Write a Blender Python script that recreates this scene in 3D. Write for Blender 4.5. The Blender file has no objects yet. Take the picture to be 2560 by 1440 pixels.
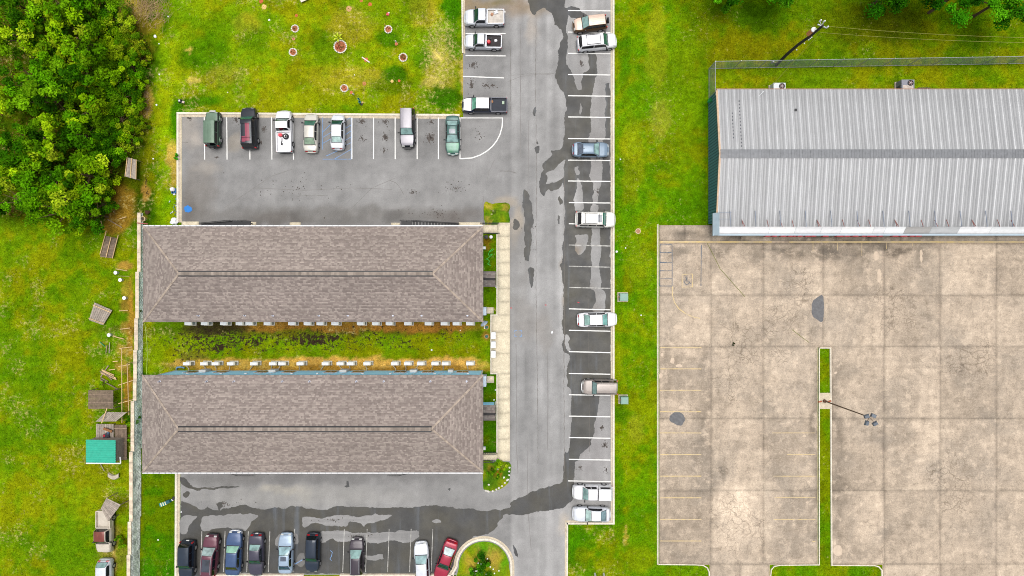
import bpy, bmesh, math, random
import numpy as np
from mathutils import Vector, Matrix
from mathutils.geometry import tessellate_polygon
random.seed(7)
rng = np.random.default_rng(7)

# ------------------------------------------------------------------ camera, sky, sun, exposure
scn = bpy.context.scene
S, H = 0.05, 68.5                       # metres per photo pixel on the ground, height of the drone
cam_d = bpy.data.cameras.new('camera'); cam = bpy.data.objects.new('camera', cam_d)
scn.collection.objects.link(cam); scn.camera = cam
cam.location = (0, 0, H); cam.rotation_euler = (0, 0, 0)
cam_d.sensor_fit = 'HORIZONTAL'; cam_d.sensor_width = 36; cam_d.lens = 36 * (H / S) / 2560
cam_d.clip_end = 2000; cam_d.clip_start = 0.5

SUN_EL, SUN_AZ = 84, 10               # degrees; azimuth clockwise from north
world = bpy.data.worlds.new('World'); scn.world = world; world.use_nodes = True
wn = world.node_tree.nodes; wl = world.node_tree.links
bg = wn['Background']
sky = wn.new('ShaderNodeTexSky'); sky.sky_type = 'NISHITA'; sky.sun_disc = False
sky.sun_elevation = math.radians(SUN_EL); sky.sun_rotation = math.radians(SUN_AZ)
sky.dust_density = 4.0; sky.air_density = 1.0; sky.ozone_density = 1.0
hs = wn.new('ShaderNodeHueSaturation'); hs.inputs['Saturation'].default_value = 0.22
wl.new(sky.outputs[0], hs.inputs['Color']); wl.new(hs.outputs[0], bg.inputs['Color'])
bg.inputs['Strength'].default_value = 0.105
sun_d = bpy.data.lights.new('sun', 'SUN'); sun_d.energy = 1.45; sun_d.angle = math.radians(46); sun_d.color = (1, .96, .9)
sun = bpy.data.objects.new('sun', sun_d); scn.collection.objects.link(sun)
sd = Vector((math.sin(math.radians(SUN_AZ)) * math.cos(math.radians(SUN_EL)),
             math.cos(math.radians(SUN_AZ)) * math.cos(math.radians(SUN_EL)), math.sin(math.radians(SUN_EL))))
sun.rotation_euler = sd.to_track_quat('Z', 'Y').to_euler(); sun.location = sd * 90
vs = scn.view_settings; vs.view_transform = 'Standard'; vs.look = 'None'; vs.gamma = 1.0; vs.use_curve_mapping = False
vs.exposure = 1.0
scn.cycles.use_denoising = True; scn.cycles.denoising_prefilter = 'NONE'; scn.cycles.filter_width = 1.0
K = 1.7                                # how bright albedo 1 shows in the photograph (linear)

# ------------------------------------------------------------------ helpers
COL = scn.collection
def G(px, py, h=0.0):
    "world point at height h that is seen at photo pixel (px, py)"
    k = S * (1 - h / H)
    return Vector(((px - 1280) * k, (720 - py) * k, h))
def s2l(c):
    c = c / 255.0
    return c / 12.92 if c <= 0.04045 else ((c + 0.055) / 1.055) ** 2.4
def C(r, g, b):
    "albedo of a surface that shows as this sRGB colour"
    return (min(.85, s2l(r) / K), min(.85, s2l(g) / K), min(.85, s2l(b) / K))

class MB:
    def __init__(s): s.v = []; s.f = []
    def add(s, vs, fs):
        o = len(s.v); s.v += [tuple(p) for p in vs]; s.f += [tuple(i + o for i in f) for f in fs]; return s
    def box(s, x0, x1, y0, y1, z0, z1, top=1.0):
        cx, cy = (x0 + x1) / 2, (y0 + y1) / 2; a, b = (x1 - x0) / 2, (y1 - y0) / 2
        vs = [(cx + sx * a, cy + sy * b, z0) for sx, sy in ((-1, -1), (1, -1), (1, 1), (-1, 1))]
        vs += [(cx + sx * a * top, cy + sy * b * top, z1) for sx, sy in ((-1, -1), (1, -1), (1, 1), (-1, 1))]
        return s.add(vs, [(3, 2, 1, 0), (4, 5, 6, 7), (0, 1, 5, 4), (1, 2, 6, 5), (2, 3, 7, 6), (3, 0, 4, 7)])
    def tube(s, p0, p1, r0, r1=None, n=8, cap=True):
        r1 = r0 if r1 is None else r1
        p0, p1 = Vector(p0), Vector(p1); d = (p1 - p0)
        if d.length < 1e-6: return s
        d.normalize(); a = d.orthogonal().normalized(); b = d.cross(a)
        vs = []
        for p, r in ((p0, r0), (p1, r1)):
            for i in range(n):
                t = 2 * math.pi * i / n; vs.append(p + a * math.cos(t) * r + b * math.sin(t) * r)
        fs = [(i, (i + 1) % n, n + (i + 1) % n, n + i) for i in range(n)]
        if cap: fs += [tuple(range(n - 1, -1, -1)), tuple(range(n, 2 * n))]
        return s.add(vs, fs)
    def path(s, pts, r, n=6, r1=None):
        for i in range(len(pts) - 1):
            a = r if r1 is None else r + (r1 - r) * i / (len(pts) - 1)
            b = r if r1 is None else r + (r1 - r) * (i + 1) / (len(pts) - 1)
            s.tube(pts[i], pts[i + 1], a, b, n)
        return s
    def bar(s, p0, p1, w, t, up=(0, 0, 1)):
        p0, p1 = Vector(p0), Vector(p1); d = (p1 - p0).normalized(); up = Vector(up)
        sd_ = d.cross(up)
        if sd_.length < 1e-4: sd_ = d.orthogonal()
        sd_.normalize(); u = sd_.cross(d)
        vs = []
        for p in (p0, p1):
            for a, b in ((-1, -1), (1, -1), (1, 1), (-1, 1)): vs.append(p + sd_ * a * w / 2 + u * b * t / 2)
        return s.add(vs, [(3, 2, 1, 0), (4, 5, 6, 7), (0, 1, 5, 4), (1, 2, 6, 5), (2, 3, 7, 6), (3, 0, 4, 7)])
    def lathe(s, c, prof, n=16):
        "profile of (radius, z) about a vertical axis"
        c = Vector(c); vs = []
        for r, z in prof:
            for i in range(n):
                t = 2 * math.pi * i / n; vs.append(c + Vector((r * math.cos(t), r * math.sin(t), z)))
        fs = []
        for k in range(len(prof) - 1):
            for i in range(n): fs.append((k * n + i, k * n + (i + 1) % n, (k + 1) * n + (i + 1) % n, (k + 1) * n + i))
        fs.append(tuple(range(n - 1, -1, -1))); fs.append(tuple((len(prof) - 1) * n + i for i in range(n)))
        return s.add(vs, fs)
    def prism(s, pts, z0, z1):
        n = len(pts); vs = [(p[0], p[1], z0) for p in pts] + [(p[0], p[1], z1) for p in pts]
        tri = tessellate_polygon([[Vector((p[0], p[1], 0)) for p in pts]])
        area = sum(pts[i][0] * pts[(i + 1) % n][1] - pts[(i + 1) % n][0] * pts[i][1] for i in range(n))
        fs = []
        for t in tri:
            a = (pts[t[1]][0] - pts[t[0]][0]) * (pts[t[2]][1] - pts[t[0]][1]) - (pts[t[2]][0] - pts[t[0]][0]) * (pts[t[1]][1] - pts[t[0]][1])
            if a < 0: t = (t[0], t[2], t[1])
            fs.append(tuple(i + n for i in t)); fs.append((t[2], t[1], t[0]))
        for i in range(n):
            j = (i + 1) % n
            fs.append((i, j, j + n, i + n) if area > 0 else (j, i, i + n, j + n))
        return s.add(vs, fs)
    def sheet(s, pts, z):
        n = len(pts); fs = []
        for t in tessellate_polygon([[Vector((p[0], p[1], 0)) for p in pts]]):
            a = (pts[t[1]][0] - pts[t[0]][0]) * (pts[t[2]][1] - pts[t[0]][1]) - (pts[t[2]][0] - pts[t[0]][0]) * (pts[t[1]][1] - pts[t[0]][1])
            fs.append(t if a > 0 else (t[0], t[2], t[1]))
        return s.add([(p[0], p[1], z) for p in pts], fs)
    def grid(s, rows):
        "rows: list of equally long lists of points"
        n = len(rows[0]); vs = [p for r in rows for p in r]; fs = []
        for i in range(len(rows) - 1):
            for j in range(n - 1): fs.append((i * n + j, i * n + j + 1, (i + 1) * n + j + 1, (i + 1) * n + j))
        return s.add(vs, fs)
    def mesh(s, name, smooth=False, angle=38):
        m = bpy.data.meshes.new(name); m.from_pydata(s.v, [], s.f); m.update()
        if smooth:
            m.shade_smooth(); m.set_sharp_from_angle(angle=math.radians(angle))
        return m
    def build(s, name, mat, parent=None, smooth=False, angle=38, fix=False):
        m = s.mesh(name, smooth, angle)
        if fix:
            b = bmesh.new(); b.from_mesh(m); bmesh.ops.recalc_face_normals(b, faces=b.faces); b.to_mesh(m); b.free()
            if smooth: m.shade_smooth(); m.set_sharp_from_angle(angle=math.radians(angle))
        return link(name, m, mat, parent)
def link(name, m, mat, parent=None):
    o = bpy.data.objects.new(name, m)
    if mat is not None and not m.materials: m.materials.append(mat)
    COL.objects.link(o)
    if parent is not None: o.parent = parent
    return o
def tag(o, label, cat, group=None):
    o['label'] = label; o['category'] = cat
    if group: o['group'] = group
    return o
def struct(o, label=None):
    o['kind'] = 'structure'
    if label: o['label'] = label
    return o
def stuff(o, label=None):
    o['kind'] = 'stuff'
    if label: o['label'] = label
    return o
def empty(name, loc, rz, label, cat, group=None):
    o = bpy.data.objects.new(name, None); o.empty_display_size = .3; o.location = loc; o.rotation_euler = (0, 0, rz)
    COL.objects.link(o); return tag(o, label, cat, group)
def ordinal(n):
    return ['first', 'second', 'third', 'fourth', 'fifth', 'sixth', 'seventh', 'eighth', 'ninth', 'tenth', 'eleventh', 'twelfth',
            'thirteenth', 'fourteenth', 'fifteenth', 'sixteenth', 'seventeenth', 'eighteenth', 'nineteenth', 'twentieth'][n - 1]
def np_mesh(name, V, F, cols=None):
    "numpy mesh; F is (m,k); cols one rgb per vertex"
    m = bpy.data.meshes.new(name); V = np.asarray(V, np.float32); F = np.asarray(F, np.int32); k = F.shape[1]
    m.vertices.add(len(V)); m.vertices.foreach_set('co', V.ravel())
    m.loops.add(F.size); m.loops.foreach_set('vertex_index', F.ravel())
    m.polygons.add(len(F)); m.polygons.foreach_set('loop_start', np.arange(0, F.size, k, dtype=np.int32))
    m.polygons.foreach_set('loop_total', np.full(len(F), k, np.int32))
    m.update(calc_edges=True); m.validate()
    if cols is not None:
        a = m.color_attributes.new('Col', 'FLOAT_COLOR', 'POINT')
        a.data.foreach_set('color', np.concatenate([np.asarray(cols, np.float32), np.ones((len(V), 1), np.float32)], 1).ravel())
    return m

# ------------------------------------------------------------------ materials
def nodes(name):
    m = bpy.data.materials.new(name); m.use_nodes = True; nt = m.node_tree
    return m, nt, nt.nodes['Principled BSDF']
def N(nt, typ, **kw):
    n = nt.nodes.new(typ)
    for k, v in kw.items():
        if k in n.inputs: n.inputs[k].default_value = v
        else: setattr(n, k, v)
    return n
def noise_fac(nt, scale, detail=4, stretch=None, lo=0., hi=1., distort=0., rough=.55):
    geo = nt.nodes.new('ShaderNodeNewGeometry'); vec = geo.outputs['Position']
    if stretch:
        mp = nt.nodes.new('ShaderNodeMapping'); mp.inputs['Scale'].default_value = stretch; nt.links.new(vec, mp.inputs['Vector']); vec = mp.outputs[0]
    n = N(nt, 'ShaderNodeTexNoise', Scale=scale, Detail=detail, Distortion=distort, Roughness=rough); nt.links.new(vec, n.inputs['Vector'])
    r = N(nt, 'ShaderNodeMapRange', clamp=True); r.inputs['From Min'].default_value = .3; r.inputs['From Max'].default_value = .7
    r.inputs['To Min'].default_value = lo; r.inputs['To Max'].default_value = hi; nt.links.new(n.outputs['Fac'], r.inputs['Value'])
    return r.outputs[0]
def mul(nt, col, fac):
    x = N(nt, 'ShaderNodeMix', data_type='RGBA', blend_type='MULTIPLY'); x.inputs['Factor'].default_value = 1
    nt.links.new(col, x.inputs['A']); nt.links.new(fac, x.inputs['B']); return x.outputs['Result']
def mix(nt, a, b, fac):
    x = N(nt, 'ShaderNodeMix', data_type='RGBA')
    for sock, v in (('A', a), ('B', b)):
        if isinstance(v, tuple): x.inputs[sock].default_value = (*v[:3], 1)
        else: nt.links.new(v, x.inputs[sock])
    if isinstance(fac, float): x.inputs['Factor'].default_value = fac
    else: nt.links.new(fac, x.inputs['Factor'])
    return x.outputs['Result']
def bump(nt, b, fac, strength=.3, dist=.02):
    n = N(nt, 'ShaderNodeBump', Strength=strength, Distance=dist); nt.links.new(fac, n.inputs['Height']); nt.links.new(n.outputs[0], b.inputs['Normal'])
_M = {}
def M(name, rgb, rough=.7, metal=0., var=.12, scale=2.5, spec=.35, coat=0., tint=0., bmp=0.):
    if name in _M: return _M[name]
    m, nt, b = nodes(name)
    rgbn = N(nt, 'ShaderNodeRGB'); rgbn.outputs[0].default_value = (*rgb, 1)
    c = mul(nt, rgbn.outputs[0], noise_fac(nt, scale, 5, lo=1 - var, hi=1 + var))
    if tint:
        oi = nt.nodes.new('ShaderNodeObjectInfo'); r = N(nt, 'ShaderNodeMapRange'); r.inputs['To Min'].default_value = 1 - tint; r.inputs['To Max'].default_value = 1 + tint
        nt.links.new(oi.outputs['Random'], r.inputs['Value']); c = mul(nt, c, r.outputs[0])
    nt.links.new(c, b.inputs['Base Color'])
    b.inputs['Roughness'].default_value = rough; b.inputs['Metallic'].default_value = metal
    b.inputs['Specular IOR Level'].default_value = spec; b.inputs['Coat Weight'].default_value = coat; b.inputs['Coat Roughness'].default_value = .08
    if bmp: bump(nt, b, noise_fac(nt, scale * 6, 4), bmp)
    _M[name] = m; return m
def attr_mat(name, rough=.9, fine=((7, .25), (25, .2)), spec=.2, bmp=.4, transl=0.):
    m, nt, b = nodes(name)
    a = N(nt, 'ShaderNodeVertexColor', layer_name='Col'); c = a.outputs['Color']
    for sc, am in fine: c = mul(nt, c, noise_fac(nt, sc, 3, lo=1 - am, hi=1 + am))
    nt.links.new(c, b.inputs['Base Color']); b.inputs['Roughness'].default_value = rough; b.inputs['Specular IOR Level'].default_value = spec
    if bmp: bump(nt, b, noise_fac(nt, 12, 5), bmp, .05)
    if transl:
        t = N(nt, 'ShaderNodeBsdfTranslucent'); nt.links.new(c, t.inputs['Color'])
        ms = N(nt, 'ShaderNodeMixShader'); ms.inputs[0].default_value = transl
        out = nt.nodes['Material Output']; nt.links.new(b.outputs[0], ms.inputs[1]); nt.links.new(t.outputs[0], ms.inputs[2]); nt.links.new(ms.outputs[0], out.inputs['Surface'])
    return m

def ground_mat():
    m, nt, b = nodes('lawn_ground')
    a = N(nt, 'ShaderNodeVertexColor', layer_name='Col'); c = a.outputs['Color']
    k = N(nt, 'ShaderNodeVertexColor', layer_name='Mask'); sep = nt.nodes.new('ShaderNodeSeparateColor'); nt.links.new(k.outputs['Color'], sep.inputs[0])
    # straw showing through the grass
    f1 = noise_fac(nt, 2.4, 8, lo=-.6, hi=1.1, rough=.72)
    ad = N(nt, 'ShaderNodeMath', operation='ADD'); nt.links.new(f1, ad.inputs[0]); nt.links.new(sep.outputs[0], ad.inputs[1])
    r = N(nt, 'ShaderNodeMapRange', clamp=True); r.inputs['From Min'].default_value = .78; r.inputs['From Max'].default_value = 1.6; nt.links.new(ad.outputs[0], r.inputs['Value'])
    c = mix(nt, c, C(208, 190, 120), r.outputs[0])
    # bare dark mud specks
    f2 = noise_fac(nt, 2.0, 8, lo=-.3, hi=1.15, rough=.8)
    ad2 = N(nt, 'ShaderNodeMath', operation='ADD'); nt.links.new(f2, ad2.inputs[0]); nt.links.new(sep.outputs[1], ad2.inputs[1])
    r2 = N(nt, 'ShaderNodeMapRange', clamp=True); r2.inputs['From Min'].default_value = .92; r2.inputs['From Max'].default_value = 1.1; nt.links.new(ad2.outputs[0], r2.inputs['Value'])
    c = mix(nt, c, C(62, 50, 36), r2.outputs[0])
    c = mul(nt, c, noise_fac(nt, 1.3, 7, lo=.62, hi=1.38, rough=.72)); c = mul(nt, c, noise_fac(nt, 4.2, 5, lo=.68, hi=1.32, rough=.75)); c = mul(nt, c, noise_fac(nt, 11, 3, lo=.7, hi=1.3))
    nt.links.new(c, b.inputs['Base Color']); b.inputs['Roughness'].default_value = 1; b.inputs['Specular IOR Level'].default_value = 0
    bump(nt, b, noise_fac(nt, 6, 6), .8, .1); return m

def asphalt_mat(name, wet=False):
    m, nt, b = nodes(name)
    a = N(nt, 'ShaderNodeVertexColor', layer_name='Col'); c = a.outputs['Color']
    if wet:
        rgbn = N(nt, 'ShaderNodeRGB'); rgbn.outputs[0].default_value = (*C(80, 80, 80), 1); c = rgbn.outputs[0]
        c = mix(nt, c, C(92, 88, 76), noise_fac(nt, .22, 4, lo=-.2, hi=.7)); c = mix(nt, c, C(108, 114, 122), noise_fac(nt, .5, 6, stretch=(1.6, .12, 1), lo=-.9, hi=.55)); c = mul(nt, c, noise_fac(nt, .5, 5, lo=.82, hi=1.15))  # blue-grey streaks: sky sheen painted into the wet colour
    c = mul(nt, c, noise_fac(nt, 1.1, 6, lo=.93, hi=1.07)); c = mul(nt, c, noise_fac(nt, 9, 5, lo=.86, hi=1.14, rough=.75)); c = mul(nt, c, noise_fac(nt, 40, 2, lo=.8, hi=1.2))
    if not wet: c = mul(nt, c, noise_fac(nt, 1.0, 4, stretch=(.9, .05, 1), lo=.95, hi=1.05))
    nt.links.new(c, b.inputs['Base Color'])
    b.inputs['Roughness'].default_value = .42 if wet else .88; b.inputs['Specular IOR Level'].default_value = 0.16 if wet else .2
    if wet:
        rr = noise_fac(nt, .8, 4, lo=.35, hi=.6); nt.links.new(rr, b.inputs['Roughness'])
    bump(nt, b, noise_fac(nt, 60, 2), .12 if wet else .35, .01); return m

def concrete_mat(name, rgb, crack=True, big=.28, tint=.07, dirt=1.0):
    m, nt, b = nodes(name)
    rgbn = N(nt, 'ShaderNodeRGB'); rgbn.outputs[0].default_value = (*rgb, 1); c = rgbn.outputs[0]
    if crack:
        a = N(nt, 'ShaderNodeVertexColor', layer_name='Col'); c = mul(nt, c, a.outputs['Color'])
    c = mul(nt, c, noise_fac(nt, .22, 7, lo=1 - big, hi=1 + big * .55, distort=.6, rough=.62))
    if crack: c = mul(nt, c, noise_fac(nt, .9, 8, stretch=(1, .35, 1), lo=.80, hi=1.15, rough=.72)); c = mul(nt, c, noise_fac(nt, .9, 8, stretch=(.25, 1.6, 1), lo=.84, hi=1.12, rough=.75))
    # grey-brown grime in blotches
    c = mix(nt, c, C(142, 134, 124), noise_fac(nt, .16, 6, lo=-.3, hi=.5 * dirt, rough=.6, distort=.5)); c = mix(nt, c, tuple(x * .62 for x in C(150, 134, 116)), noise_fac(nt, 1.3, 9, lo=-.7, hi=.75 * dirt, rough=.8, distort=.3))
    c = mix(nt, c, tuple(min(.8, x * 1.35) for x in rgb), noise_fac(nt, .8, 8, lo=-.7, hi=.6, rough=.7))
    c = mul(nt, c, noise_fac(nt, 2.6, 7, lo=.82, hi=1.18, rough=.75)); c = mul(nt, c, noise_fac(nt, 9, 4, lo=.82, hi=1.18))
    if tint:
        oi = nt.nodes.new('ShaderNodeObjectInfo'); r = N(nt, 'ShaderNodeMapRange'); r.inputs['To Min'].default_value = 1 - tint; r.inputs['To Max'].default_value = 1 + tint
        nt.links.new(oi.outputs['Random'], r.inputs['Value']); c = mul(nt, c, r.outputs[0])
    if crack:
        geo = nt.nodes.new('ShaderNodeNewGeometry')
        wn_ = N(nt, 'ShaderNodeTexNoise', Scale=.9, Detail=4); nt.links.new(geo.outputs['Position'], wn_.inputs['Vector'])
        vm = N(nt, 'ShaderNodeVectorMath', operation='MULTIPLY_ADD'); nt.links.new(wn_.outputs['Color'], vm.inputs[0]); vm.inputs[1].default_value = (1.4, 1.4, 0); nt.links.new(geo.outputs['Position'], vm.inputs[2])
        for sc, wid, mlo, mhi, msc, dark in ((1.3, .055, -1.1, .15, .5, .55), (.17, .008, -.7, .8, .25, .5)):
            v = N(nt, 'ShaderNodeTexVoronoi', Scale=sc, feature='DISTANCE_TO_EDGE'); nt.links.new(vm.outputs[0], v.inputs['Vector'])
            r = N(nt, 'ShaderNodeMapRange', clamp=True); r.inputs['From Max'].default_value = wid; r.inputs['To Min'].default_value = 1; r.inputs['To Max'].default_value = 0
            nt.links.new(v.outputs['Distance'], r.inputs['Value'])
            ca = N(nt, 'ShaderNodeVertexColor', layer_name='Mask'); sp_ = nt.nodes.new('ShaderNodeSeparateColor'); nt.links.new(ca.outputs['Color'], sp_.inputs[0])
            mk = N(nt, 'ShaderNodeMath', operation='ADD'); nt.links.new(sp_.outputs[0], mk.inputs[0]); nt.links.new(noise_fac(nt, msc, 4, lo=mlo, hi=mhi), mk.inputs[1]); cl = N(nt, 'ShaderNodeClamp'); nt.links.new(mk.outputs[0], cl.inputs[0])
            mm = N(nt, 'ShaderNodeMath', operation='MULTIPLY'); nt.links.new(r.outputs[0], mm.inputs[0]); nt.links.new(cl.outputs[0], mm.inputs[1])
            m2 = N(nt, 'ShaderNodeMath', operation='MULTIPLY'); nt.links.new(mm.outputs[0], m2.inputs[0]); m2.inputs[1].default_value = dark
            c = mix(nt, c, C(82, 68, 54), m2.outputs[0])
    nt.links.new(c, b.inputs['Base Color']); b.inputs['Roughness'].default_value = .9; b.inputs['Specular IOR Level'].default_value = .2
    bump(nt, b, noise_fac(nt, 15, 5), .3, .02); return m

def paint_line_mat(name, rgb, under=(150, 148, 146), wear=.35):
    m, nt, b = nodes(name)
    c = mix(nt, tuple(rgb), C(*under), noise_fac(nt, 1.3, 8, lo=-1 + wear, hi=wear * 2.0, rough=.75))
    c = mul(nt, c, noise_fac(nt, 12, 3, lo=.9, hi=1.1))
    nt.links.new(c, b.inputs['Base Color']); b.inputs['Roughness'].default_value = .8; return m

MAT_ASPH = asphalt_mat('asphalt'); MAT_WET = asphalt_mat('wet_asphalt', True)
MAT_LOT = concrete_mat('weathered_concrete', C(205, 187, 166), True, .18, .10)
MAT_WALK = concrete_mat('pale_concrete', C(230, 217, 190), False, .08, .03, .2)
MAT_KERB = concrete_mat('kerb_concrete', C(236, 226, 208), False, .12, 0, .35)
MAT_GUTTER = concrete_mat('gutter_concrete', C(212, 198, 174), False, .15, 0, .5)
MAT_LINE = paint_line_mat('white_road_paint', C(248, 247, 244), wear=.22)
MAT_OLDLINE = paint_line_mat('worn_white_paint', C(205, 203, 198), (105, 103, 100), wear=.55)
MAT_YELLOW = paint_line_mat('worn_yellow_paint', C(228, 200, 138), (200, 182, 156), wear=.62)
MAT_BLUEL = paint_line_mat('faded_blue_paint', C(120, 165, 220), (150, 148, 150), wear=.45)
MAT_DBLUE = paint_line_mat('dark_blue_paint', C(66, 92, 116), (165, 150, 134), wear=.5)
MAT_OIL = M('oil_stain', C(70, 60, 54), .55, var=.3, scale=5)
MAT_WHITE = M('white_metal', C(246, 246, 246), .5, var=.05)
MAT_BLACK = M('black_metal', C(38, 38, 42), .5)
MAT_RUBBER = M('black_rubber', C(40, 40, 42), .8)
MAT_WOOD = M('weathered_wood', C(150, 132, 112), .9, var=.3, scale=4, tint=.25)
MAT_PALEWOOD = M('pale_lumber', C(214, 182, 134), .85, var=.2, scale=4, tint=.15)
MAT_STEEL = M('galvanised_steel', C(196, 200, 204), .45, .5, var=.12, scale=2)
MAT_BLUEWALL = M('blue_siding', (.33, .64, .83), .75, var=.06)
MAT_JUNK = M('joint_dirt', C(200, 180, 156), .95, var=.3)

# ------------------------------------------------------------------ numpy noise for regional colour
def vnoise(x, y, seed=0):
    xi = np.floor(x); yi = np.floor(y); fx = x - xi; fy = y - yi
    def h(a, b):
        v = np.sin(a * 127.1 + b * 311.7 + seed * 74.7) * 43758.5453; return v - np.floor(v)
    fx = fx * fx * (3 - 2 * fx); fy = fy * fy * (3 - 2 * fy)
    return (h(xi, yi) * (1 - fx) + h(xi + 1, yi) * fx) * (1 - fy) + (h(xi, yi + 1) * (1 - fx) + h(xi + 1, yi + 1) * fx) * fy
def fbm(x, y, scale, seed=0, o=4):
    t = 0; a = .5; n = 0
    for i in range(o):
        t = t + a * vnoise(x / scale * 2 ** i, y / scale * 2 ** i, seed + i); n += a; a *= .55
    return t / n
def sstep(a, b, x):
    t = np.clip((x - a) / (b - a), 0, 1); return t * t * (3 - 2 * t)
def lin(rgb):
    return np.array([s2l(v) for v in rgb]) / K

# ------------------------------------------------------------------ ground
DARK, MID, YEL, OLV = lin((46, 98, 4)), lin((92, 136, 6)), lin((144, 154, 12)), lin((112, 124, 10))
ZONES = [  # x0,y0,x1,y1, soft, colour, strength  (kind of turf or bare soil in each plot)
    (420, -60, 1158, 285, 30, (142, 154, 20), .85), (395, 90, 450, 560, 14, (148, 172, 14), .75), (370, 230, 445, 360, 18, (150, 172, 14), .55),
    (1535, -60, 1780, 1500, 6, (108, 152, 10), .7), (1700, -60, 2700, 165, 40, (108, 124, 12), .75), (1780, 165, 2700, 240, 6, (132, 142, 16), .7),
    (355, 1180, 442, 1500, 4, (58, 134, 8), .8), (1415, 1308, 1650, 1500, 5, (104, 152, 12), .5), (1640, 1412, 2600, 1500, 4, (104, 150, 10), .7),
    (360, 806, 1228, 930, 8, (130, 144, 14), .85), (1208, 585, 1244, 790, 3, (88, 132, 12), .7), (1208, 935, 1244, 1132, 3, (62, 122, 8), .8),
    (-60, 540, 345, 1500, 20, (124, 148, 20), .6), (-60, -60, 380, 560, 40, (66, 78, 22), .85), (2044, 868, 2080, 1415, 2, (104, 138, 8), .85),
    (378, 1175, 450, 1190, 4, (58, 134, 8), .5), (-60, 1180, 330, 1300, 14, (140, 156, 18), .5),
]
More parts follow.
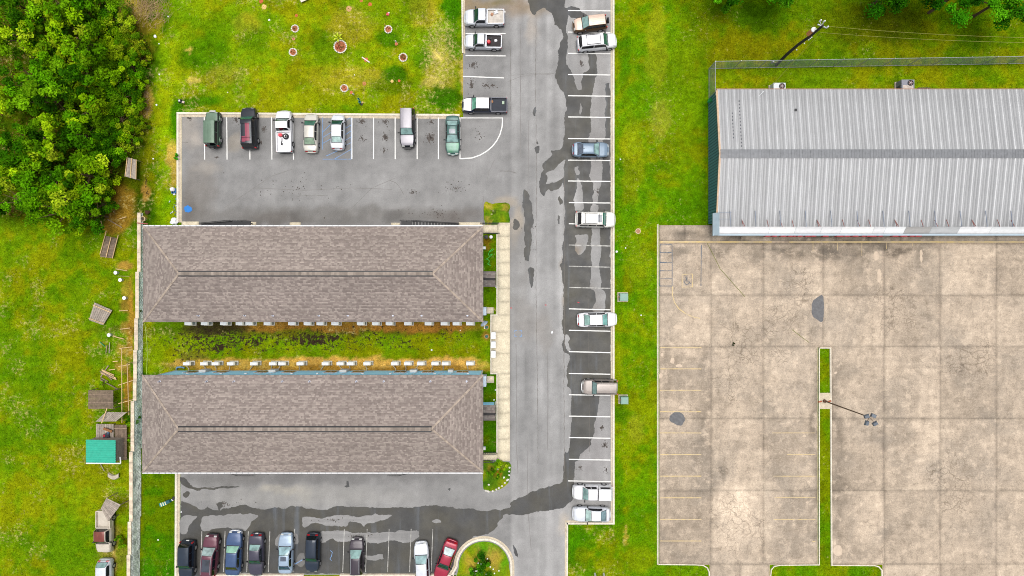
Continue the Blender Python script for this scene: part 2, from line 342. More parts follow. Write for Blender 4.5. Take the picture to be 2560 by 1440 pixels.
SPOTS = [  # cx,cy,rx,ry, colour, strength
    (1100, 170, 45, 80, (178, 170, 80), .55), (1080, 205, 30, 16, (224, 204, 150), .5), (1090, 140, 16, 11, (226, 206, 156), .8), (1060, 30, 40, 40, (178, 164, 66), .6),
    (880, 60, 60, 50, (170, 160, 60), .5), (900, 195, 90, 30, (178, 164, 66), .55), (830, 200, 70, 40, (160, 160, 40), .5), (800, 250, 120, 25, (152, 172, 14), .6),
    (985, 185, 38, 26, (44, 108, 8), .9), (975, 215, 60, 24, (60, 118, 8), .6), (1110, 245, 46, 34, (46, 110, 12), .9), (975, 95, 34, 26, (56, 118, 8), .85), (1055, 145, 30, 26, (62, 122, 10), .7),
    (1130, 20, 26, 40, (48, 122, 8), .9), (1130, 100, 20, 60, (70, 130, 10), .7), (1020, 20, 60, 30, (100, 146, 10), .5), (800, 100, 30, 30, (66, 124, 10), .6), (830, 130, 50, 30, (92, 138, 14), .6),
    (520, 130, 70, 50, (62, 128, 6), .65), (470, 150, 30, 24, (56, 118, 6), .6), (500, 255, 60, 18, (46, 124, 6), .8), (440, 300, 22, 60, (52, 130, 4), .9), (560, 60, 60, 40, (80, 134, 8), .6), (640, 100, 40, 40, (84, 132, 10), .6),
    (480, 200, 24, 10, (212, 190, 120), .75), (470, 125, 12, 5, (220, 190, 130), .7), (620, 60, 40, 30, (160, 160, 60), .4), (560, 190, 60, 30, (140, 150, 60), .5),
    (430, 395, 14, 40, (198, 170, 104), .95), (432, 440, 12, 34, (176, 152, 84), .9), (1153, 170, 8, 60, (200, 178, 130), .9), (1155, 210, 6, 50, (196, 168, 110), .9),
    (365, 480, 12, 26, (176, 138, 92), .95), (300, 510, 40, 55, (160, 122, 62), .85), (290, 560, 36, 30, (164, 124, 64), .85), (312, 660, 22, 14, (180, 144, 88), .95), (316, 768, 19, 22, (170, 142, 74), .9),
    (317, 822, 19, 16, (172, 148, 80), .9), (312, 877, 22, 16, (176, 150, 84), .9), (312, 918, 20, 16, (178, 152, 88), .9), (328, 800, 9, 120, (188, 140, 78), .8), (322, 970, 12, 60, (168, 122, 64), .85),
    (318, 730, 12, 30, (164, 140, 70), .7), (335, 1100, 12, 60, (96, 78, 40), .8), (330, 24, 50, 34, (168, 150, 84), .8), (345, 60, 40, 30, (132, 116, 52), .7), (395, 55, 14, 20, (150, 134, 70), .6),
    (372, 250, 14, 40, (172, 146, 88), .7), (352, 120, 40, 30, (104, 108, 30), .7), (360, 285, 22, 20, (190, 160, 100), .7), (350, 540, 22, 10, (150, 124, 80), .6),
    (700, 826, 520, 16, (86, 66, 40), .5), (860, 814, 380, 16, (160, 112, 68), .9), (1060, 816, 170, 16, (168, 118, 72), .95), (540, 820, 90, 18, (62, 58, 48), .95), (480, 900, 40, 24, (110, 100, 60), .6), (440, 915, 22, 12, (96, 96, 84), .7),
    (820, 912, 420, 20, (224, 176, 118), 1.0), (600, 914, 170, 18, (204, 166, 106), 1.0), (1080, 912, 140, 20, (232, 182, 128), 1.0), (1150, 905, 50, 14, (232, 182, 128), .8), (860, 925, 420, 9, (190, 142, 80), 1.0),
    (1190, 830, 30, 24, (92, 128, 14), .6), (380, 870, 30, 60, (120, 150, 12), .6), (420, 820, 40, 20, (84, 130, 10), .7),
    (1218, 842, 14, 13, (150, 112, 62), .8), (1216, 605, 12, 14, (142, 96, 40), .7), (1216, 620, 8, 10, (140, 100, 50), .6),
    (1580, 400, 30, 120, (150, 160, 24), .55), (1600, 660, 40, 60, (132, 160, 22), .5), (1560, 150, 16, 80, (58, 128, 6), .6), (1548, 700, 14, 120, (64, 136, 6), .6), (1545, 1230, 14, 110, (66, 134, 6), .7), (1545, 1030, 24, 26, (58, 118, 8), .7),
    (1590, 1070, 26, 40, (150, 160, 50), .5), (1440, 1350, 26, 60, (60, 128, 6), .7), (1455, 1390, 26, 24, (120, 130, 14), .5), (1560, 1340, 6, 30, (200, 176, 90), .7), (1600, 1400, 40, 40, (140, 150, 16), .5),
    (1700, 260, 60, 200, (120, 152, 14), .5), (1640, 120, 30, 120, (150, 160, 40), .5), (1650, 300, 30, 60, (160, 160, 70), .45), (1730, 520, 50, 60, (80, 140, 8), .6),
    (1900, 40, 90, 40, (62, 110, 6), .7), (2150, 60, 120, 60, (88, 100, 8), .6), (2250, 60, 80, 60, (70, 82, 8), .7), (1900, 120, 120, 40, (136, 134, 14), .5), (2020, 205, 20, 8, (80, 124, 8), .5), (1960, 205, 40, 10, (90, 126, 8), .5),  # darkest spots near the north trees: tree shade painted into the lawn
    (300, 1390, 24, 40, (150, 140, 70), .5), (268, 1345, 30, 60, (150, 132, 90), .6), (286, 1410, 8, 40, (196, 168, 128), .8), (272, 1260, 30, 20, (104, 130, 30), .5),
    (1212, 1388, 36, 16, (190, 156, 104), .7), (1240, 1405, 14, 26, (180, 146, 92), .6), (1176, 1412, 12, 26, (186, 150, 96), .6), (1210, 1362, 50, 14, (84, 150, 12), .8), (1266, 1400, 10, 40, (84, 150, 12), .8), (1152, 1410, 10, 40, (84, 150, 12), .8), (1240, 535, 26, 20, (104, 142, 24), .6), (1220, 545, 8, 14, (186, 160, 100), .6), (1264, 522, 7, 14, (176, 150, 90), .6), (1224, 514, 12, 5, (196, 170, 110), .6),
    (1240, 1190, 30, 34, (68, 116, 14), .6), (1254, 1178, 10, 6, (190, 110, 50), .9), (1224, 1172, 10, 8, (150, 120, 60), .7),
]
DRY = [(1100, 130, 55, 110, .75), (900, 200, 120, 50, .35), (880, 60, 70, 60, .35), (560, 180, 90, 60, .3), (480, 200, 30, 12, .6), (430, 420, 14, 70, .5), (1155, 200, 8, 80, .8), (330, 30, 60, 40, .45), (1600, 500, 60, 500, .1), (1650, 300, 60, 150, .3),
       (820, 914, 420, 14, .35), (1000, 60, 90, 80, .2), (1560, 1340, 8, 40, .6)]
MUD = [(740, 850, 480, 36, .42), (540, 850, 130, 40, .55), (790, 848, 90, 20, .72), (640, 855, 40, 14, .65), (540, 872, 22, 10, .8), (960, 850, 130, 30, .42), (1130, 835, 60, 24, .4), (540, 822, 90, 12, .5), (1000, 818, 200, 10, .3), (700, 932, 300, 6, .25), (470, 880, 60, 40, .4), (280, 250, 110, 280, .35), (367, 470, 6, 30, .5)]
RAMP = lambda t: np.where(t[:, None] < .5, DARK + (MID - DARK) * (t[:, None] / .5), MID + (YEL - MID) * ((t[:, None] - .5) / .5))
def ground_cols(X, Y):
    px = X / S + 1280; py = 720 - Y / S
    wx = px + (fbm(px, py, 34, 11) - .5) * 26 + (fbm(px, py, 9, 31, 3) - .5) * 12; wy = py + (fbm(px, py, 34, 17) - .5) * 26 + (fbm(px, py, 9, 37, 3) - .5) * 12
    t = np.clip((fbm(px, py, 90, 1) - .5) * 2.2 + (fbm(px, py, 22, 5) - .5) * 2.0 + .5, 0, 1)
    c = RAMP(t)
    shade = (.45 + 1.06 * fbm(px, py, 52, 3) + .75 * (fbm(px, py, 13, 9) - .5))[:, None]
    for x0, y0, x1, y1, so, col, st in ZONES:
        w = sstep(x0 - so, x0 + so, wx if so > 8 else px) * sstep(x1 + so, x1 - so, wx if so > 8 else px) * sstep(y0 - so, y0 + so, wy if so > 8 else py) * sstep(y1 + so, y1 - so, wy if so > 8 else py)
        w = (w * st)[:, None]; c = c * (1 - w) + (lin(col) * shade * .55 + c * .45 * np.mean(lin(col)) / np.maximum(np.mean(c, 1, keepdims=True), .01)) * w
    dry = np.clip((fbm(px, py, 46, 91) - .5) * 2.2 + .10, 0, .55); dry = dry * np.where(((px > 360) & (px < 445) & (py > 1180)) | (px > 1535), .5, 1); mud = np.zeros(len(X))
    for cx, cy, rx, ry, col, st in SPOTS:
        d = ((wx - cx) / rx) ** 2 + ((wy - cy) / ry) ** 2
        w = (sstep(1.25, .35, d) * st)[:, None]; c = c * (1 - w) + lin(col) * shade ** .6 * w
    for cx, cy, rx, ry, st in DRY:
        dry = np.maximum(dry, sstep(1.4, .2, ((wx - cx) / rx) ** 2 + ((wy - cy) / ry) ** 2) * st)
    for cx, cy, rx, ry, st in MUD:
        mud = np.maximum(mud, sstep(1.4, .2, ((wx - cx) / rx) ** 2 + ((wy - cy) / ry) ** 2) * st)
    return np.clip((c * .92 + c.mean(1, keepdims=True) * np.array([1.0, 1.0, .1]) * .10) * np.array([1.05, 1.0, .5]), .001, .8), dry, mud
def make_ground():
    xs = np.concatenate([[-500, -200, -100], np.arange(-70, 70.01, .25), [100, 200, 500]]); ys = np.concatenate([[-500, -200, -80], np.arange(-40, 40.01, .25), [80, 200, 500]])
    XX, YY = np.meshgrid(xs, ys); X, Y = XX.ravel(), YY.ravel(); n = len(xs)
    idx = (np.arange(len(ys) - 1)[:, None] * n + np.arange(n - 1)[None, :]).ravel()
    F = np.stack([idx, idx + 1, idx + n + 1, idx + n], 1)
    c, dry, mud = ground_cols(X, Y)
    m = np_mesh('ground', np.stack([X, Y, np.zeros_like(X)], 1), F, c)
    a = m.color_attributes.new('Mask', 'FLOAT_COLOR', 'POINT')
    a.data.foreach_set('color', np.stack([dry, mud, mud * 0, mud * 0 + 1], 1).astype(np.float32).ravel())
    struct(link('ground', m, ground_mat()), 'green lawn and bare soil around the buildings and lots')
make_ground()

# ------------------------------------------------------------------ asphalt lot
ASP = [(455, 293), (1158, 293), (1158, -80), (1528, -80), (1528, 1303), (1413, 1303), (1413, 1520), (1140, 1520), (1140, 1437), (451, 1437), (451, 1150), (1275, 1150), (1275, 556), (1212, 556), (1212, 582), (455, 582)]
def inside(poly, px, py):
    r = np.zeros(np.shape(px), bool); n = len(poly)
    for i in range(n):
        x0, y0 = poly[i]; x1, y1 = poly[(i + 1) % n]
        if y0 == y1: continue
        hit = ((y0 > py) != (y1 > py)) & (px < (x1 - x0) * (py - y0) / (y1 - y0) + x0); r ^= hit
    return r
ASPOTS = [  # worn, dusty or grimy areas of the surface
    (500, 470, 45, 110, (128, 122, 116), .6), (470, 520, 22, 50, (108, 102, 96), .7), (700, 548, 90, 16, (104, 98, 94), .8), (830, 540, 400, 26, (118, 114, 110), .65), (1140, 545, 70, 26, (112, 106, 102), .8), (735, 540, 26, 18, (98, 96, 94), .6), (985, 540, 30, 18, (100, 98, 96), .6),
    (475, 320, 30, 60, (178, 168, 156), .45), (500, 345, 16, 20, (190, 180, 168), .5), (520, 420, 40, 16, (176, 168, 158), .45), (590, 360, 24, 26, (176, 166, 152), .5),
    (1190, 15, 60, 26, (150, 132, 104), .9), (1290, 15, 50, 30, (150, 132, 110), .85), (1250, 8, 40, 10, (120, 108, 60), .7), (1345, 25, 40, 18, (140, 122, 96), .7), (1330, 60, 12, 60, (176, 164, 150), .5),
    (1290, 560, 16, 60, (186, 172, 152), .6), (1265, 500, 30, 16, (176, 162, 142), .6), (1300, 660, 30, 120, (134, 130, 126), .5), (1310, 800, 40, 60, (140, 134, 128), .5), (1360, 830, 24, 60, (140, 132, 124), .4),
    (1430, 700, 24, 130, (132, 112, 84), .8), (1460, 760, 40, 60, (108, 96, 84), .5), (1480, 300, 50, 300, (152, 148, 146), .4), (1480, 1110, 50, 110, (150, 146, 146), .5),
    (760, 1240, 300, 30, (168, 166, 162), .5), (800, 1195, 360, 14, (122, 120, 120), .6), (560, 1200, 100, 20, (128, 126, 124), .5), (700, 1225, 60, 12, (184, 178, 164), .5), (760, 1235, 20, 26, (176, 172, 162), .4),
    (650, 1400, 260, 40, (88, 86, 84), .5), (1080, 1390, 50, 40, (96, 100, 70), .6), (800, 1415, 60, 12, (96, 100, 50), .6), (1000, 1410, 80, 14, (98, 100, 62), .5), (1390, 1340, 30, 40, (160, 158, 158), .4), (1405, 1310, 10, 30, (196, 182, 164), .5)]
def asphalt_cols(X, Y):
    px = X / S + 1280; py = 720 - Y / S
    wx = px + (fbm(px, py, 30, 41) - .5) * 30; wy = py + (fbm(px, py, 30, 47) - .5) * 30
    b = 153 + (fbm(px, py, 120, 2) - .5) * 34 + (fbm(px, py, 26, 6) - .5) * 30
    b = b + np.where(px > 1275, (fbm(px, py * .06, 14, 8) - .5) * 44 + 6, (fbm(px * .15, py, 16, 8) - .5) * 12 - 6)
    stall = ((px < 1150) & (py > 290) & (py < 400)) | ((px > 1158) & (px < 1262) & (py < 292)); b = b - stall * 6
    lb = np.array([((v / 255 + .055) / 1.055) ** 2.4 for v in (b, b, b)]).T / K * np.array([1.0, .985, .975])
    for cx, cy, rx, ry, col, st in ASPOTS:
        w = (sstep(1.4, .1, ((wx - cx) / rx) ** 2 + ((wy - cy) / ry) ** 2) * st * (.5 + .8 * fbm(px, py, 18, 21)))[:, None]
        w = np.clip(w, 0, 1); lb = lb * (1 - w) + lin(col) * w
    return lb
def make_asphalt():
    gx = sorted(set([p[0] for p in ASP] + list(range(450, 1530, 8)))); gy = sorted(set([p[1] for p in ASP] + list(range(-80, 1521, 8))))
    XX, YY = np.meshgrid(np.array(gx, float), np.array(gy, float)); cx = (XX[:-1, :-1] + XX[1:, 1:]) / 2; cy = (YY[:-1, :-1] + YY[1:, 1:]) / 2
    keep = inside(ASP, cx, cy).ravel(); n = len(gx)
    idx = (np.arange(len(gy) - 1)[:, None] * n + np.arange(n - 1)[None, :]).ravel()[keep]
    F = np.stack([idx + n, idx + n + 1, idx + 1, idx], 1)
    used, inv = np.unique(F, return_inverse=True); X = (XX.ravel()[used] - 1280) * S; Y = (720 - YY.ravel()[used]) * S
    m = np_mesh('parking_lot', np.stack([X, Y, np.full_like(X, .012)], 1), inv.reshape(-1, 4), asphalt_cols(X, Y))
    return struct(link('parking_lot', m, MAT_ASPH), 'grey asphalt parking lot and drive')
LOT = make_asphalt()

def zz(ox, oy, sc, pts): return [(ox + x / sc, oy + y / sc) for x, y in pts]
def rough_outline(pts, step=4.0, amp=1.6, seed=0, smooth=1, rag=False):
    "pixel polygon -> world outline with a naturally ragged edge"
    r = random.Random(seed); out = []
    P = [Vector((x, y)) for x, y in pts]; n = len(P)
    for i in range(n):
        p0, p1, p2, p3 = P[i - 1], P[i], P[(i + 1) % n], P[(i + 2) % n]
        k = max(1, int((p2 - p1).length / step))
        for j in range(k):
            t = j / k
            q = .5 * ((2 * p1) + (p2 - p0) * t + (2 * p0 - 5 * p1 + 4 * p2 - p3) * t * t + (3 * p1 - p0 - 3 * p2 + p3) * t ** 3) if smooth else p1.lerp(p2, t)
            if smooth and (q - p1.lerp(p2, t)).length > (p2 - p1).length * .3: q = p1.lerp(p2, t)
            a = amp * (.2 + .8 * r.random()); th = r.random() * 6.283; k1, k2 = 13.0, 5.0
            X_, Y_ = np.array([q.x]), np.array([q.y]); nx = float(vnoise(X_ / k1, Y_ / k1, seed + 3)[0] - .5) * 6 + float(vnoise(X_ / k2, Y_ / k2, seed + 4)[0] - .5) * 3; ny = float(vnoise(X_ / k1, Y_ / k1, seed + 8)[0] - .5) * 6 + float(vnoise(X_ / k2, Y_ / k2, seed + 9)[0] - .5) * 3
            nx *= min(1, amp); ny *= min(1, amp); big_ = 1 if rag else 0
            out.append((q.x + math.cos(th) * a + nx * big_, q.y + math.sin(th) * a + ny * big_))
    return [((x - 1280) * S, (720 - y) * S) for x, y in out]
def patch(name, pts, z, mat, label, amp=1.0, seed=0, cols=None, step=4.0, parent=None):
    o = rough_outline(pts, step, amp, seed, 1, 'pavement' in name and 'patch' not in name); mb = MB().sheet(o, z); m = mb.mesh(name)
    if cols is not None:
        a = m.color_attributes.new('Col', 'FLOAT_COLOR', 'POINT'); V = np.array(mb.v); cc = cols(V[:, 0], V[:, 1])
        a.data.foreach_set('color', np.concatenate([cc, np.ones((len(cc), 1))], 1).astype(np.float32).ravel())
    ob = link(name, m, mat, parent)
    return struct(ob, label) if parent is None else ob
A5 = lambda p: zz(1140, 0, 4.8, p); A6 = lambda p: zz(1140, 260, 4.8, p); A7 = lambda p: zz(1140, 500, 4, p); A8 = lambda p: zz(1140, 800, 4, p); A9 = lambda p: zz(1140, 1100, 4.235, p)
B1 = lambda p: zz(540, 1140, 4.129, p); B0 = lambda p: zz(240, 1100, 4.235, p)
wet_w = A5([(870, -120), (890, 80), (905, 150), (940, 190), (990, 120), (1060, 100), (1150, 180), (1180, 290), (1210, 300), (1270, 370), (1275, 450), (1230, 600), (1220, 760), (1180, 900), (1215, 970), (1260, 1060), (1300, 1150), (1325, 1250)]) + \
    A6([(1325, 60), (1300, 200), (1300, 400), (1270, 520), (1230, 560), (1150, 565), (1145, 620), (1040, 720), (1040, 800), (1010, 860), (1015, 1050), (1060, 1110), (1080, 1060), (1115, 1030), (1130, 1055), (1250, 1010), (1290, 950), (1300, 1150)]) + \
    A7([(1082, 60), (1085, 300), (1065, 520), (1060, 620), (1040, 660), (1060, 740), (1075, 900), (1078, 1060), (1060, 1200), (1075, 1340)]) + \
    A8([(1085, 150), (1062, 240), (1080, 310), (1120, 330), (1140, 350), (1118, 480), (1120, 640), (1150, 730), (1145, 900), (1150, 1040), (1140, 1220), (1120, 1310), (1082, 1320)]) + \
    A9([(1142, 200), (1135, 400), (1110, 455), (1000, 490), (880, 520), (700, 600), (580, 650), (570, 715), (450, 735), (290, 755), (210, 730), (130, 725)]) + \
    B1([(2480, 545), (2440, 530), (2250, 515), (1920, 530), (1500, 525), (1280, 515), (1160, 545), (1080, 560), (950, 540), (800, 515), (700, 545), (640, 535), (540, 545), (380, 540), (300, 500), (230, 520), (40, 550)]) + \
    B0([(1240, 730), (1180, 705), (1140, 735), (1090, 735), (1050, 700), (930, 655), (898, 650), (898, 800), (898, 1420)]) + \
    [(600, 1434), (900, 1434), (1130, 1434), (1141, 1400)] + \
    A9([(110, 1110), (200, 1020), (340, 995), (430, 920), (440, 880), (490, 820), (540, 785), (700, 790), (850, 760), (1120, 720), (1180, 690), (1230, 620), (1250, 420), (1260, 240), (1300, 210), (1310, 160), (1415, 70), (1430, 0)]) + \
    A8([(1350, 1220), (1390, 1110), (1380, 1040), (1400, 980), (1420, 850), (1440, 765), (1542, 700), (1545, 300), (1545, 60)]) + \
    A7([(1545, 1000), (1545, 500), (1545, 60)]) + A6([(1852, 900), (1852, 400), (1852, 10)]) + A5([(1850, 1100), (1830, 1010), (1800, 1040), (1790, 1120), (1800, 1240), (1790, 1380), (1800, 1440)]) + \
    A6([(1790, 380), (1760, 430), (1640, 420), (1585, 420), (1612, 300), (1615, 150)]) + A5([(1620, 1300), (1630, 1110), (1660, 1000), (1685, 880), (1690, 750), (1670, 650), (1610, 560), (1585, 650), (1590, 840), (1530, 890), (1515, 950), (1500, 1080), (1460, 1090), (1410, 950), (1375, 850), (1335, 740), (1335, 240), (1342, 185), (1440, 215), (1570, 212), (1560, 170), (1500, 130), (1480, 95), (1400, 80), (1300, 80), (1290, -120)])
patch('wet_pavement', wet_w, .018, MAT_WET, 'dark wet asphalt where water drains along the drive', .8, 3, step=2.2)
DRYI = [A6([(1300, 670), (1240, 720), (1170, 790), (1085, 830), (1092, 890), (1075, 950), (1130, 950), (1280, 880), (1300, 780)]),
        A6([(1590, 425), (1600, 500), (1620, 650), (1610, 880), (1650, 960), (1640, 1165), (1700, 1170), (1710, 1040), (1740, 960), (1750, 850), (1750, 700), (1760, 500), (1750, 425)]),
        A7([(1350, 60), (1360, 300), (1350, 500), (1355, 600), (1350, 760), (1340, 880), (1390, 920), (1390, 1030), (1365, 1105), (1490, 1105), (1485, 1010), (1495, 950), (1470, 900), (1450, 880), (1450, 780), (1430, 650), (1450, 560), (1440, 330), (1420, 60), (1385, 40)]),
        A7([(1190, 350), (1250, 345), (1320, 350), (1312, 430), (1270, 530), (1220, 550), (1185, 480), (1200, 420)]),
        A6([(1455, 900), (1500, 940), (1520, 1060), (1520, 1160), (1410, 1165), (1440, 1060)]), A7([(1190, -6), (1265, 0), (1265, 90), (1230, 110), (1192, 95)]), A6([(1420, 775), (1470, 740), (1465, 790), (1490, 840), (1460, 870)]), A6([(1480, 1340 - 1260), (1500, 1250 - 1260), (1515, 1300 - 1260), (1500, 1390 - 1260)]),
        A8([(1085, 220), (1105, 140), (1140, 190), (1115, 230), (1145, 290), (1110, 310)]),
        B1([(0, 610), (180, 600), (425, 600), (430, 620), (365, 680), (350, 720), (280, 770), (100, 740), (-120, 770), (-150, 690), (-120, 620)]),
        B1([(910, 620), (1060, 640), (1120, 635), (1290, 605), (1430, 630), (1560, 610), (1810, 605), (1700, 670), (1560, 700), (1530, 730), (1480, 690), (1380, 680), (1350, 720), (1240, 725), (1020, 690), (910, 735), (900, 690)]),
        B1([(1080, 790), (1320, 770), (1400, 795), (1560, 795), (1780, 780), (2100, 775), (2090, 840), (2000, 890), (1800, 880), (1620, 905), (1500, 880), (1260, 880), (1200, 855), (1120, 890), (1080, 880)]),
        B1([(2230, 660), (2290, 655), (2320, 688), (2250, 685)]), B1([(640, 810), (830, 800), (850, 900), (780, 905), (620, 920)]), B1([(840, 1020), (900, 1000), (910, 1130), (830, 1120)]), B1([(1540, 1030), (1720, 1020), (1725, 1060), (1600, 1075), (1540, 1050)]),
        B0([(898, 815), (1060, 800), (1020, 880), (980, 910), (970, 980), (898, 985)])]
for i, p in enumerate(DRYI):
    patch('dry_pavement', p, .0235 + .0001 * i, MAT_ASPH, 'island of dry pale asphalt in the wet surface', .8, 20 + i, asphalt_cols, step=3)
PUD = [A6([(820, 1030), (880, 1080), (900, 1200), (920, 1440), (900, 1500), (860, 1490), (820, 1300), (800, 1180)]), A7([(680, 20), (750, 30), (750, 100), (770, 200), (750, 330), (745, 450), (685, 440), (680, 280), (690, 200), (680, 80)]),
       A7([(680, 480), (740, 470), (730, 600), (685, 605)]), A7([(720, 690), (775, 690), (770, 830), (755, 880), (735, 820), (720, 760)]), A7([(570, 220), (600, 190), (640, 250), (620, 300), (600, 310), (575, 280)]),
       A6([(930, 80), (955, 30), (972, 70), (960, 140), (945, 140)]), A6([(975, 440), (990, 470), (975, 490), (965, 470)]), A6([(950, 510), (995, 510), (990, 590), (960, 600)]), A6([(1235, 1110), (1260, 1120), (1280, 1170), (1245, 1215), (1230, 1170)]),
       A7([(1010, 150), (1030, 160), (1040, 240), (1025, 235)]), A5([(1790, 1000 + 10), (1850, 1000), (1850, 1010), (1800, 1060)]),
       B0([(890, 395), (960, 410), (1000, 470), (1100, 505), (1355, 500), (1355, 515), (1060, 525), (960, 500), (900, 440)]), B0([(925, 570), (960, 545), (990, 560), (950, 605)]), B0([(1290, 680), (1320, 660), (1335, 690), (1310, 720), (1312, 745), (1295, 745)]),
       B1([(-40, 318), (120, 315), (250, 320), (230, 330), (60, 332)]), B1([(1325, 310), (1350, 300), (1350, 250), (1370, 255), (1378, 300), (1385, 320), (1350, 325)]), B1([(2390, 350), (2415, 325), (2405, 358)]), B1([(20, 490), (50, 478), (66, 500), (40, 520), (40, 548), (25, 548)]), A9([(600, 1120), (640, 1160), (650, 1240), (620, 1220)])]
for i, p in enumerate(PUD):
    patch('wet_pavement', p, .0192 + .0002 * i, MAT_WET, 'small dark damp patch on the grey asphalt', .9, 60 + i, step=3)
# joints and cracks of the asphalt
def crack(pts, w, seed):
    r = random.Random(seed); mb = MB(); P = []
    for i in range(len(pts) - 1):
        k = max(2, int(math.hypot(pts[i + 1][0] - pts[i][0], pts[i + 1][1] - pts[i][1]) / 6))
        for j in range(k): P.append((pts[i][0] + (pts[i + 1][0] - pts[i][0]) * j / k + r.uniform(-.7, .7), pts[i][1] + (pts[i + 1][1] - pts[i][1]) * j / k + r.uniform(-.7, .7)))
    P.append(pts[-1]); rows = []
    for i, p in enumerate(P):
        a, b = P[max(0, i - 1)], P[min(len(P) - 1, i + 1)]; d = Vector((b[0] - a[0], b[1] - a[1])).normalized(); ww = w * r.uniform(.4, 1.2)
        q0 = G(p[0] - d.y * ww, p[1] + d.x * ww); q1 = G(p[0] + d.y * ww, p[1] - d.x * ww); rows.append([(q0.x, q0.y, .02), (q1.x, q1.y, .02)])
    struct(mb.grid(rows).build('pavement_crack', M('crack_dirt', C(112, 106, 100), .9), fix=True), 'thin dark joint or crack in the asphalt')
for i, (p, w) in enumerate([([(1340, 30), (1339, 240), (1341, 400), (1340, 700), (1344, 1010), (1345, 1160)], .5), ([(1276, 120), (1277, 300)], .4), ([(1411, 440), (1410, 560), (1411, 800), (1410, 960), (1411, 1180)], .7), ([(1208, 490), (1208, 556)], .6), ([(976, 452), (992, 458), (1006, 480), (1010, 486)], .4),
                         ([(735, 490), (820, 489)], .3), ([(1250, 428), (1275, 428), (1292, 433)], .4), ([(1470, 700), (1472, 900), (1474, 1130)], .35), ([(470, 356), (452, 356)], .4), ([(1270, 190), (1330, 184), (1385, 184)], .3)]):
    crack(p, w, i)

MAT_TYRE = M('tyre_rubber_mark', C(136, 133, 131), .85, var=.12)
for i, (p, w) in enumerate([([(1268, 205), (1300, 192), (1340, 186), (1384, 186)], 1.2), ([(1244, 428), (1262, 425), (1280, 428), (1293, 434)], 1.3), ([(1236, 400), (1222, 430), (1216, 460)], 1.6), ([(1302, 60), (1300, 150), (1302, 260), (1300, 420)], 2.0), ([(1322, 300), (1320, 480), (1322, 640)], 1.6), ([(1290, 860), (1292, 980), (1290, 1100), (1296, 1200)], 2.2), ([(1368, 880), (1370, 1000), (1368, 1150)], 2.2), ([(640, 470), (760, 476), (880, 470), (1000, 474)], 1.8), ([(560, 520), (680, 440), (740, 420)], 2.0), ([(880, 520), (930, 470), (1000, 440)], 1.6), ([(1320, 1100), (1318, 1250), (1330, 1400)], 2.0)]):
    P = []
    for a, b in zip(p[:-1], p[1:]):
        for k in range(6): P.append((a[0] + (b[0] - a[0]) * k / 6, a[1] + (b[1] - a[1]) * k / 6))
    rows = []
    for k, q in enumerate(P): ww = w * (.35 + .65 * abs(math.sin(k * 1.7 + i))); a_, b_ = P[max(0, k - 1)], P[min(len(P) - 1, k + 1)]; d = Vector((b_[0] - a_[0], b_[1] - a_[1])).normalized(); q0 = G(q[0] - d.y * ww / 2, q[1] + d.x * ww / 2); q1 = G(q[0] + d.y * ww / 2, q[1] - d.x * ww / 2); rows.append([(q0.x, q0.y, .0165), (q1.x, q1.y, .0165)])
    struct(MB().grid(rows).build('tyre_mark', MAT_TYRE), 'faint dark tyre mark on the grey asphalt')
def splat(px, py, rx, ry, n, seed, core=.6):
    "oil: one ragged core with scattered drops"
    r = random.Random(seed); mb = MB()
    def blob(cx, cy, a, b):
        k = 9 if a > 1.5 else 6; th0 = r.random() * 6; pts = []
        for i in range(k):
            t = th0 + 2 * math.pi * i / k; q = r.uniform(.6, 1.25); pts.append(((cx + math.cos(t) * a * q - 1280) * S, (720 - cy - math.sin(t) * b * q) * S))
        mb.sheet(pts, .0265 + .0006 * (len(mb.v) % 7))
    if core:
        for i in range(14): q = r.random() * core; t = r.random() * 6.283; blob(px + math.cos(t) * rx * q, py + math.sin(t) * ry * q, rx * core * r.uniform(.2, .42), ry * core * r.uniform(.2, .45))
    for i in range(int(n * 2.2)):
        q = abs(r.gauss(0, .5)); t = r.random() * 6.283; blob(px + math.cos(t) * rx * q, py + math.sin(t) * ry * q, r.uniform(.4, 1.7), r.uniform(.4, 2.0))
    struct(mb.build('oil_stain', MAT_OIL), 'dark oil drips soaked into a parking space')
for i, a in enumerate([(905, 303, 14, 10, 40, 0), (905, 345, 9, 10, 16, .25), (964, 343, 9, 17, 26, .55), (963, 305, 12, 10, 26, 0), (960, 375, 8, 14, 16, 0), (1076, 345, 13, 17, 40, .6), (1078, 306, 9, 8, 18, 0), (1182, 163, 16, 12, 40, .2), (1179, 212, 9, 16, 24, .55), (1215, 213, 10, 9, 20, .2), (1232, 214, 14, 9, 24, 0), (1453, 159, 6, 9, 10, .7),
                         (1034, 480, 14, 8, 14, 0), (1140, 470, 40, 22, 24, 0), (1197, 335, 26, 18, 16, 0), (1505, 1068, 8, 9, 10, .6), (1512, 1112, 10, 8, 26, .1), (1450, 1168, 16, 10, 12, 0), (1515, 1175, 10, 16, 10, 0), (660, 322, 10, 12, 26, .2), (652, 356, 6, 7, 4, .7), (590, 300, 8, 12, 20, .2), (542, 393, 8, 4, 5, .5),
                         (1495, 480, 8, 14, 12, .2), (745, 470, 200, 60, 30, 0), (1090, 530, 90, 24, 24, 0), (1320, 580, 30, 60, 10, 0), (475, 296, 8, 6, 12, .3), (1490, 930, 20, 10, 8, 0), (650, 1180, 60, 8, 14, 0), (560, 1260, 60, 16, 20, 0), (830, 1300, 40, 8, 16, 0), (905, 1340, 60, 8, 16, 0)]):
    splat(*a[:5], 300 + i, a[5])

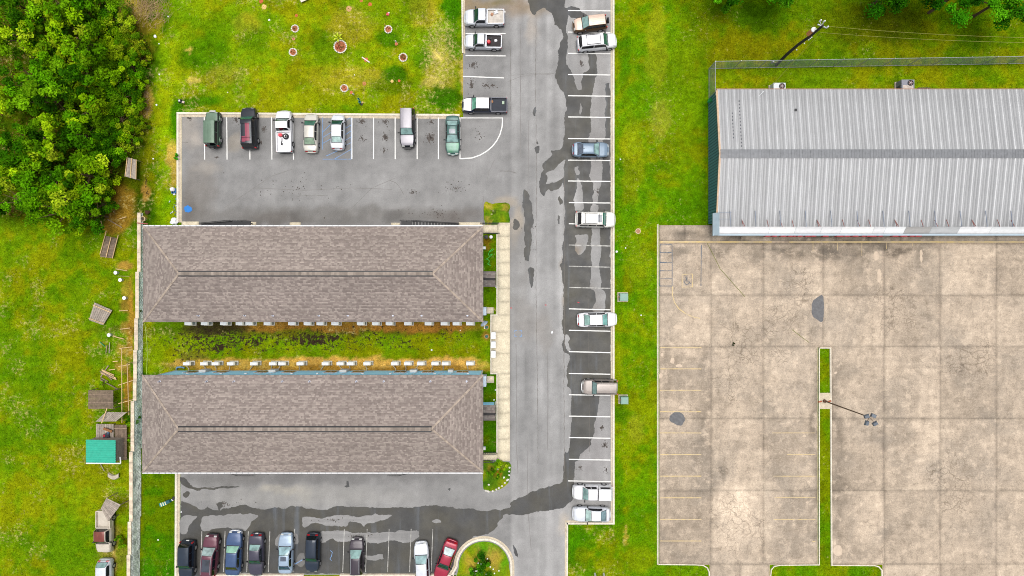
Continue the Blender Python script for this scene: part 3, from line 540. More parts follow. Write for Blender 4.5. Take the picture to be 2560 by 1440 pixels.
# ------------------------------------------------------------------ markings
def line(p0, p1, mat=MAT_LINE, w=2.6, z=.030, label='painted parking bay line', name='parking_line'):
    a, b = G(*p0), G(*p1); d = (b - a).normalized(); nrm = Vector((-d.y, d.x, 0)) * w * S / 2
    mb = MB(); k = max(1, int((b - a).length / .35)); rows = []
    for i in range(k + 1):
        q = a.lerp(b, i / k); j1, j2 = random.uniform(.85, 1.08), random.uniform(.85, 1.08)
        rows.append([(*(q - nrm * j1).xy, z), (*(q + nrm * j2).xy, z)])
    return struct(mb.grid(rows).build(name, mat, fix=False), label)
def flipz(o):
    return o
for x in (511, 567, 624, 679, 733): line((x, 293), (x + 1, 399))
for x in (880, 934, 988, 1043, 1096, 1150): line((x, 294), (x, 398))
line((1152, 295), (1254.6, 295)); line((1256, 293.7), (1256, 306))
pts = [(1256, 306), (1255, 318), (1250, 336), (1242, 352), (1231, 366), (1217, 378), (1200, 388), (1180, 395), (1150, 397)]
def polyline(pts, mat, w, label, name='parking_line', z=.031):
    P = [G(*p) for p in pts]; rows = []
    for i, p in enumerate(P):
        d = (P[min(i + 1, len(P) - 1)] - P[max(i - 1, 0)]).normalized(); n = Vector((-d.y, d.x, 0)) * w * S / 2
        rows.append([(*(p - n).xy, z), (*(p + n).xy, z)])
    return struct(MB().grid(rows).build(name, mat), label)
polyline(pts, MAT_LINE, 2.8, 'white curved line of the hatched corner')
for y in (30, 84, 139): line((1164, y), (1264, y + (1 if y > 100 else 0)))
line((1157, 191), (1260, 195))
for y in (27, 81, 134, 187, 240, 293, 347, 401, 453, 507, 560, 613, 666, 719, 772.5, 826, 879.5, 933.5, 986.5, 1040, 1093.5, 1148):
    line((1420 + (y > 500) * 2, y - .5 + (.6 if y > 900 else 0)), (1526, y + (2 if y > 560 else .6)), MAT_LINE if (y < 420 or y > 1000) else MAT_OLDLINE if y in (613, 666, 719) else MAT_LINE)
for y in (1202,): line((1420, y), (1527, y + 2))
for x in (562, 620, 674, 736, 860, 917, 972, 1027, 1081): line((x + 1, 1322 + (6 if x < 700 else 0)), (x - 3, 1430), MAT_OLDLINE, 1.8)
line((505, 1328), (502, 1435), MAT_OLDLINE, 1.8)
# blue hatching of the accessible bay
for p0, p1 in [((807, 293), (806, 374)), ((878, 295), (878, 398)), ((807, 398), (878, 398)), ((807, 330), (826, 312)), ((807, 344), (830, 330)), ((808, 358), (830, 346)), ((862, 304), (876, 294)), ((862, 322), (877, 313)), ((862, 338), (877, 328)), ((862, 352), (877, 343)), ((862, 365), (877, 357)), ((816, 390), (845, 377)), ((836, 398), (877, 374))]:
    line(p0, p1, MAT_BLUEL, 1.5, .033, 'faded blue hatch line of the accessible bay')
line((738, 1410), (760, 1397), MAT_BLUEL, 2.2, .033, 'faded blue paint line between parked cars')
patch('paint_mark', [(462, 518), (470, 514), (478, 518), (479, 526), (470, 532), (461, 525)], .034, M('blue_spill', C(40, 130, 215), .7), 'bright blue paint spill near the lot corner', 2.2, 5, step=2)
for q, (x, y, dx, dy) in enumerate([(1287, 826, 1, 1), (1304, 826, -1, 1), (1287, 841, 1, -1), (1304, 841, -1, -1)]):
    line((x, y), (x + 5 * dx, y), MAT_BLUEL, 1.3, .03, 'corner of a pale blue bracket mark on the drive', 'paint_mark'); line((x, y), (x, y + 5 * dy), MAT_BLUEL, 1.3, .034, 'corner of a pale blue bracket mark on the drive', 'paint_mark')
for x, y in ((1364, 762.5), (1446, 756), (1278, 770)): patch('paint_mark', [(x - 2, y - 1), (x + 2, y - 1), (x + 2, y + 1), (x - 2, y + 1)], .034, M('red_spray', C(220, 70, 80), .8), 'small red spray mark on the asphalt', .3, 3)
polyline([(826, 1376), (831, 1380), (829, 1390), (825, 1397), (829, 1401)], MAT_BLUEL, 1.5, 'worn blue accessible symbol in an empty bay', 'paint_mark', .034)

# ------------------------------------------------------------------ kerbs
def kerb(name, pts, side, label, h=.14, top=7, pan=7, parent=None):
    "pts: pixel polyline of the kerb's back edge; side=+1: the gutter lies on the walker's left hand (world)"
    P = [G(*p) for p in pts]; rk = []; rp = []
    for i, p in enumerate(P):
        a = (P[i] - P[i - 1]).normalized() if i > 0 else (P[1] - P[0]).normalized()
        b = (P[i + 1] - P[i]).normalized() if i < len(P) - 1 else a
        na = Vector((-a.y, a.x, 0)); nb = Vector((-b.y, b.x, 0)); n = (na + nb); n = n / max(.3, n.dot(na)) * side
        o = lambda w, z: (p.x + n.x * w * S, p.y + n.y * w * S, z)
        rk.append([o(0, 0), o(0, h), o(top - .6, h), o(top, h - .03), o(top + .6, .014)])
        rp.append([o(top + .5, .026), o(top + pan, .022), o(top + pan, 0.0)])
    k = MB().grid(rk).build(name, MAT_KERB, parent, fix=True)
    if parent is None: struct(k, label)
    if pan:
        g = MB().grid(rp).build('gutter', MAT_GUTTER, k, fix=True)
    return k
kerb('kerb', [(443, 556), (443, 281), (1149, 286)], -1, 'pale concrete kerb around the upper parking lot', top=5, pan=6.5)
kerb('kerb', [(1153, -80), (1155, 134)], 1, 'short kerb beside the two silver pickups', top=4, pan=4)
kerb('kerb', [(1535.5, -80), (1536, 1310), (1413, 1310), (1419, 1311), (1418, 1520)][:3], -1, 'long concrete kerb behind the eastern parking bays', top=4.5, pan=4.5)
kerb('kerb', [(1420, 1305), (1419, 1520)], -1, 'kerb along the drive below the eastern bays', top=4, pan=3.5)
kerb('kerb', [(439, 1182), (438, 1440)], 1, 'white kerb west of the lower parking row', top=5, pan=6)
kerb('kerb', [(530, 1440), (760, 1440)], 1, 'kerb in front of the lower parking row', top=4, pan=2)
kerb('kerb', [(850, 1440), (1135, 1440)], 1, 'kerb in front of the white and red cars', top=4, pan=2)
isl = [(1210 + 66 * math.cos(t), 1414 - 66 * math.sin(t)) for t in [math.radians(a) for a in range(-40, 221, 10)]]
tear = [(1276, 1520), (1276, 1460)] + [(1210 + 66 * math.cos(math.radians(a)), 1416 - 66 * math.sin(math.radians(a))) for a in range(0, 181, 9)] + [(1128, 1445), (1122, 1460)]
kerb('kerb', tear, -1, 'rounded kerb of the planted island at the drive entrance', top=5, pan=5)
# turf inside the island and the two corner beds lies on the asphalt sheet
MAT_TURF = attr_mat('turf', .95, ((4.5, .25), (16, .25)), .1, .6)
def turf(name, pts, z, label, amp=.6):
    o = rough_outline(pts, 4, amp, 5); cx = sum(p[0] for p in o) / len(o); cy = sum(p[1] for p in o) / len(o); rows = []
    for k in (0, .25, .5, .75, 1.0): rows.append([(cx + (p[0] - cx) * k, cy + (p[1] - cy) * k, z - (z - .0) * (k > .99)) for p in o + [o[0]]])
    mb = MB().grid(rows); m = mb.mesh(name); V = np.array(mb.v); cc, _, _ = ground_cols(V[:, 0], V[:, 1])
    a = m.color_attributes.new('Col', 'FLOAT_COLOR', 'POINT'); a.data.foreach_set('color', np.concatenate([cc, np.ones((len(cc), 1))], 1).astype(np.float32).ravel())
    return struct(link(name, m, MAT_TURF), label)
turf('planting_bed', [(1275, 1500)] + [(1210 + 65 * math.cos(math.radians(a)), 1416 - 65 * math.sin(math.radians(a))) for a in range(0, 181, 12)] + [(1140, 1500)], .10, 'grassy bed of the rounded island', .2)
turf('planting_bed', [(1210, 506), (1230, 508), (1264, 505), (1277, 515), (1273, 530), (1275, 558), (1240, 558), (1211, 558)], .07, 'patchy square bed of grass and soil beside the upper walkway', 1.0)
turf('planting_bed', [(1209, 1150), (1230, 1152), (1275, 1156), (1277, 1185), (1272, 1206), (1255, 1222), (1230, 1229), (1210, 1226), (1206, 1205)], .09, 'rounded green bed edged with white stones', .8)

# ------------------------------------------------------------------ concrete lot of the warehouse: single slabs over a dark bed
bed = struct(MB().prism([G(*p).xy for p in [(1648, 563), (2680, 563), (2680, 1520), (2206, 1520), (2206, 1412), (2078, 1412), (2078, 869), (2044, 869), (2044, 1412), (1924, 1412), (1924, 1520), (1774, 1520), (1774, 1412), (1648, 1412)]], 0, .012).build('concrete_lot', MAT_JUNK), 'cracked brown-grey concrete lot south of the warehouse')
LSP = [(2200, 480, 200, 40, .8), (1720, 590, 40, 16, .75), (1790, 650, 30, 50, .85), (1830, 600, 40, 14, .75), (2000, 625, 100, 20, .8), (2150, 620, 80, 20, .75), (2230, 620, 60, 16, .75), (2030, 840, 26, 30, .78), (2060, 600, 60, 12, .7), (2180, 590, 200, 10, .78), (2040, 1200, 14, 200, .76), (2092, 1200, 16, 220, .74), (2036, 1000, 10, 120, .74), (2088, 980, 12, 100, .76),
       (1760, 1150, 30, 240, .84), (1890, 1240, 60, 40, 1.12), (1840, 1320, 80, 60, 1.16), (1820, 1250, 60, 60, 1.14), (1880, 820, 90, 60, .93), (1950, 900, 80, 30, 1.08), (1700, 900, 40, 20, .86), (1990, 1330, 60, 60, .82), (2150, 1380, 60, 30, .84), (2260, 1350, 60, 60, .93), (1700, 1390, 50, 20, .82), (1900, 1010, 40, 60, .92), (1760, 1060, 20, 160, .84), (1800, 1170, 16, 16, .7), (1950, 1170, 26, 40, .8), (2240, 1100, 60, 20, .86), (2190, 650, 24, 60, 1.12), (2010, 1060, 40, 30, .88), (1720, 1290, 50, 40, .88), (1910, 1100, 30, 20, .8), (1700, 1200, 50, 60, .86), (1680, 1330, 40, 30, .82), (1700, 1120, 60, 30, .88), (1980, 1120, 60, 40, .86), (2000, 1240, 50, 30, .82), (1960, 1380, 70, 30, .86), (2130, 1180, 50, 60, .88), (2110, 1300, 30, 80, .84), (2150, 940, 60, 40, .92), (2260, 1000, 40, 300, .9), (1700, 960, 60, 40, .88), (1760, 900, 14, 60, .82), (1900, 640, 60, 50, .9), (2150, 700, 50, 60, .9), (2010, 800, 60, 40, .9), (1740, 680, 40, 50, .9), (1800, 790, 60, 30, .94), (1850, 960, 50, 60, 1.06), (2420, 1100, 60, 200, .9), (2500, 700, 80, 60, .88), (1690, 625, 30, 12, .7), (1800, 622, 40, 12, .68), (1880, 640, 24, 30, .8), (1960, 622, 60, 12, .66), (2070, 625, 40, 14, .66), (2130, 630, 14, 40, .78), (2170, 640, 20, 50, .8), (2240, 622, 50, 10, .7), (2290, 640, 14, 40, .8), (1720, 582, 30, 12, .7), (1860, 594, 60, 7, .7), (1990, 596, 60, 6, .72), (2160, 596, 90, 6, .68), (1670, 880, 14, 60, .82), (1665, 1100, 10, 240, .85), (1800, 1060, 12, 120, .88), (1925, 1000, 10, 200, .88), (2215, 1150, 8, 250, .86), (1840, 1120, 60, 14, .9), (1980, 960, 50, 10, .88), (2140, 1060, 60, 8, .88)]
CRK = [(1880, 830, 90, 45), (1950, 780, 70, 40), (1850, 880, 60, 30), (2240, 790, 70, 50), (2220, 740, 90, 16), (1930, 890, 60, 30), (1800, 1170, 20, 18), (1850, 1330, 70, 60), (1990, 740, 40, 30), (1820, 1290, 50, 60), (1990, 690, 40, 40), (1830, 960, 60, 60), (2420, 900, 80, 60), (2380, 1200, 60, 90)]
def slab(px0, py0, px1, py1, parent, z=.03, g=.05, mat=MAT_LOT, name='concrete_slab'):
    x0, y0 = G(px0 + g, py1 - g).xy; x1, y1 = G(px1 - g, py0 + g).xy
    nx = max(2, int((x1 - x0) / .4)); ny = max(2, int((y1 - y0) / .4))
    xs = np.linspace(x0, x1, nx + 1); ys = np.linspace(y0, y1, ny + 1)
    XX, YY = np.meshgrid(xs, ys); X, Y = XX.ravel(), YY.ravel(); n = nx + 1; nt = len(X)
    idx = (np.arange(ny)[:, None] * n + np.arange(nx)[None, :]).ravel(); F = [np.stack([idx, idx + 1, idx + n + 1, idx + n], 1)]
    ring = list(range(n)) + [n * k + nx for k in range(1, ny + 1)] + [ny * n + k for k in range(nx - 1, -1, -1)] + [n * k for k in range(ny - 1, 0, -1)]
    ring = np.array(ring); nr = len(ring)
    F.append(np.stack([ring, nt + np.arange(nr), nt + (np.arange(nr) + 1) % nr, np.roll(ring, -1)], 1))
    X = np.concatenate([X, X[ring]]); Y = np.concatenate([Y, Y[ring]]); Z = np.full(len(X), z); Z[nt:] = .0
    px = X / S + 1280; py = 720 - Y / S; c = np.ones(len(X))
    wx = px + (fbm(px, py, 40, 51) - .5) * 50; wy = py + (fbm(px, py, 40, 57) - .5) * 50
    for cx, cy, rx, ry, v in LSP: c *= 1 + (v - 1) * 1.5 * sstep(1.5, .1, ((wx - cx) / rx) ** 2 + ((wy - cy) / ry) ** 2) * (.5 + .9 * fbm(px, py, 12, 63))
    e = np.minimum.reduce([px - px0, px1 - px, py - py0, py1 - py]); c *= 1 - .0 * e
    m = np_mesh(name, np.stack([X, Y, Z], 1), np.concatenate(F), np.stack([c, c, c], 1)); ck_ = np.zeros(len(X))
    for cx, cy, rx, ry in CRK: ck_ = np.maximum(ck_, 1.3 * sstep(1.4, .3, ((wx - cx) / rx) ** 2 + ((wy - cy) / ry) ** 2))
    a = m.color_attributes.new('Mask', 'FLOAT_COLOR', 'POINT'); a.data.foreach_set('color', np.stack([ck_, ck_, ck_, ck_ * 0 + 1], 1).astype(np.float32).ravel())
    return link(name, m, mat, parent)
for y0, y1 in ((607, 738.5), (738.5, 867)):
    for x0, x1 in ((1648, 1777), (1777, 1908), (1908, 2057), (2057, 2210), (2210, 2350), (2350, 2490), (2490, 2680)): slab(x0, y0, x1, y1, bed)
for y0, y1 in ((867, 1047), (1047, 1227), (1227, 1411)):
    for x0, x1 in ((1648, 1777), (1777, 1908), (1908, 2043), (2079, 2210), (2210, 2350), (2350, 2490), (2490, 2680)): slab(x0, y0, x1, y1, bed)
for x0, x1 in ((1775, 1850), (1850, 1923), (2207, 2350), (2350, 2490), (2490, 2680)): slab(x0, 1411, x1, 1520, bed)
apron_xs = [1648, 1712, 1777, 1850, 1930, 2010, 2090, 2170, 2250, 2330, 2410, 2490, 2680]
for x0, x1 in zip(apron_xs[:-1], apron_xs[1:]): slab(x0, 563, x1, 603, bed, .13, .3, name='apron_slab')
# yellow kerb front of the apron, with a gap at the ramp
for x0, x1 in ((1650, 1928), (1972, 2680)):
    a, b = G(x0, 607), G(x1, 603); struct(MB().box(a.x, b.x, a.y, b.y, 0, .145).build('kerb', MAT_YELLOW), 'worn yellow kerb edge before the warehouse' if x0 > 1900 else 'worn yellow kerb edge at the corner of the concrete lot')
ck = []
def edge_kerb(pts, label): ck.append(kerb('kerb', pts, 1, label, .12, 2.6, 0))
edge_kerb([(1645.5, 1411), (1645.5, 561), (1785, 561)][:2], 'low kerb at the west edge of the concrete lot')
edge_kerb([(1775, 1450), (1774, 1430), (1769, 1418), (1758, 1411.5), (1740, 1410), (1646, 1409)], 'curved kerb at the south-west corner of the concrete lot')
edge_kerb([(2046, 868.5), (2046, 1410), (1950, 1411), (1934, 1414), (1926, 1424), (1924, 1450)], 'kerb on the west side of the long grass strip')
edge_kerb([(2206, 1450), (2205, 1424), (2197, 1415), (2186, 1412), (2080, 1411), (2077, 868.5), (2046, 868.5)], 'kerb on the east side of the long grass strip')
# yellow bay lines and blue markings on the concrete
for i, y in enumerate((869, 922, 975.5, 1029, 1082, 1136, 1190, 1244, 1298, 1352)): line((1650, y), (1753, y), MAT_YELLOW, 2.2, .05, 'worn yellow bay line on the concrete lot')
for y, x0 in ((1082, 1930), (1136, 1968), (1190, 1933), (1243, 1936), (1298, 1934), (1353, 2030)): line((x0, y), (2038, y), MAT_YELLOW, 1.6, .05, 'faint yellow bay line beside the grass strip')
for x, y1 in ((2154, 640), (2216, 622), (2280, 616), (2032, 628), (2093, 626)): line((x, 608), (x, y1), MAT_YELLOW, 1.2, .05, 'faint yellow bay line below the warehouse apron')
polyline([(1681, 716), (1681, 738), (1686, 756), (1697, 772), (1714, 784), (1732, 792), (1750, 796)], MAT_YELLOW, 2.2, 'curved yellow line on the concrete lot', z=.05)
for p0, p1 in [((1650, 612), (1680, 612)), ((1650, 612), (1649, 716)), ((1680, 612), (1680, 716)), ((1650, 631), (1680, 631)), ((1650, 656), (1680, 656)), ((1650, 677), (1680, 677)), ((1650, 697), (1680, 697)), ((1650, 715), (1680, 715)), ((1753, 612), (1752, 715))]:
    line(p0, p1, MAT_DBLUE, 1.9, .05 + random.random() * .006, 'dark blue line of the accessible bay by the warehouse')
for p0, p1 in [((1705, 686), (1731, 685)), ((1705, 718), (1731, 717)), ((1705, 685), (1705, 718)), ((1731, 685), (1731, 718))]: line(p0, p1, MAT_YELLOW, 1.6, .05 + random.random() * .005, 'yellow frame of the accessible symbol', 'paint_mark')
# wheelchair symbol
wcx, wcy = 1717, 702
sym = MB()
def sympts(pts, w): 
    for a, b in zip(pts[:-1], pts[1:]):
        A, B_ = G(wcx + a[0], wcy + a[1]), G(wcx + b[0], wcy + b[1]); d = (B_ - A).normalized(); n = Vector((-d.y, d.x, 0)) * w * S / 2; sym.add([(*(A - n).xy, .052), (*(B_ - n).xy, .052), (*(B_ + n).xy, .052), (*(A + n).xy, .052)], [(0, 1, 2, 3)])
sympts([(-1 + 2 * math.cos(t), -8 + 2 * math.sin(t)) for t in np.linspace(0, 6.283, 9)], 1.6); sympts([(-1, -5), (-1, 1), (5, 1), (8, 7), (10, 6)], 1.6); sympts([(-1, -2), (4, -2)], 1.4); sympts([(0 + 6 * math.cos(t), 3 + 6 * math.sin(t)) for t in np.linspace(.3, 4.2, 12)], 1.3)
struct(sym.build('paint_mark', MAT_DBLUE), 'blue wheelchair symbol painted in a yellow frame')
DPATCH = M('asphalt_patch', C(112, 112, 114), .85, var=.2, scale=3)
patch('pavement_patch', [(2057, 741), (2057, 801), (2040, 798), (2030, 787), (2029, 762), (2036, 748)], .046, DPATCH, 'dark half-round asphalt patch in the concrete', .8, 2)
patch('pavement_patch', [(1674, 1040), (1686, 1031), (1698, 1030), (1710, 1040), (1711, 1052), (1702, 1064), (1688, 1060), (1675, 1052)], .046, DPATCH, 'dark round asphalt patch in the concrete', .8, 4)
LPATCH = M('pale_patch', C(214, 194, 172), .9, var=.1)
for i, (x, y, rx, ry) in enumerate([(1704, 1018, 8, 5), (1697, 914, 8, 4), (1681, 902, 6, 8), (1655, 887, 5, 4), (1651, 939, 5, 6), (2094, 1376, 12, 13), (1989, 907, 6, 4), (1972, 877, 4, 3), (2010, 1090, 5, 3), (2017, 1255, 4, 3), (2089, 932, 4, 3), (2190, 640, 7, 12), (2198, 690, 5, 18), (2302, 640, 4, 16), (1695, 818, 12, 5)]):
    patch('pavement_patch', [(x + rx * math.cos(t), y + ry * math.sin(t)) for t in np.linspace(0, 5.6, 9)], .046, LPATCH, 'small pale mortar patch in the concrete', 1.6, 90 + i)
MAT_WEED = M('joint_weeds', C(120, 122, 60), .9, var=.3)
for p in ([(1743, 563), (1758, 590), (1776, 624)], [(1776, 624), (1800, 672), (1830, 706), (1862, 742)], [(1980, 824), (2000, 840), (2022, 856)]):
    polyline(p, MAT_WEED, 1.4, 'narrow weedy trench across the concrete', 'pavement_crack', .047)

# ------------------------------------------------------------------ walkway in front of the two buildings
walk = struct(MB().box(G(1245, 0).x, G(1275, 0).x, G(0, 1152).y, G(0, 557).y, 0, .09).build('walkway', MAT_GUTTER), 'pale concrete walkway along the drive')
def wslab(x0, y0, x1, y1, z=.12): slab(x0, y0, x1, y1, walk, z, .12, MAT_WALK, 'walkway_slab')
ys = [560, 592, 625, 658, 690, 722, 755, 788, 831, 884, 935, 968, 1000, 1033, 1066, 1098, 1130, 1152]
for y0, y1 in zip(ys[:-1], ys[1:]): wslab(1229 if 788 <= y0 < 935 else 1244, y0, 1275, y1)
for x0, y0, x1, y1 in ((1206, 562, 1244, 583), (1206, 1133, 1244, 1150), (1147, 556, 1206, 570), (978, 557, 1000, 572), (725, 556, 752, 572), (620, 555, 641, 572), (455, 554, 498, 572), (1211, 768, 1234, 784), (1213, 940, 1235, 957)): wslab(x0, y0, x1, y1, .10)
for pts in ([(1241, 586), (1241, 786), (1226, 786), (1226, 935), (1241, 935), (1241, 1132)],):
    kerb('kerb', pts, 1, 'white raised edging between lawn strip and walkway', .16, 3, 0)

# ------------------------------------------------------------------ the two long buildings
def shingle_cols(n, dark=0.):
    t = rng.random(n); base = np.where((t < .45)[:, None], lin((151, 138, 132)), np.where((t < .8)[:, None], lin((175, 162, 154)), lin((163, 150, 143))))
    return base * (1 + rng.uniform(-.1, .1, (n, 1)))
ROWT = []
def shingle_face(acc, o, u, v, w_of_d, dmax, slope, z0, e=.165):
    """courses of tabs on one slope: o eave start, u along the eave, v up-slope in plan; w_of_d(d) gives the run's ends at plan distance d"""
    k = int(dmax / e); pat = 0
    for r in range(k + 1):
        d0, d1 = r * e, min((r + 1) * e, dmax); 
        if d1 - d0 < .02: break
        a0, b0 = w_of_d(d0); a1, b1 = w_of_d(d1); x = a0 - random.random() * .3; rt = random.uniform(.93, 1.07)
        while x < b0:
            wd = random.choice((.16, .2, .26, .34, .45)); x2 = x + wd
            q = []
            for xx, dd, aa, bb, up in ((x, d0, a0, b0, .016), (x2, d0, a0, b0, .016), (x2, d1, a1, b1, .004), (x, d1, a1, b1, .004)):
                xx = min(max(xx, aa), bb); q.append((o[0] + u[0] * xx + v[0] * dd, o[1] + u[1] * xx + v[1] * dd, z0 + dd * slope + up))
            lo = [(p[0], p[1], p[2] - .02) for p in q[:2]]
            acc.append(q + lo); ROWT.append(rt); x = x2
def hip_roof(parent, X0, X1, Y0, Y1, ze, slope, over_mat, ridge_dark):
    hw = (Y1 - Y0) / 2; zr = ze + hw * slope; yc = (Y0 + Y1) / 2
    roof = MB().add([(X0, Y0, ze - .18), (X1, Y0, ze - .18), (X1, Y1, ze - .18), (X0, Y1, ze - .18), (X0, Y0, ze - .02), (X1, Y0, ze - .02), (X1, Y1, ze - .02), (X0, Y1, ze - .02), (X0 + hw, yc, zr - .02), (X1 - hw, yc, zr - .02)],
                    [(3, 2, 1, 0), (0, 1, 5, 4), (1, 2, 6, 5), (2, 3, 7, 6), (3, 0, 4, 7), (4, 5, 9, 8), (5, 6, 9), (6, 7, 8, 9), (7, 4, 8)]).build('roof', over_mat, parent)
    acc = []
    shingle_face(acc, (X0, Y0), (1, 0), (0, 1), lambda d: (d, X1 - X0 - d), hw, slope, ze)
    shingle_face(acc, (X1, Y1), (-1, 0), (0, -1), lambda d: (d, X1 - X0 - d), hw, slope, ze)
    shingle_face(acc, (X1, Y0), (0, 1), (-1, 0), lambda d: (d, Y1 - Y0 - d), hw, slope, ze)
    shingle_face(acc, (X0, Y1), (0, -1), (1, 0), lambda d: (d, Y1 - Y0 - d), hw, slope, ze)
    n = len(acc); V = np.array(acc, np.float32).reshape(-1, 3); i = np.arange(n) * 6
    F = np.concatenate([np.stack([i, i + 1, i + 2, i + 3], 1), np.stack([i, i + 4, i + 5, i + 1], 1)])
    c = shingle_cols(n) * np.array(ROWT[-n:])[:, None]; V2 = V.reshape(n, 6, 3).mean(1); c *= (.90 + .2 * fbm(V2[:, 0], V2[:, 1], 5, 13))[:, None]
    sh = link('shingles', np_mesh('shingles', V, F, np.repeat(c, 6, 0)), MAT_SHINGLE, roof); stuff(sh)
    # hip and ridge caps, one piece each
    cap = MB().add([(-.16, -.11, -.035), (.16, -.11, -.035), (.16, 0, .03), (-.16, 0, .03), (.16, .11, -.035), (-.16, .11, -.035)], [(0, 1, 2, 3), (3, 2, 4, 5), (1, 0, 5, 4), (0, 3, 5), (1, 4, 2)]).mesh('hip_cap')
    cap.materials.append(MAT_CAP)
    for cx, cy, sx, sy in ((X0, Y0, 1, 1), (X1, Y0, -1, 1), (X1, Y1, -1, -1), (X0, Y1, 1, -1)):
        L = hw * math.sqrt(2); nn = int(L / .3); pitch = math.atan2(hw * slope, L); az = math.atan2(sy, sx)
        for k in range(nn):
            t = (k + .5) / nn; o = bpy.data.objects.new('hip_cap', cap); COL.objects.link(o); o.parent = roof
            o.location = (cx + sx * hw * t, cy + sy * hw * t, ze + hw * slope * t + .055); o.rotation_euler = (0, -pitch - .04, az)
    xa, xb = X0 + hw, X1 - hw
    vent = MB().box(xa, xb, yc - .31, yc + .31, zr - .13, zr + .09).build('ridge_vent', MAT_BLACK, roof)
    rc = MB().add([(-.15, -.19, .0), (.15, -.19, .0), (.15, 0, .05), (-.15, 0, .05), (.15, .19, .0), (-.15, .19, .0)], [(0, 1, 2, 3), (3, 2, 4, 5), (1, 0, 5, 4), (0, 3, 5), (1, 4, 2)]).mesh('ridge_cap'); rc.materials.append(MAT_RCAP)
    nn = int((xb - xa) / .3)
    for k in range(nn):
        o = bpy.data.objects.new('ridge_cap', rc); COL.objects.link(o); o.parent = roof; o.location = (xa + (k + .5) * (xb - xa) / nn, yc, zr + .112 + (k % 2) * .004)
    return roof, zr
MAT_SHINGLE = attr_mat('roof_shingle', .92, ((30, .12),), .2, .3)
MAT_DECK = M('roof_deck', C(120, 106, 100), .9)
MAT_CAP = M('cap_shingle', C(180, 164, 150), .9, var=.15, tint=.22)
MAT_RCAP = M('ridge_cap_shingle', C(150, 138, 128), .9, var=.15, tint=.25)
MAT_TRIM = M('white_trim', C(236, 236, 238), .5, var=.06)
MAT_PANE = M('dark_window_pane', C(52, 52, 50), .15, var=.1, spec=.5)
ZE, SL = 5.7, .42
def motel(name, label, xl, xr, yt, yb, front):
    A, B_ = G(xl, yb, ZE), G(xr, yt, ZE); X0, X1, Y0, Y1 = A.x, B_.x, A.y, B_.y
    root = empty(name, ((X0 + X1) / 2, (Y0 + Y1) / 2, 0), 0, label, 'building'); ox, oy = root.location.xy
    R = lambda x, y: (x - ox, y - oy)
    x0, y0 = R(X0, Y0); x1, y1 = R(X1, Y1)
    # wall is set back more under the gallery on the side with the stairs
    n_in, s_in = (1.7, .35) if front == 'n' else (.35, 1.7)
    w = MB().box(x0 + .45, x1 - .4, y0 + s_in, y1 - n_in, 0, ZE - .1).build('wall', MAT_BLUEWALL, root)
    roof, zr = hip_roof(root, x0, x1, y0, y1, ZE, SL, MAT_DECK, None)
    for sx in (x0 + .42, x1 - .37):
        for sy in (y0 + s_in + .0, y1 - n_in - .0): MB().box(sx - .06, sx + .06, sy - .06, sy + .06, 0, ZE - .16).build('corner_trim', MAT_TRIM, root)
    # gutters, downspouts and gallery
    yf = y1 if front == 'n' else y0; sg = 1 if front == 'n' else -1
    g = MB().add([(x0, yf + sg * .01, ZE - .1), (x1, yf + sg * .01, ZE - .1), (x1, yf + sg * .15, ZE - .1), (x0, yf + sg * .15, ZE - .1), (x0, yf + sg * .01, ZE + .01), (x1, yf + sg * .01, ZE + .01), (x1, yf + sg * .15, ZE + .01), (x0, yf + sg * .15, ZE + .01), (x0, yf + sg * .03, ZE - .02), (x1, yf + sg * .03, ZE - .02), (x1, yf + sg * .12, ZE - .02), (x0, yf + sg * .12, ZE - .02)],
                 [(0, 1, 2, 3), (0, 1, 5, 4), (3, 2, 6, 7), (8, 9, 10, 11), (4, 5, 9, 8), (7, 6, 10, 11), (0, 3, 7, 4), (1, 2, 6, 5)]).build('gutter', MAT_TRIM, root, fix=True)
    k = x0 + .6
    hm = MB().box(-.03, .03, -.075, .075, -.015, .015).mesh('gutter_bracket'); hm.materials.append(MAT_STEEL)
    while k < x1:
        o = bpy.data.objects.new('gutter_bracket', hm); COL.objects.link(o); o.parent = g; o.location = (k, yf + sg * .08, ZE + .02); k += .68
    MB().box(x0 + .5, x1 - .5, min(yf - sg * .1, yf - sg * 1.68), max(yf - sg * .1, yf - sg * 1.68), 2.75, 2.95).build('gallery_floor', MAT_WALK, root)
    for i in range(11):
        xx = x0 + .6 + i * (x1 - x0 - 1.2) / 10; MB().box(xx - .07, xx + .07, yf - sg * .3 - .07, yf - sg * .3 + .07, 0, 5.5).build('gallery_post', MAT_TRIM, root)
    # doors and windows under the gallery
    yw = (y1 - n_in) if front == 'n' else (y0 + s_in)
    for i in range(9):
        for zf in (0, 2.95):
            xx = x0 + 2.4 + i * 4.25; MB().box(xx - .45, xx + .45, yw - .03, yw + .03, zf + .05, zf + 2.1).build('door', MAT_TRIM, root)
            fr = MB().box(xx + .9, xx + 2.2, yw - .03, yw + .03, zf + .8, zf + 2.0).build('window', MAT_TRIM, root); MB().box(xx + .97, xx + 2.13, yw - .04, yw + .04, zf + .87, zf + 1.93).build('pane', MAT_PANE, fr)
    return root, roof, R, (x0, x1, y0, y1)
NB, NROOF, NR, NBX = motel('apartment_building', 'upper two-storey building with brown shingled hip roof above the courtyard', 358, 1208, 566, 805, 'n')
SB, SROOF, SR, SBX = motel('apartment_building', 'lower two-storey building with brown shingled hip roof and blue wall', 355.5, 1208, 937.5, 1181, 's')
def roof_z(box, x, y):
    x0, x1, y0, y1 = box; return ZE + SL * min(x - x0, x1 - x, y - y0, y1 - y)
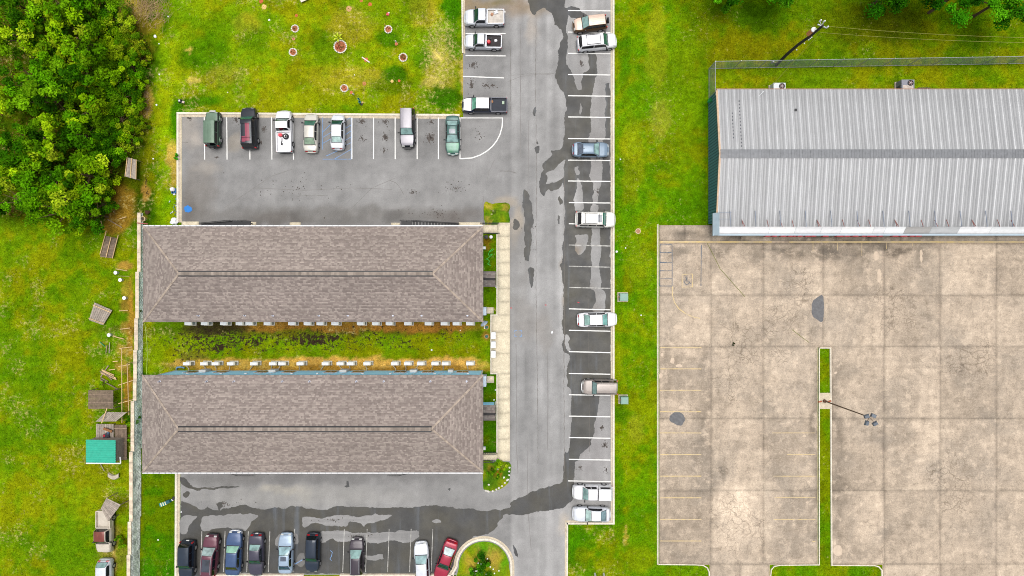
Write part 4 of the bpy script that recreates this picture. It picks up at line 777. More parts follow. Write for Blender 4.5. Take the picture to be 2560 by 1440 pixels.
def pipe(roof, R, box, px, py):
    p = G(px, py, 6.3); x, y = R(p.x, p.y); z = roof_z(box, x, y)
    MB().lathe((x, y, z - .05), [(.13, 0), (.13, .06), (.06, .08), (.06, .36), (.05, .36)], 10).build('vent_pipe', M('vent_pipe_metal', C(196, 200, 216), .4, .3), roof, True)
for x in (493, 609, 680, 795, 868, 981, 1053, 1168): pipe(NROOF, NR, NBX, x, 789)
for x in (395, 513, 582, 703, 771, 889, 958, 1075): pipe(SROOF, SR, SBX, x, 955)
pipe(SROOF, SR, SBX, 1166, 955)
# windows, vents and meter boxes on the blue wall facing the courtyard
yw = SBX[3] - .35
for x in (478, 552, 654, 722, 826, 895, 1000, 1070, 1156):
    p = G(x, 929, 1.4); xx = SR(p.x, 0)[0]
    f = MB().box(xx - .75, xx + .75, yw - .02, yw + .05, .75, 2.0).build('window', MAT_TRIM, SB)
    for q in (-1, 1): MB().box(xx + q * .36 - .33, xx + q * .36 + .33, yw, yw + .065, .82, 1.93).build('pane', MAT_PANE, f)
    MB().box(xx - .75, xx + .75, yw - .02, yw + .05, 3.75, 5.0).build('window', MAT_TRIM, SB)
for x in (470, 553, 615, 730, 794, 907, 976, 1087, 1170):
    p = G(x, 933, 2.6); xx = SR(p.x, 0)[0]; MB().box(xx - .13, xx + .13, yw, yw + .12, 2.5, 2.75).build('wall_vent', MAT_WHITE, SB)
for i, x in enumerate((512, 685, 861, 1035, 1127)):
    p = G(x, 925, .9); xx = SR(p.x, 0)[0]; b = MB().box(xx - (.42 if i < 4 else .3), xx + (.42 if i < 4 else .3), yw, yw + .3, .35, 1.5).build('meter_box', M('pale_box', C(232, 230, 226), .5), SB)
    for q in (-.7, .5): MB().bar((xx + q, yw + .04, 1.5), (xx + q * 1.3 - .6, yw + .04, 4.4), .05, .05, (0, 1, 0)).build('conduit', MAT_WHITE, SB)
MAT_PIPEB = M('blue_pipe', C(120, 160, 190), .6)
c0 = SR(G(442, 923).x, 0)[0]
MB().path([(c0, yw + .2, .1), (c0 + .2, yw + .45, .3), (c0 + .8, yw + .5, .35), (c0 + 1.1, yw + .35, .25)], .10, 8).build('drain_pipe', MAT_PIPEB, SB, True)
# small end features: electrical cabinets and gabled porches at the east ends
def porch(root, R, box, y0p, y1p, dark):
    yc = R(0, G(0, (y0p + y1p) / 2, 3.0).y)[1]; hw = (y1p - y0p) * S * (1 - 3 / H) / 2; xa = box[1] - .4; xb = R(G(1239, 0, 3.0).x, 0)[0]
    pr = MB().add([(xa, yc - hw, 2.7), (xb, yc - hw, 2.7), (xb, yc + hw, 2.7), (xa, yc + hw, 2.7), (xa, yc, 3.35), (xb, yc, 3.35)], [(3, 2, 1, 0), (0, 1, 5, 4), (2, 3, 4, 5), (1, 2, 5), (3, 0, 4)]).build('porch_roof', MAT_DECK, root)
    acc = []; sl = .65 / hw
    shingle_face(acc, (xa, yc - hw), (1, 0), (0, 1), lambda d: (0, xb - xa), hw - .12, sl, 2.7); shingle_face(acc, (xb, yc + hw), (-1, 0), (0, -1), lambda d: (0, xb - xa), hw - .12, sl, 2.7)
    n = len(acc); V = np.array(acc, np.float32).reshape(-1, 3); i = np.arange(n) * 6; F = np.concatenate([np.stack([i, i + 1, i + 2, i + 3], 1), np.stack([i, i + 4, i + 5, i + 1], 1)])
    stuff(link('shingles', np_mesh('shingles', V, F, np.repeat(shingle_cols(n) * .8, 6, 0)), MAT_SHINGLE, pr))
    MB().box(xa, xb, yc - .14, yc + .14, 3.27, 3.40).build('ridge_vent', M('dark_ridge', C(52, 48, 48), .8), pr)
    MB().box(xa, xb - .25, yc - hw + .2, yc - hw + .3, 0, 2.68).build('porch_wall', MAT_BLUEWALL, root); MB().box(xa, xb - .25, yc + hw - .3, yc + hw - .2, 0, 2.68).build('porch_wall', MAT_BLUEWALL, root)
    for s_ in (-1, 1): MB().tube((xb - .1, yc + s_ * (hw - .15), 0), (xb - .1, yc + s_ * (hw - .15), 2.7), .06, n=8).build('porch_post', MAT_WHITE, root)
porch(NB, NR, NBX, 678, 717, False); porch(SB, SR, SBX, 1014, 1053, True)
for root, R, box, ya, yb in ((NB, NR, NBX, 768, 788), (SB, SR, SBX, 940, 966)):
    a, b = G(1208, yb, 1.5), G(1215.5, ya, 1.5); (xa, y_0), (xb, y_1) = R(a.x, a.y), R(b.x, b.y)
    cb = MB().box(box[1] - .42, xb, y_0, y_1, .1, 1.7).build('electrical_cabinet', M('cabinet_paint', C(214, 226, 240), .45), root); MB().box(xb - .02, xb + .015, (y_0 + y_1) / 2 - .02, (y_0 + y_1) / 2 + .02, .2, 1.6).build('door_seam', MAT_STEEL, cb)
for root, R, box, y in ((NB, NR, NBX, 620), (SB, SR, SBX, 1120)):
    p = G(1212, y, 1.2); x, yy = R(p.x, p.y); MB().box(box[1] - .42, x + .1, yy - .16, yy + .16, 1.0, 1.5).build('meter_box', MAT_WHITE, root)

# outdoor stairs
def stair(name, label, x_top, x_bot, y0, y1, zt=2.95, land=1.3):
    s = 1 if x_bot > x_top else -1; root = empty(name, (x_top, (y0 + y1) / 2, 0), 0, label, 'staircase'); w = (y1 - y0) / 2; L = abs(x_bot - x_top)
    MB().box(min(0, -s * land), max(0, -s * land), -w, w, zt - .1, zt).build('landing', MAT_BLACK, root)
    n = 15
    tr = MB().box(-.13, .13, -w + .04, w - .04, -.025, .025).mesh('step'); tr.materials.append(MAT_BLACK)
    for i in range(n):
        o = bpy.data.objects.new('step', tr); COL.objects.link(o); o.parent = root; o.location = (s * L * (i + .5) / n, 0, zt * (1 - (i + 1) / (n + 1)))
    for q in (-w, w):
        MB().bar((0, q, zt - .1), (s * L, q, .08), .05, .26, (0, 0, 1)).build('stringer', MAT_BLACK, root)
        r = MB().tube((0, q, zt + .95), (s * L, q, .95), .03, n=6).tube((-s * land, q, zt + .95), (0, q, zt + .95), .03, n=6).build('handrail', MAT_BLACK, root)
        b = MB()
        for i in range(22):
            t = i / 21; x = s * L * t; z = zt * (1 - t); b.tube((x, q, max(.05, z)), (x, q, z + .95), .014, n=4, cap=False)
        for i in range(8): b.tube((-s * land * i / 7, q, zt), (-s * land * i / 7, q, zt + .95), .014, n=4, cap=False)
        stuff(b.build('balusters', MAT_BLACK, root))
    for q in (-w, w): MB().box(-s * land * .5 - .05, -s * land * .5 + .05, q - .05, q + .05, 0, zt).build('post', MAT_BLACK, root)
stair('outdoor_stair', 'black metal stair at the west end of the upper building', G(580, 0, 3).x, G(505, 0, 0).x, 6.95, 8.0, land=2.2)
stair('outdoor_stair', 'black metal stair at the east end of the upper building', G(1030, 0, 3).x, G(1148, 0, 0).x, 6.95, 8.0)
stair('outdoor_stair', 'black metal stair under the west part of the lower building front', G(602, 0, 3).x, G(545, 0, 0).x, -22.15, -21.1, land=2.0)
stair('outdoor_stair', 'black metal stair under the east part of the lower building front', G(1000, 0, 3).x, G(1085, 0, 0).x, -22.15, -21.1)
def railing(label, x0, x1, y):
    a, b = G(x0, y, 0), G(x1, y, 0); root = empty('railing', ((a.x + b.x) / 2, a.y, 0), 0, label, 'railing', 'railings beside the entry ramps'); L = (b.x - a.x) / 2
    for z in (.1, .95): MB().tube((-L, 0, z), (L, 0, z), .035, n=6).build('rail', MAT_BLACK, root)
    for i in range(7): MB().tube((-L + 2 * L * i / 6, 0, 0), (-L + 2 * L * i / 6, 0, .95), .025, n=6).build('post', MAT_BLACK, root)
railing('black railing between the patchy square bed and the upper entry ramp', 1201, 1248, 559.5); railing('black railing below the upper entry ramp beside the round bins', 1210, 1249, 584.5)
railing('black railing above the lower entry ramp', 1209, 1241, 1130); railing('black railing below the lower entry ramp behind the rounded bed', 1209, 1236, 1150)

# ------------------------------------------------------------------ warehouse
def metal_roof_mat():
    m, nt, b = nodes('roof_sheet_metal')
    a = N(nt, 'ShaderNodeVertexColor', layer_name='Col'); c = a.outputs['Color']
    c = mul(nt, c, noise_fac(nt, 1.6, 6, stretch=(3.2, .16, 1), lo=.90, hi=1.1)); c = mul(nt, c, noise_fac(nt, 6, 5, lo=.93, hi=1.07)); c = mul(nt, c, noise_fac(nt, .3, 4, lo=.95, hi=1.05))
    oi = nt.nodes.new('ShaderNodeObjectInfo'); r = N(nt, 'ShaderNodeMapRange'); r.inputs['To Min'].default_value = .95; r.inputs['To Max'].default_value = 1.05
    nt.links.new(oi.outputs['Random'], r.inputs['Value']); c = mul(nt, c, r.outputs[0])
    nt.links.new(c, b.inputs['Base Color']); b.inputs['Roughness'].default_value = .5; b.inputs['Metallic'].default_value = .15; return m
MAT_ROOFM = metal_roof_mat()
MAT_GREENW = M('dark_green_siding', C(92, 146, 156), .6, var=.1)
MAT_RUST = M('rusty_trim', C(206, 176, 146), .7, var=.25, scale=4)
MAT_FASCIA = M('grey_fascia', C(176, 194, 206), .5, var=.07)
def warehouse():
    he, hr = 2.9, 3.9
    xw = G(1771, 0).x; xe = xw + 62; yn = G(0, 247).y; ys_ = G(0, 560).y; yc = (yn + ys_) / 2
    root = empty('warehouse', ((xw + 40), yc, 0), 0, 'large metal warehouse with grey ribbed roof and dark green west wall', 'warehouse'); ox, oy = root.location.xy
    xw, xe, yn, ys_, yc = xw - ox, xe - ox, yn - oy, ys_ - oy, yc - oy
    MB().add([(xw, ys_, 0), (xe, ys_, 0), (xe, yn, 0), (xw, yn, 0), (xw, ys_, he), (xe, ys_, he), (xe, yn, he), (xw, yn, he), (xw, yc, hr), (xe, yc, hr)],
             [(0, 1, 5, 4), (1, 2, 6, 9, 5), (2, 3, 7, 6), (3, 0, 4, 8, 7)]).build('wall', MAT_GREENW, root)
    # ribs of the west wall siding
    rib = MB().box(-.03, .03, -.035, .035, 0, 1).mesh('siding_rib'); rib.materials.append(M('siding_rib_dark', C(52, 92, 100), .6))
    n = 44
    for i in range(n):
        y = ys_ + (yn - ys_) * (i + .5) / n; h = he + (hr - he) * (1 - abs(y - yc) / ((yn - ys_) / 2)); o = bpy.data.objects.new('siding_rib', rib); COL.objects.link(o); o.parent = root; o.location = (xw - .02, y, .05); o.scale = (1, 1, h - .1)
    # roof panels: each one a ribbed sheet
    pw = .965; cnt = int((xe - xw) / pw)
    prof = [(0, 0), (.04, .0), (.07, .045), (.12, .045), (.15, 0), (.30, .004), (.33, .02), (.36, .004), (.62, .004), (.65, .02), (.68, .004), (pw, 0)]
    shade = [1.22, 1.35, 1.66, 1.66, 1.3, 1.0, .84, .96, 1.02, .8, .95, 1.08]  # rib crowns brightened: their reflected light is painted into the colour
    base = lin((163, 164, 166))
    ms = {}
    for sgn, y_e in ((1, yn + .12), (-1, ys_ - .85)):
        V = []; cols = []
        for t in np.linspace(0, 1, 9):
            for (x, dz), sh_ in zip(prof, shade):
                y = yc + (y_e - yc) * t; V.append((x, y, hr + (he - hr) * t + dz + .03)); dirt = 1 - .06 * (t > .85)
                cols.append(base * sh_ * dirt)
        k = len(prof); idx = (np.arange(8)[:, None] * k + np.arange(k - 1)[None, :]).ravel(); F = np.stack([idx, idx + 1, idx + k + 1, idx + k], 1)
        if sgn > 0: F = F[:, ::-1]
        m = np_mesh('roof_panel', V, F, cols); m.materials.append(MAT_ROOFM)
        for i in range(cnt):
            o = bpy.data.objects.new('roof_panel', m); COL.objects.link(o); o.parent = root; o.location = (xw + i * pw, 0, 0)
    # ridge cap, one length per panel pair
    V = [(0, -.52, hr - .06 + .1), (pw / 3 - .02, -.52, hr - .06 + .1), (pw / 3 - .02, 0, hr + .1), (0, 0, hr + .1), (pw / 3 - .02, .52, hr - .06 + .1), (0, .52, hr - .06 + .1)]
    rm = MB().add(V, [(0, 1, 2, 3), (3, 2, 4, 5)]).mesh('ridge_cap'); rm.materials.append(M('ridge_metal', C(130, 132, 136), .5, .1, var=.12, tint=.06))
    for i in range(130):
        o = bpy.data.objects.new('ridge_cap', rm); COL.objects.link(o); o.parent = root; o.location = (xw + i * pw / 3, 0, 0)
    for y0, y1, z0, z1 in ((ys_, yc, he, hr), (yc, yn, hr, he)): MB().bar((xw - .05, y0, z0 + .02), (xw - .05, y1, z1 + .02), .22, .12).build('rake_trim', MAT_RUST, root)
    gt = MB().box(xw - .1, xe, yn + .1, yn + .22, he - .12, he + .02).build('gutter', M('rust_gutter', C(164, 120, 100), .6, var=.2), root)
    # fascia canopy on the south front
    fx0 = G(1786, 0, 3.4).x - ox; fy0 = G(0, 588.5, 2.95).y - oy; fy1 = G(0, 567, 3.5).y - oy
    fas = MB().add([(fx0 + .55, fy1, 3.55), (xe, fy1, 3.55), (xe, fy0 + .2, 3.0), (fx0 + .55, fy0 + .2, 3.0), (fx0 + .55, fy1, 3.47), (xe, fy1, 3.47), (xe, fy0 + .2, 2.92), (fx0 + .55, fy0 + .2, 2.92)],
                   [(0, 3, 2, 1), (4, 5, 6, 7), (0, 1, 5, 4), (3, 7, 6, 2), (0, 4, 7, 3)]).build('fascia', MAT_FASCIA, root)
    # sheets on the fascia, each one its own piece
    xs = [G(x, 0, 3.5).x - ox for x in (1797, 1925, 1990, 2055, 2105, 2186, 2215, 2265, 2330, 2400, 2480, 2570)]
    tones = [(248, 248, 250), (250, 250, 250), (238, 238, 240), (240, 240, 242), (250, 250, 252), (240, 242, 244), (246, 248, 250), (178, 176, 174), (196, 198, 200), (244, 244, 246), (236, 238, 240)]
    for (a, b), t in zip(zip(xs[:-1], xs[1:]), tones):
        mb = MB(); rows = []
        for q in range(13):
            f = q / 12; z = 3.55 - .55 * f + .012 + (.035 if q % 2 else 0); y = fy1 + (fy0 + .2 - fy1) * f; rows.append([(a + .015, y, z), (b - .015, y, z)])
        mb.grid(rows).build('fascia_sheet', M('fascia_sheet_%d' % t[0], C(*t), .45, .1, var=.06), fas, fix=True)
    MB().box(fx0, xe, fy0 - .02, fy0 + .19, 2.6, 2.98).build('fascia_edge', MAT_FASCIA, root)
    # return of the fascia at the west end
    y_r = G(0, 530, 3.9).y - oy
    ret = MB().add([(fx0, fy0, 2.9), (fx0, y_r, 2.9), (fx0 + .55, y_r, 3.55), (fx0 + .55, fy0, 3.55), (fx0 + .02, fy0, 2.6), (fx0 + .02, y_r, 2.6), (fx0 + .55, y_r, 3.0), (fx0 + .55, fy0, 3.0)], [(3, 2, 1, 0), (0, 1, 5, 4), (1, 2, 6, 5), (3, 0, 4, 7), (4, 5, 6, 7)]).build('fascia_return', MAT_FASCIA, root, fix=True)
    # steel braces behind the fascia
    MAT_BR = M('rusty_brace', C(150, 92, 84), .7, var=.3, scale=6); MAT_BR2 = M('blue_grey_brace', C(128, 140, 160), .6)
    k = 0
    for px in (1828, 1859, 1891, 1922, 1953, 1985, 2017, 2048, 2081, 2112, 2147, 2178, 2212, 2244, 2277, 2310, 2342, 2374, 2406, 2438, 2470, 2502, 2534):
        x = G(px, 0, 3.6).x - ox; ln = (1.95 if k % 2 == 0 else .9); zr = he + (hr - he) * min(1, (fy1 + ln - ys_) / (yc - ys_)) + .2
        MB().bar((x, fy1 + .02, 3.5), (x, fy1 + ln, zr), .05, .05).build('brace', MAT_BR2 if k % 2 == 0 else MAT_BR, root); MB().bar((x, fy1 + .03, 3.1), (x, fy1 + .03, 3.5), .045, .045).build('brace', MAT_BR2, root)
        if k % 3 == 1: MB().bar((x + .2, fy1 + .03, 3.5), (x, fy1 + .85, zr), .045, .045).build('brace', MAT_BR, root)
        k += 1
    for y in (531, 548): 
        p = G(1800, y, 3.7); MB().bar((G(1797, y, 3.7).x - ox, p.y - oy, 3.8), (G(1828, y, 3.7).x - ox, p.y - oy, 3.8), .045, .045).build('brace', MAT_BR2, root)
    # raised red sign letters on the fascia front, seen edge-on
    MAT_RED = M('red_letter', C(196, 38, 52), .5)
    for a, b in [(1915, 1927), (1932, 1944), (1953, 1967), (1972, 1984), (1986, 1991), (1996, 2008), (2015, 2028), (2030, 2042), (2059, 2073), (2093, 2110), (2113, 2127), (2133, 2148), (2156, 2166), (2169, 2193), (2198, 2209), (2233, 2248), (2253, 2270), (2277, 2288), (2292, 2306)]:
        xa, xb = G(a, 0, 3.0).x - ox, G(b, 0, 3.0).x - ox
        mb = MB().box(xa, xb, fy0 - .12, fy0 - .025, 2.8, 2.91); mb.box(xa, xa + .14, fy0 - .12, fy0 - .025, 2.4, 2.799); mb.box(xb - .14, xb, fy0 - .12, fy0 - .025, 2.4, 2.799); mb.box(xa + .141, xb - .141, fy0 - .12, fy0 - .025, 2.55, 2.65)
        mb.build('sign_letter', MAT_RED, root)
    # rows of little dark screw patches and one hole in the roof
    MAT_SPOT = M('roof_spot', C(82, 84, 92), .7)
    sp = MB().box(-.05, .05, -.09, .09, 0, .012).mesh('roof_fastener'); sp.materials.append(MAT_SPOT)
    for px, ys2 in ((1832, range(282, 350, 9)), (1851, range(250, 380, 9))):
        for py in ys2:
            p = G(px, py, 3.5); y = p.y - oy; z = hr + (he - hr) * abs(y - yc) / abs(yn + .12 - yc) + .06; o = bpy.data.objects.new('roof_fastener', sp); COL.objects.link(o); o.parent = root; o.location = (p.x - ox, y, z)
    p = G(1989, 275, 3.3); MB().box(-.12, .12, -.12, .12, 0, .1).build('roof_vent', MAT_BLACK, root).location = (p.x - ox, p.y - oy, 3.34)
    p = G(1902, 236, 3.0); MB().bar((p.x - ox - .3, p.y - oy - .3, 3.1), (p.x - ox + .2, p.y - oy + .3, 3.3), .05, .05).tube((p.x - ox + .1, p.y - oy + .1, 2.8), (p.x - ox + .1, p.y - oy + .1, 3.5), .03, n=6).build('wall_bracket', MAT_STEEL, root)
    p = G(1794, 233, 2.9); MB().lathe((p.x - ox, p.y - oy, 2.4), [(.08, 0), (.16, .1), (.16, .3), (.05, .4)], 10).build('wall_lamp', MAT_WHITE, root, True)
warehouse()

# chain-link fence behind the warehouse
def fence(pts, label, step=3.2, hh=2.25):
    root = empty('chain_link_fence', G(*pts[0]), 0, label, 'fence'); o = root.location; W = MB()
    for a, b in zip(pts[:-1], pts[1:]):
        A, B_ = G(*a) - o, G(*b) - o; L = (B_ - A).length; n = max(1, round(L / step))
        for i in range(n + 1):
            p = A.lerp(B_, i / n); MB().tube(p, p + Vector((0, 0, hh + .08)), .05, n=8).build('post', MAT_STEEL, root, True)
        for z in (hh, .08): MB().tube(A + Vector((0, 0, z)), B_ + Vector((0, 0, z)), .03, n=6).build('rail', MAT_STEEL, root, True)
        d = (B_ - A) / L; x = -hh
        while x < L:
            for s_ in (0, 1):
                p0, p1 = (x, 0), (x + hh, hh)
                lo, hi = max(x, 0), min(x + hh, L)
                if hi > lo:
                    z0, z1 = lo - x, hi - x
                    if s_: z0, z1 = hh - z0, hh - z1
                    W.tube(A + d * lo + Vector((0, 0, z0)), A + d * hi + Vector((0, 0, z1)), .0055, n=3, cap=False)
            x += .13
    stuff(W.build('wire_mesh', M('fence_wire', C(150, 156, 150), .5, .4), root)); return root
fence([(1772, 172), (2640, 158)], 'long chain-link fence on the lawn behind the warehouse')
fence([(1772, 173.5), (1772, 245)], 'short chain-link fence running from the corner post to the warehouse')
mb = MB(); pp = [G(1769 + random.uniform(0, 12), 246 + random.uniform(-3, 12), .4 + random.random()) for _ in range(14)]
tag(mb.path(pp, .05, 6).build('garden_hose', M('green_hose', C(20, 130, 70), .5), None, True), 'bright green hose bundled at the warehouse corner', 'hose')

# package air conditioners behind the warehouse
def package_unit(label, px0, py0, px1, py1, body, h=1.15):
    a, b = G(px0, py1, h), G(px1, py0, h); cx, cy = (a.x + b.x) / 2, (a.y + b.y) / 2; w, d = (b.x - a.x) / 2, (b.y - a.y) / 2
    root = empty('package_air_conditioner', (cx, cy, 0), 0, label, 'air conditioner')
    MB().box(-w - .1, w + .1, -d - .1, d + .1, 0, .1).build('pad', MAT_GUTTER, root); MB().box(-w, w, -d, d, .1, h).build('casing', body, root)
    MB().box(-w - .03, w + .03, -d + .04, d - .6, .3, h - .2).build('coil_grille', M('coil_dark', C(86, 88, 92), .6), root)
    fan = MB().lathe((w * .38, d * .3, h), [(.36, 0), (.36, .06), (.3, .06), (.3, .01)], 18).build('fan_ring', MAT_BLACK, root, True)
    for i in range(5):
        t = i * 2 * math.pi / 5; MB().bar((w * .38, d * .3, h + .05), (w * .38 + .27 * math.cos(t), d * .3 + .27 * math.sin(t), h + .05), .12, .015).build('fan_blade', M('fan_blade_metal', C(150, 120, 116), .5), fan)
    MB().lathe((w * .38, d * .3, h + .05), [(.07, 0), (.07, .04), (.02, .05)], 10).build('fan_hub', MAT_STEEL, fan)
    MB().box(-w * .8, w * .8, -d + .05, -d * .15, h + .001, h + .02).build('top_panel', M('stained_panel', C(196, 182, 172), .7, var=.3, scale=4), root)
package_unit('white package air conditioner with rooftop fan behind the warehouse', 1934, 207, 1964, 231, M('unit_white', C(224, 228, 232), .5))
package_unit('dark grey package air conditioner with blue fan behind the warehouse', 2254, 199, 2286, 223, M('unit_grey', C(140, 140, 152), .5))
package_unit('black package air conditioner mostly hidden at the warehouse eave', 2296, 219, 2326, 240, M('unit_black', C(60, 58, 60), .5))

# utility pole
def utility_pole():
    b = G(1940.5, 162.5); hp = 10.3; root = empty('utility_pole', b, 0, 'dark wooden utility pole with transformer behind the warehouse fence', 'utility pole')
    MB().path([(0, 0, 0), (-.12, .1, 3), (-.1, .12, 5.5), (.02, .02, 8), (0, 0, hp)], .2, 10, .13).build('pole', M('creosote_wood', C(52, 50, 42), .9, var=.3, scale=5), root, True)
    t = G(2032, 76, 8.6) - b
    tr = MB().lathe((t.x, t.y, 7.7), [(.2, 0), (.26, .05), (.26, .95), (.2, 1.02), (.05, 1.08)], 14).build('transformer', M('transformer_paint', C(226, 152, 100), .5, var=.2), root, True)
    MB().lathe((t.x, t.y, 8.72), [(.275, 0), (.275, .1), (.1, .16)], 14).build('transformer_lid', MAT_WHITE, tr, True); MB().lathe((t.x + .1, t.y, 8.85), [(.05, 0), (.05, .22), (.02, .25)], 8).build('bushing', MAT_WHITE, tr, True)
    MB().bar((t.x + .1, t.y, 8.2), (0, 0, 8.2), .1, .1).build('bracket', MAT_STEEL, tr)
    MB().bar((-.5, .2, hp - .15), (.5, -.2, hp - .15), .1, .1).build('crossarm', MAT_STEEL, root)
    for x, y in ((-.3, .5), (.1, .42), (.45, -.18)):
        MB().lathe((x, y, hp - .1), [(.09, 0), (.09, .3), (.04, .36)], 8).build('insulator', MAT_WHITE, root, True); MB().bar((0, 0, hp - .2), (x, y, hp - .1), .05, .05).build('insulator_arm', MAT_STEEL, root)
    for z in (4.5, 6.2, 7.1, 7.4, 7.7): MB().box(.12, .24, -.14, -.04, z, z + .1).build('pole_clamp', MAT_WHITE, root)
    l = G(1932, 155, 1.2) - b; MB().lathe((l.x, l.y, .9), [(.1, 0), (.18, .1), (.1, .5)], 8).build('meter_can', MAT_STEEL, root, True); MB().bar((l.x, l.y, 1.0), (0, 0, 1.0), .06, .06).build('meter_bracket', MAT_YELLOW, root)
    top = b + Vector((.45, -.18, hp + .2))
    for i, (px, py, h, lab) in enumerate(((2660, 96, 10.6, 'upper of two thin power lines running east from the utility pole'), (2660, 108, 9.4, 'lower of two thin power lines running east from the utility pole'), (1930, 215, 3.3, 'thin service cable from the utility pole to the warehouse eave'))):
        e = G(px, py, h); s0 = top - Vector((0, 0, .0 if i == 0 else 1.4)); pts = []
        for k in range(17):
            f = k / 16; p = s0.lerp(e, f); p.z -= 4 * f * (1 - f) * .5; pts.append(p)
        tag(MB().path(pts, .016 if i < 2 else .02, 4).build('power_line', M('cable', C(150, 150, 60) if i < 2 else C(50, 52, 46), .6)), lab, 'cable', 'cables of the utility pole')
utility_pole()

# light mast on the grass strip
def light_mast():
    b = G(2060, 1002); hp = 8.7; root = empty('light_mast', b, 0, 'tall brown light mast with four floodlights on the grass strip', 'light pole')
    MB().tube((0, 0, .3), (0, 0, hp), .085, .06, 10).build('pole', M('brown_pole', C(112, 92, 76), .6), root, True)
    MB().lathe((0, 0, 0), [(.22, .05), (.2, .3), (.12, .36)], 14).build('footing', M('rust_footing', C(112, 80, 60), .9), root, True)
    for i, (px, py) in enumerate(((2167, 1041), (2184, 1039.5), (2167, 1058), (2188, 1059))):
        t = G(px, py, hp) - b; MB().bar((0, 0, hp - .06), (t.x, t.y, hp - .02), .05, .05).build('arm', M('brown_pole', (0, 0, 0)), root)
        h = MB().box(-.28, .28, -.2, .2, -.1, .12, .8).build('floodlight', M('lamp_grey', C(104, 112, 122), .5), root); h.location = (t.x, t.y, hp); h.rotation_euler = (.1, -.15, [.3, -.4, 1.4, .6][i])
        MB().box(-.22, .22, -.16, .16, -.12, -.105).build('lens', MAT_STEEL, h)
light_mast()
struct(MB().box(G(2047, 0).x, G(2076, 0).x, G(0, 1022).y, G(0, 982).y, 0, .09).build('mast_footing_pad', MAT_GUTTER), 'concrete pad around the foot of the light mast')
for i, (x, y) in enumerate(((2050, 1004), (2073, 1003))):
    q = G(x, y, .1); tag(MB().bar(q + Vector((-.2, -.05, 0)), q + Vector((.2, .06, .1)), .14, .1).build('brick_rubble', M('rubble', C(170, 90, 60), .9)), ['reddish rubble west of the light mast foot', 'reddish rubble east of the light mast foot'][i], 'rubble')

# pad-mounted transformers
def pad_transformer(label, x0, y0, x1, y1):
    h = .95; a, b = G(x0, y1, h), G(x1, y0, h); cx, cy = (a.x + b.x) / 2, (a.y + b.y) / 2; w, d = (b.x - a.x) / 2, (b.y - a.y) / 2
    root = empty('pad_transformer', (cx, cy, 0), 0, label, 'transformer', 'green transformer cabinets on the lawn strip')
    MB().box(-w - .12, w + .1, -d - .1, d + .1, 0, .1).build('pad', MAT_GUTTER, root)
    mt = M('transformer_green', C(134, 170, 156), .5, var=.08); MB().box(-w, w, -d, d, .1, h, .94).build('casing', mt, root)
    MB().box(-w + .12, w - .04, -d + .05, d - .05, h + .001, h + .05, .95).build('lid', mt, root); MB().box(-w - .02, -w + .05, -d * .1, d * .25, .3, .6).build('lock', M('red_tag', C(220, 120, 100), .6), root)
pad_transformer('green transformer cabinet on the lawn strip near the white sedan', 1549.5, 733, 1571, 753); pad_transformer('green transformer cabinet on the lawn strip beside the pewter wagon', 1552, 992, 1571.5, 1011)
p = G(1595, 578); root = empty('utility_cover', p, 0, 'round pale utility pit cover in the lawn strip', 'pit cover')
MB().lathe((0, 0, 0), [(.34, 0), (.34, .07), (.26, .08), (.25, .04)], 18).build('ring', M('pit_ring', C(222, 196, 160), .9), root, True); MB().lathe((0, 0, 0), [(.24, .02), (.24, .055)], 16).build('lid', M('pit_lid', C(176, 132, 100), .9), root, True)

# ------------------------------------------------------------------ condensers in the courtyard
MAT_ACW = M('condenser_white', C(250, 250, 250), .45, var=.04); MAT_ACG = M('condenser_side', C(206, 204, 196), .5); MAT_PAD = M('condenser_pad', C(222, 218, 206), .9)
def ac_mesh():
    L, D, h = .95, .36, .78
    cas = MB().box(-L / 2 + .0, L / 2, -D / 2, D / 2, .1, h).mesh('casing'); cas.materials.append(MAT_ACG)
    top = MB().box(-L / 2 - .015, L / 2 - .14, -D / 2 - .015, D / 2 + .015, h + .001, h + .03, .97).mesh('top_cover'); top.materials.append(MAT_ACW)
    side = MB().box(L / 2 - .138, L / 2 + .01, -D / 2 - .005, D / 2 + .01, h + .001, h + .022).mesh('service_cover'); side.materials.append(M('service_cover', C(226, 220, 200), .5))
    pad = MB().box(-L / 2 - .04, L / 2 + .1, -D / 2 - .1, D / 2 + .1, 0, .1).mesh('pad'); pad.materials.append(MAT_PAD)
    fan = MB().tube((-.15, 0, .44), (-.15, D / 2 + .02, .44), .26, n=16).mesh('fan_grille'); fan.materials.append(MAT_BLACK)
    return [('casing', cas), ('top_cover', top), ('service_cover', side), ('pad', pad), ('fan_grille', fan)]
ACM = ac_mesh()
def condenser(px, py, flip, label, group, wall_y):
    p = G(px, py, .8); root = empty('air_conditioner', (p.x, p.y, 0), 0, label, 'air conditioner', group)
    for n_, m in ACM:
        o = bpy.data.objects.new(n_, m); COL.objects.link(o); o.parent = root
        if flip: o.scale = (1, -1, 1)
    d = wall_y - p.y; s_ = 1 if d > 0 else -1; q = random.uniform(-.5, .3)
    MB().path([(-.35, s_ * .18, .35), (-.35 + q * .3, s_ * .4, .25), (-.3 + q, d * .75, .15), (-.3 + q * 1.2, d * .98, .35)], .045, 6).build('refrigerant_line', M('line_set', C(206, 196, 180), .7), root, True)
xs = [471, 512, 560, 599, 623.5, 669, 730, 769, 801, 838, 902, 939.5, 974, 1020, 1071.5, 1111.5, 1141.5, 1175]
for i, x in enumerate(xs): condenser(x, 809, False, 'white air conditioner, %s from the west end, against the upper building' % ordinal(i + 1), 'air conditioners along the upper building', NB.location.y + NBX[2] + .35)
xs = [468, 511, 540, 578, 636, 683, 706, 752, 815, 852, 878, 919, 988, 1020.5, 1053, 1089, 1115, 1176]
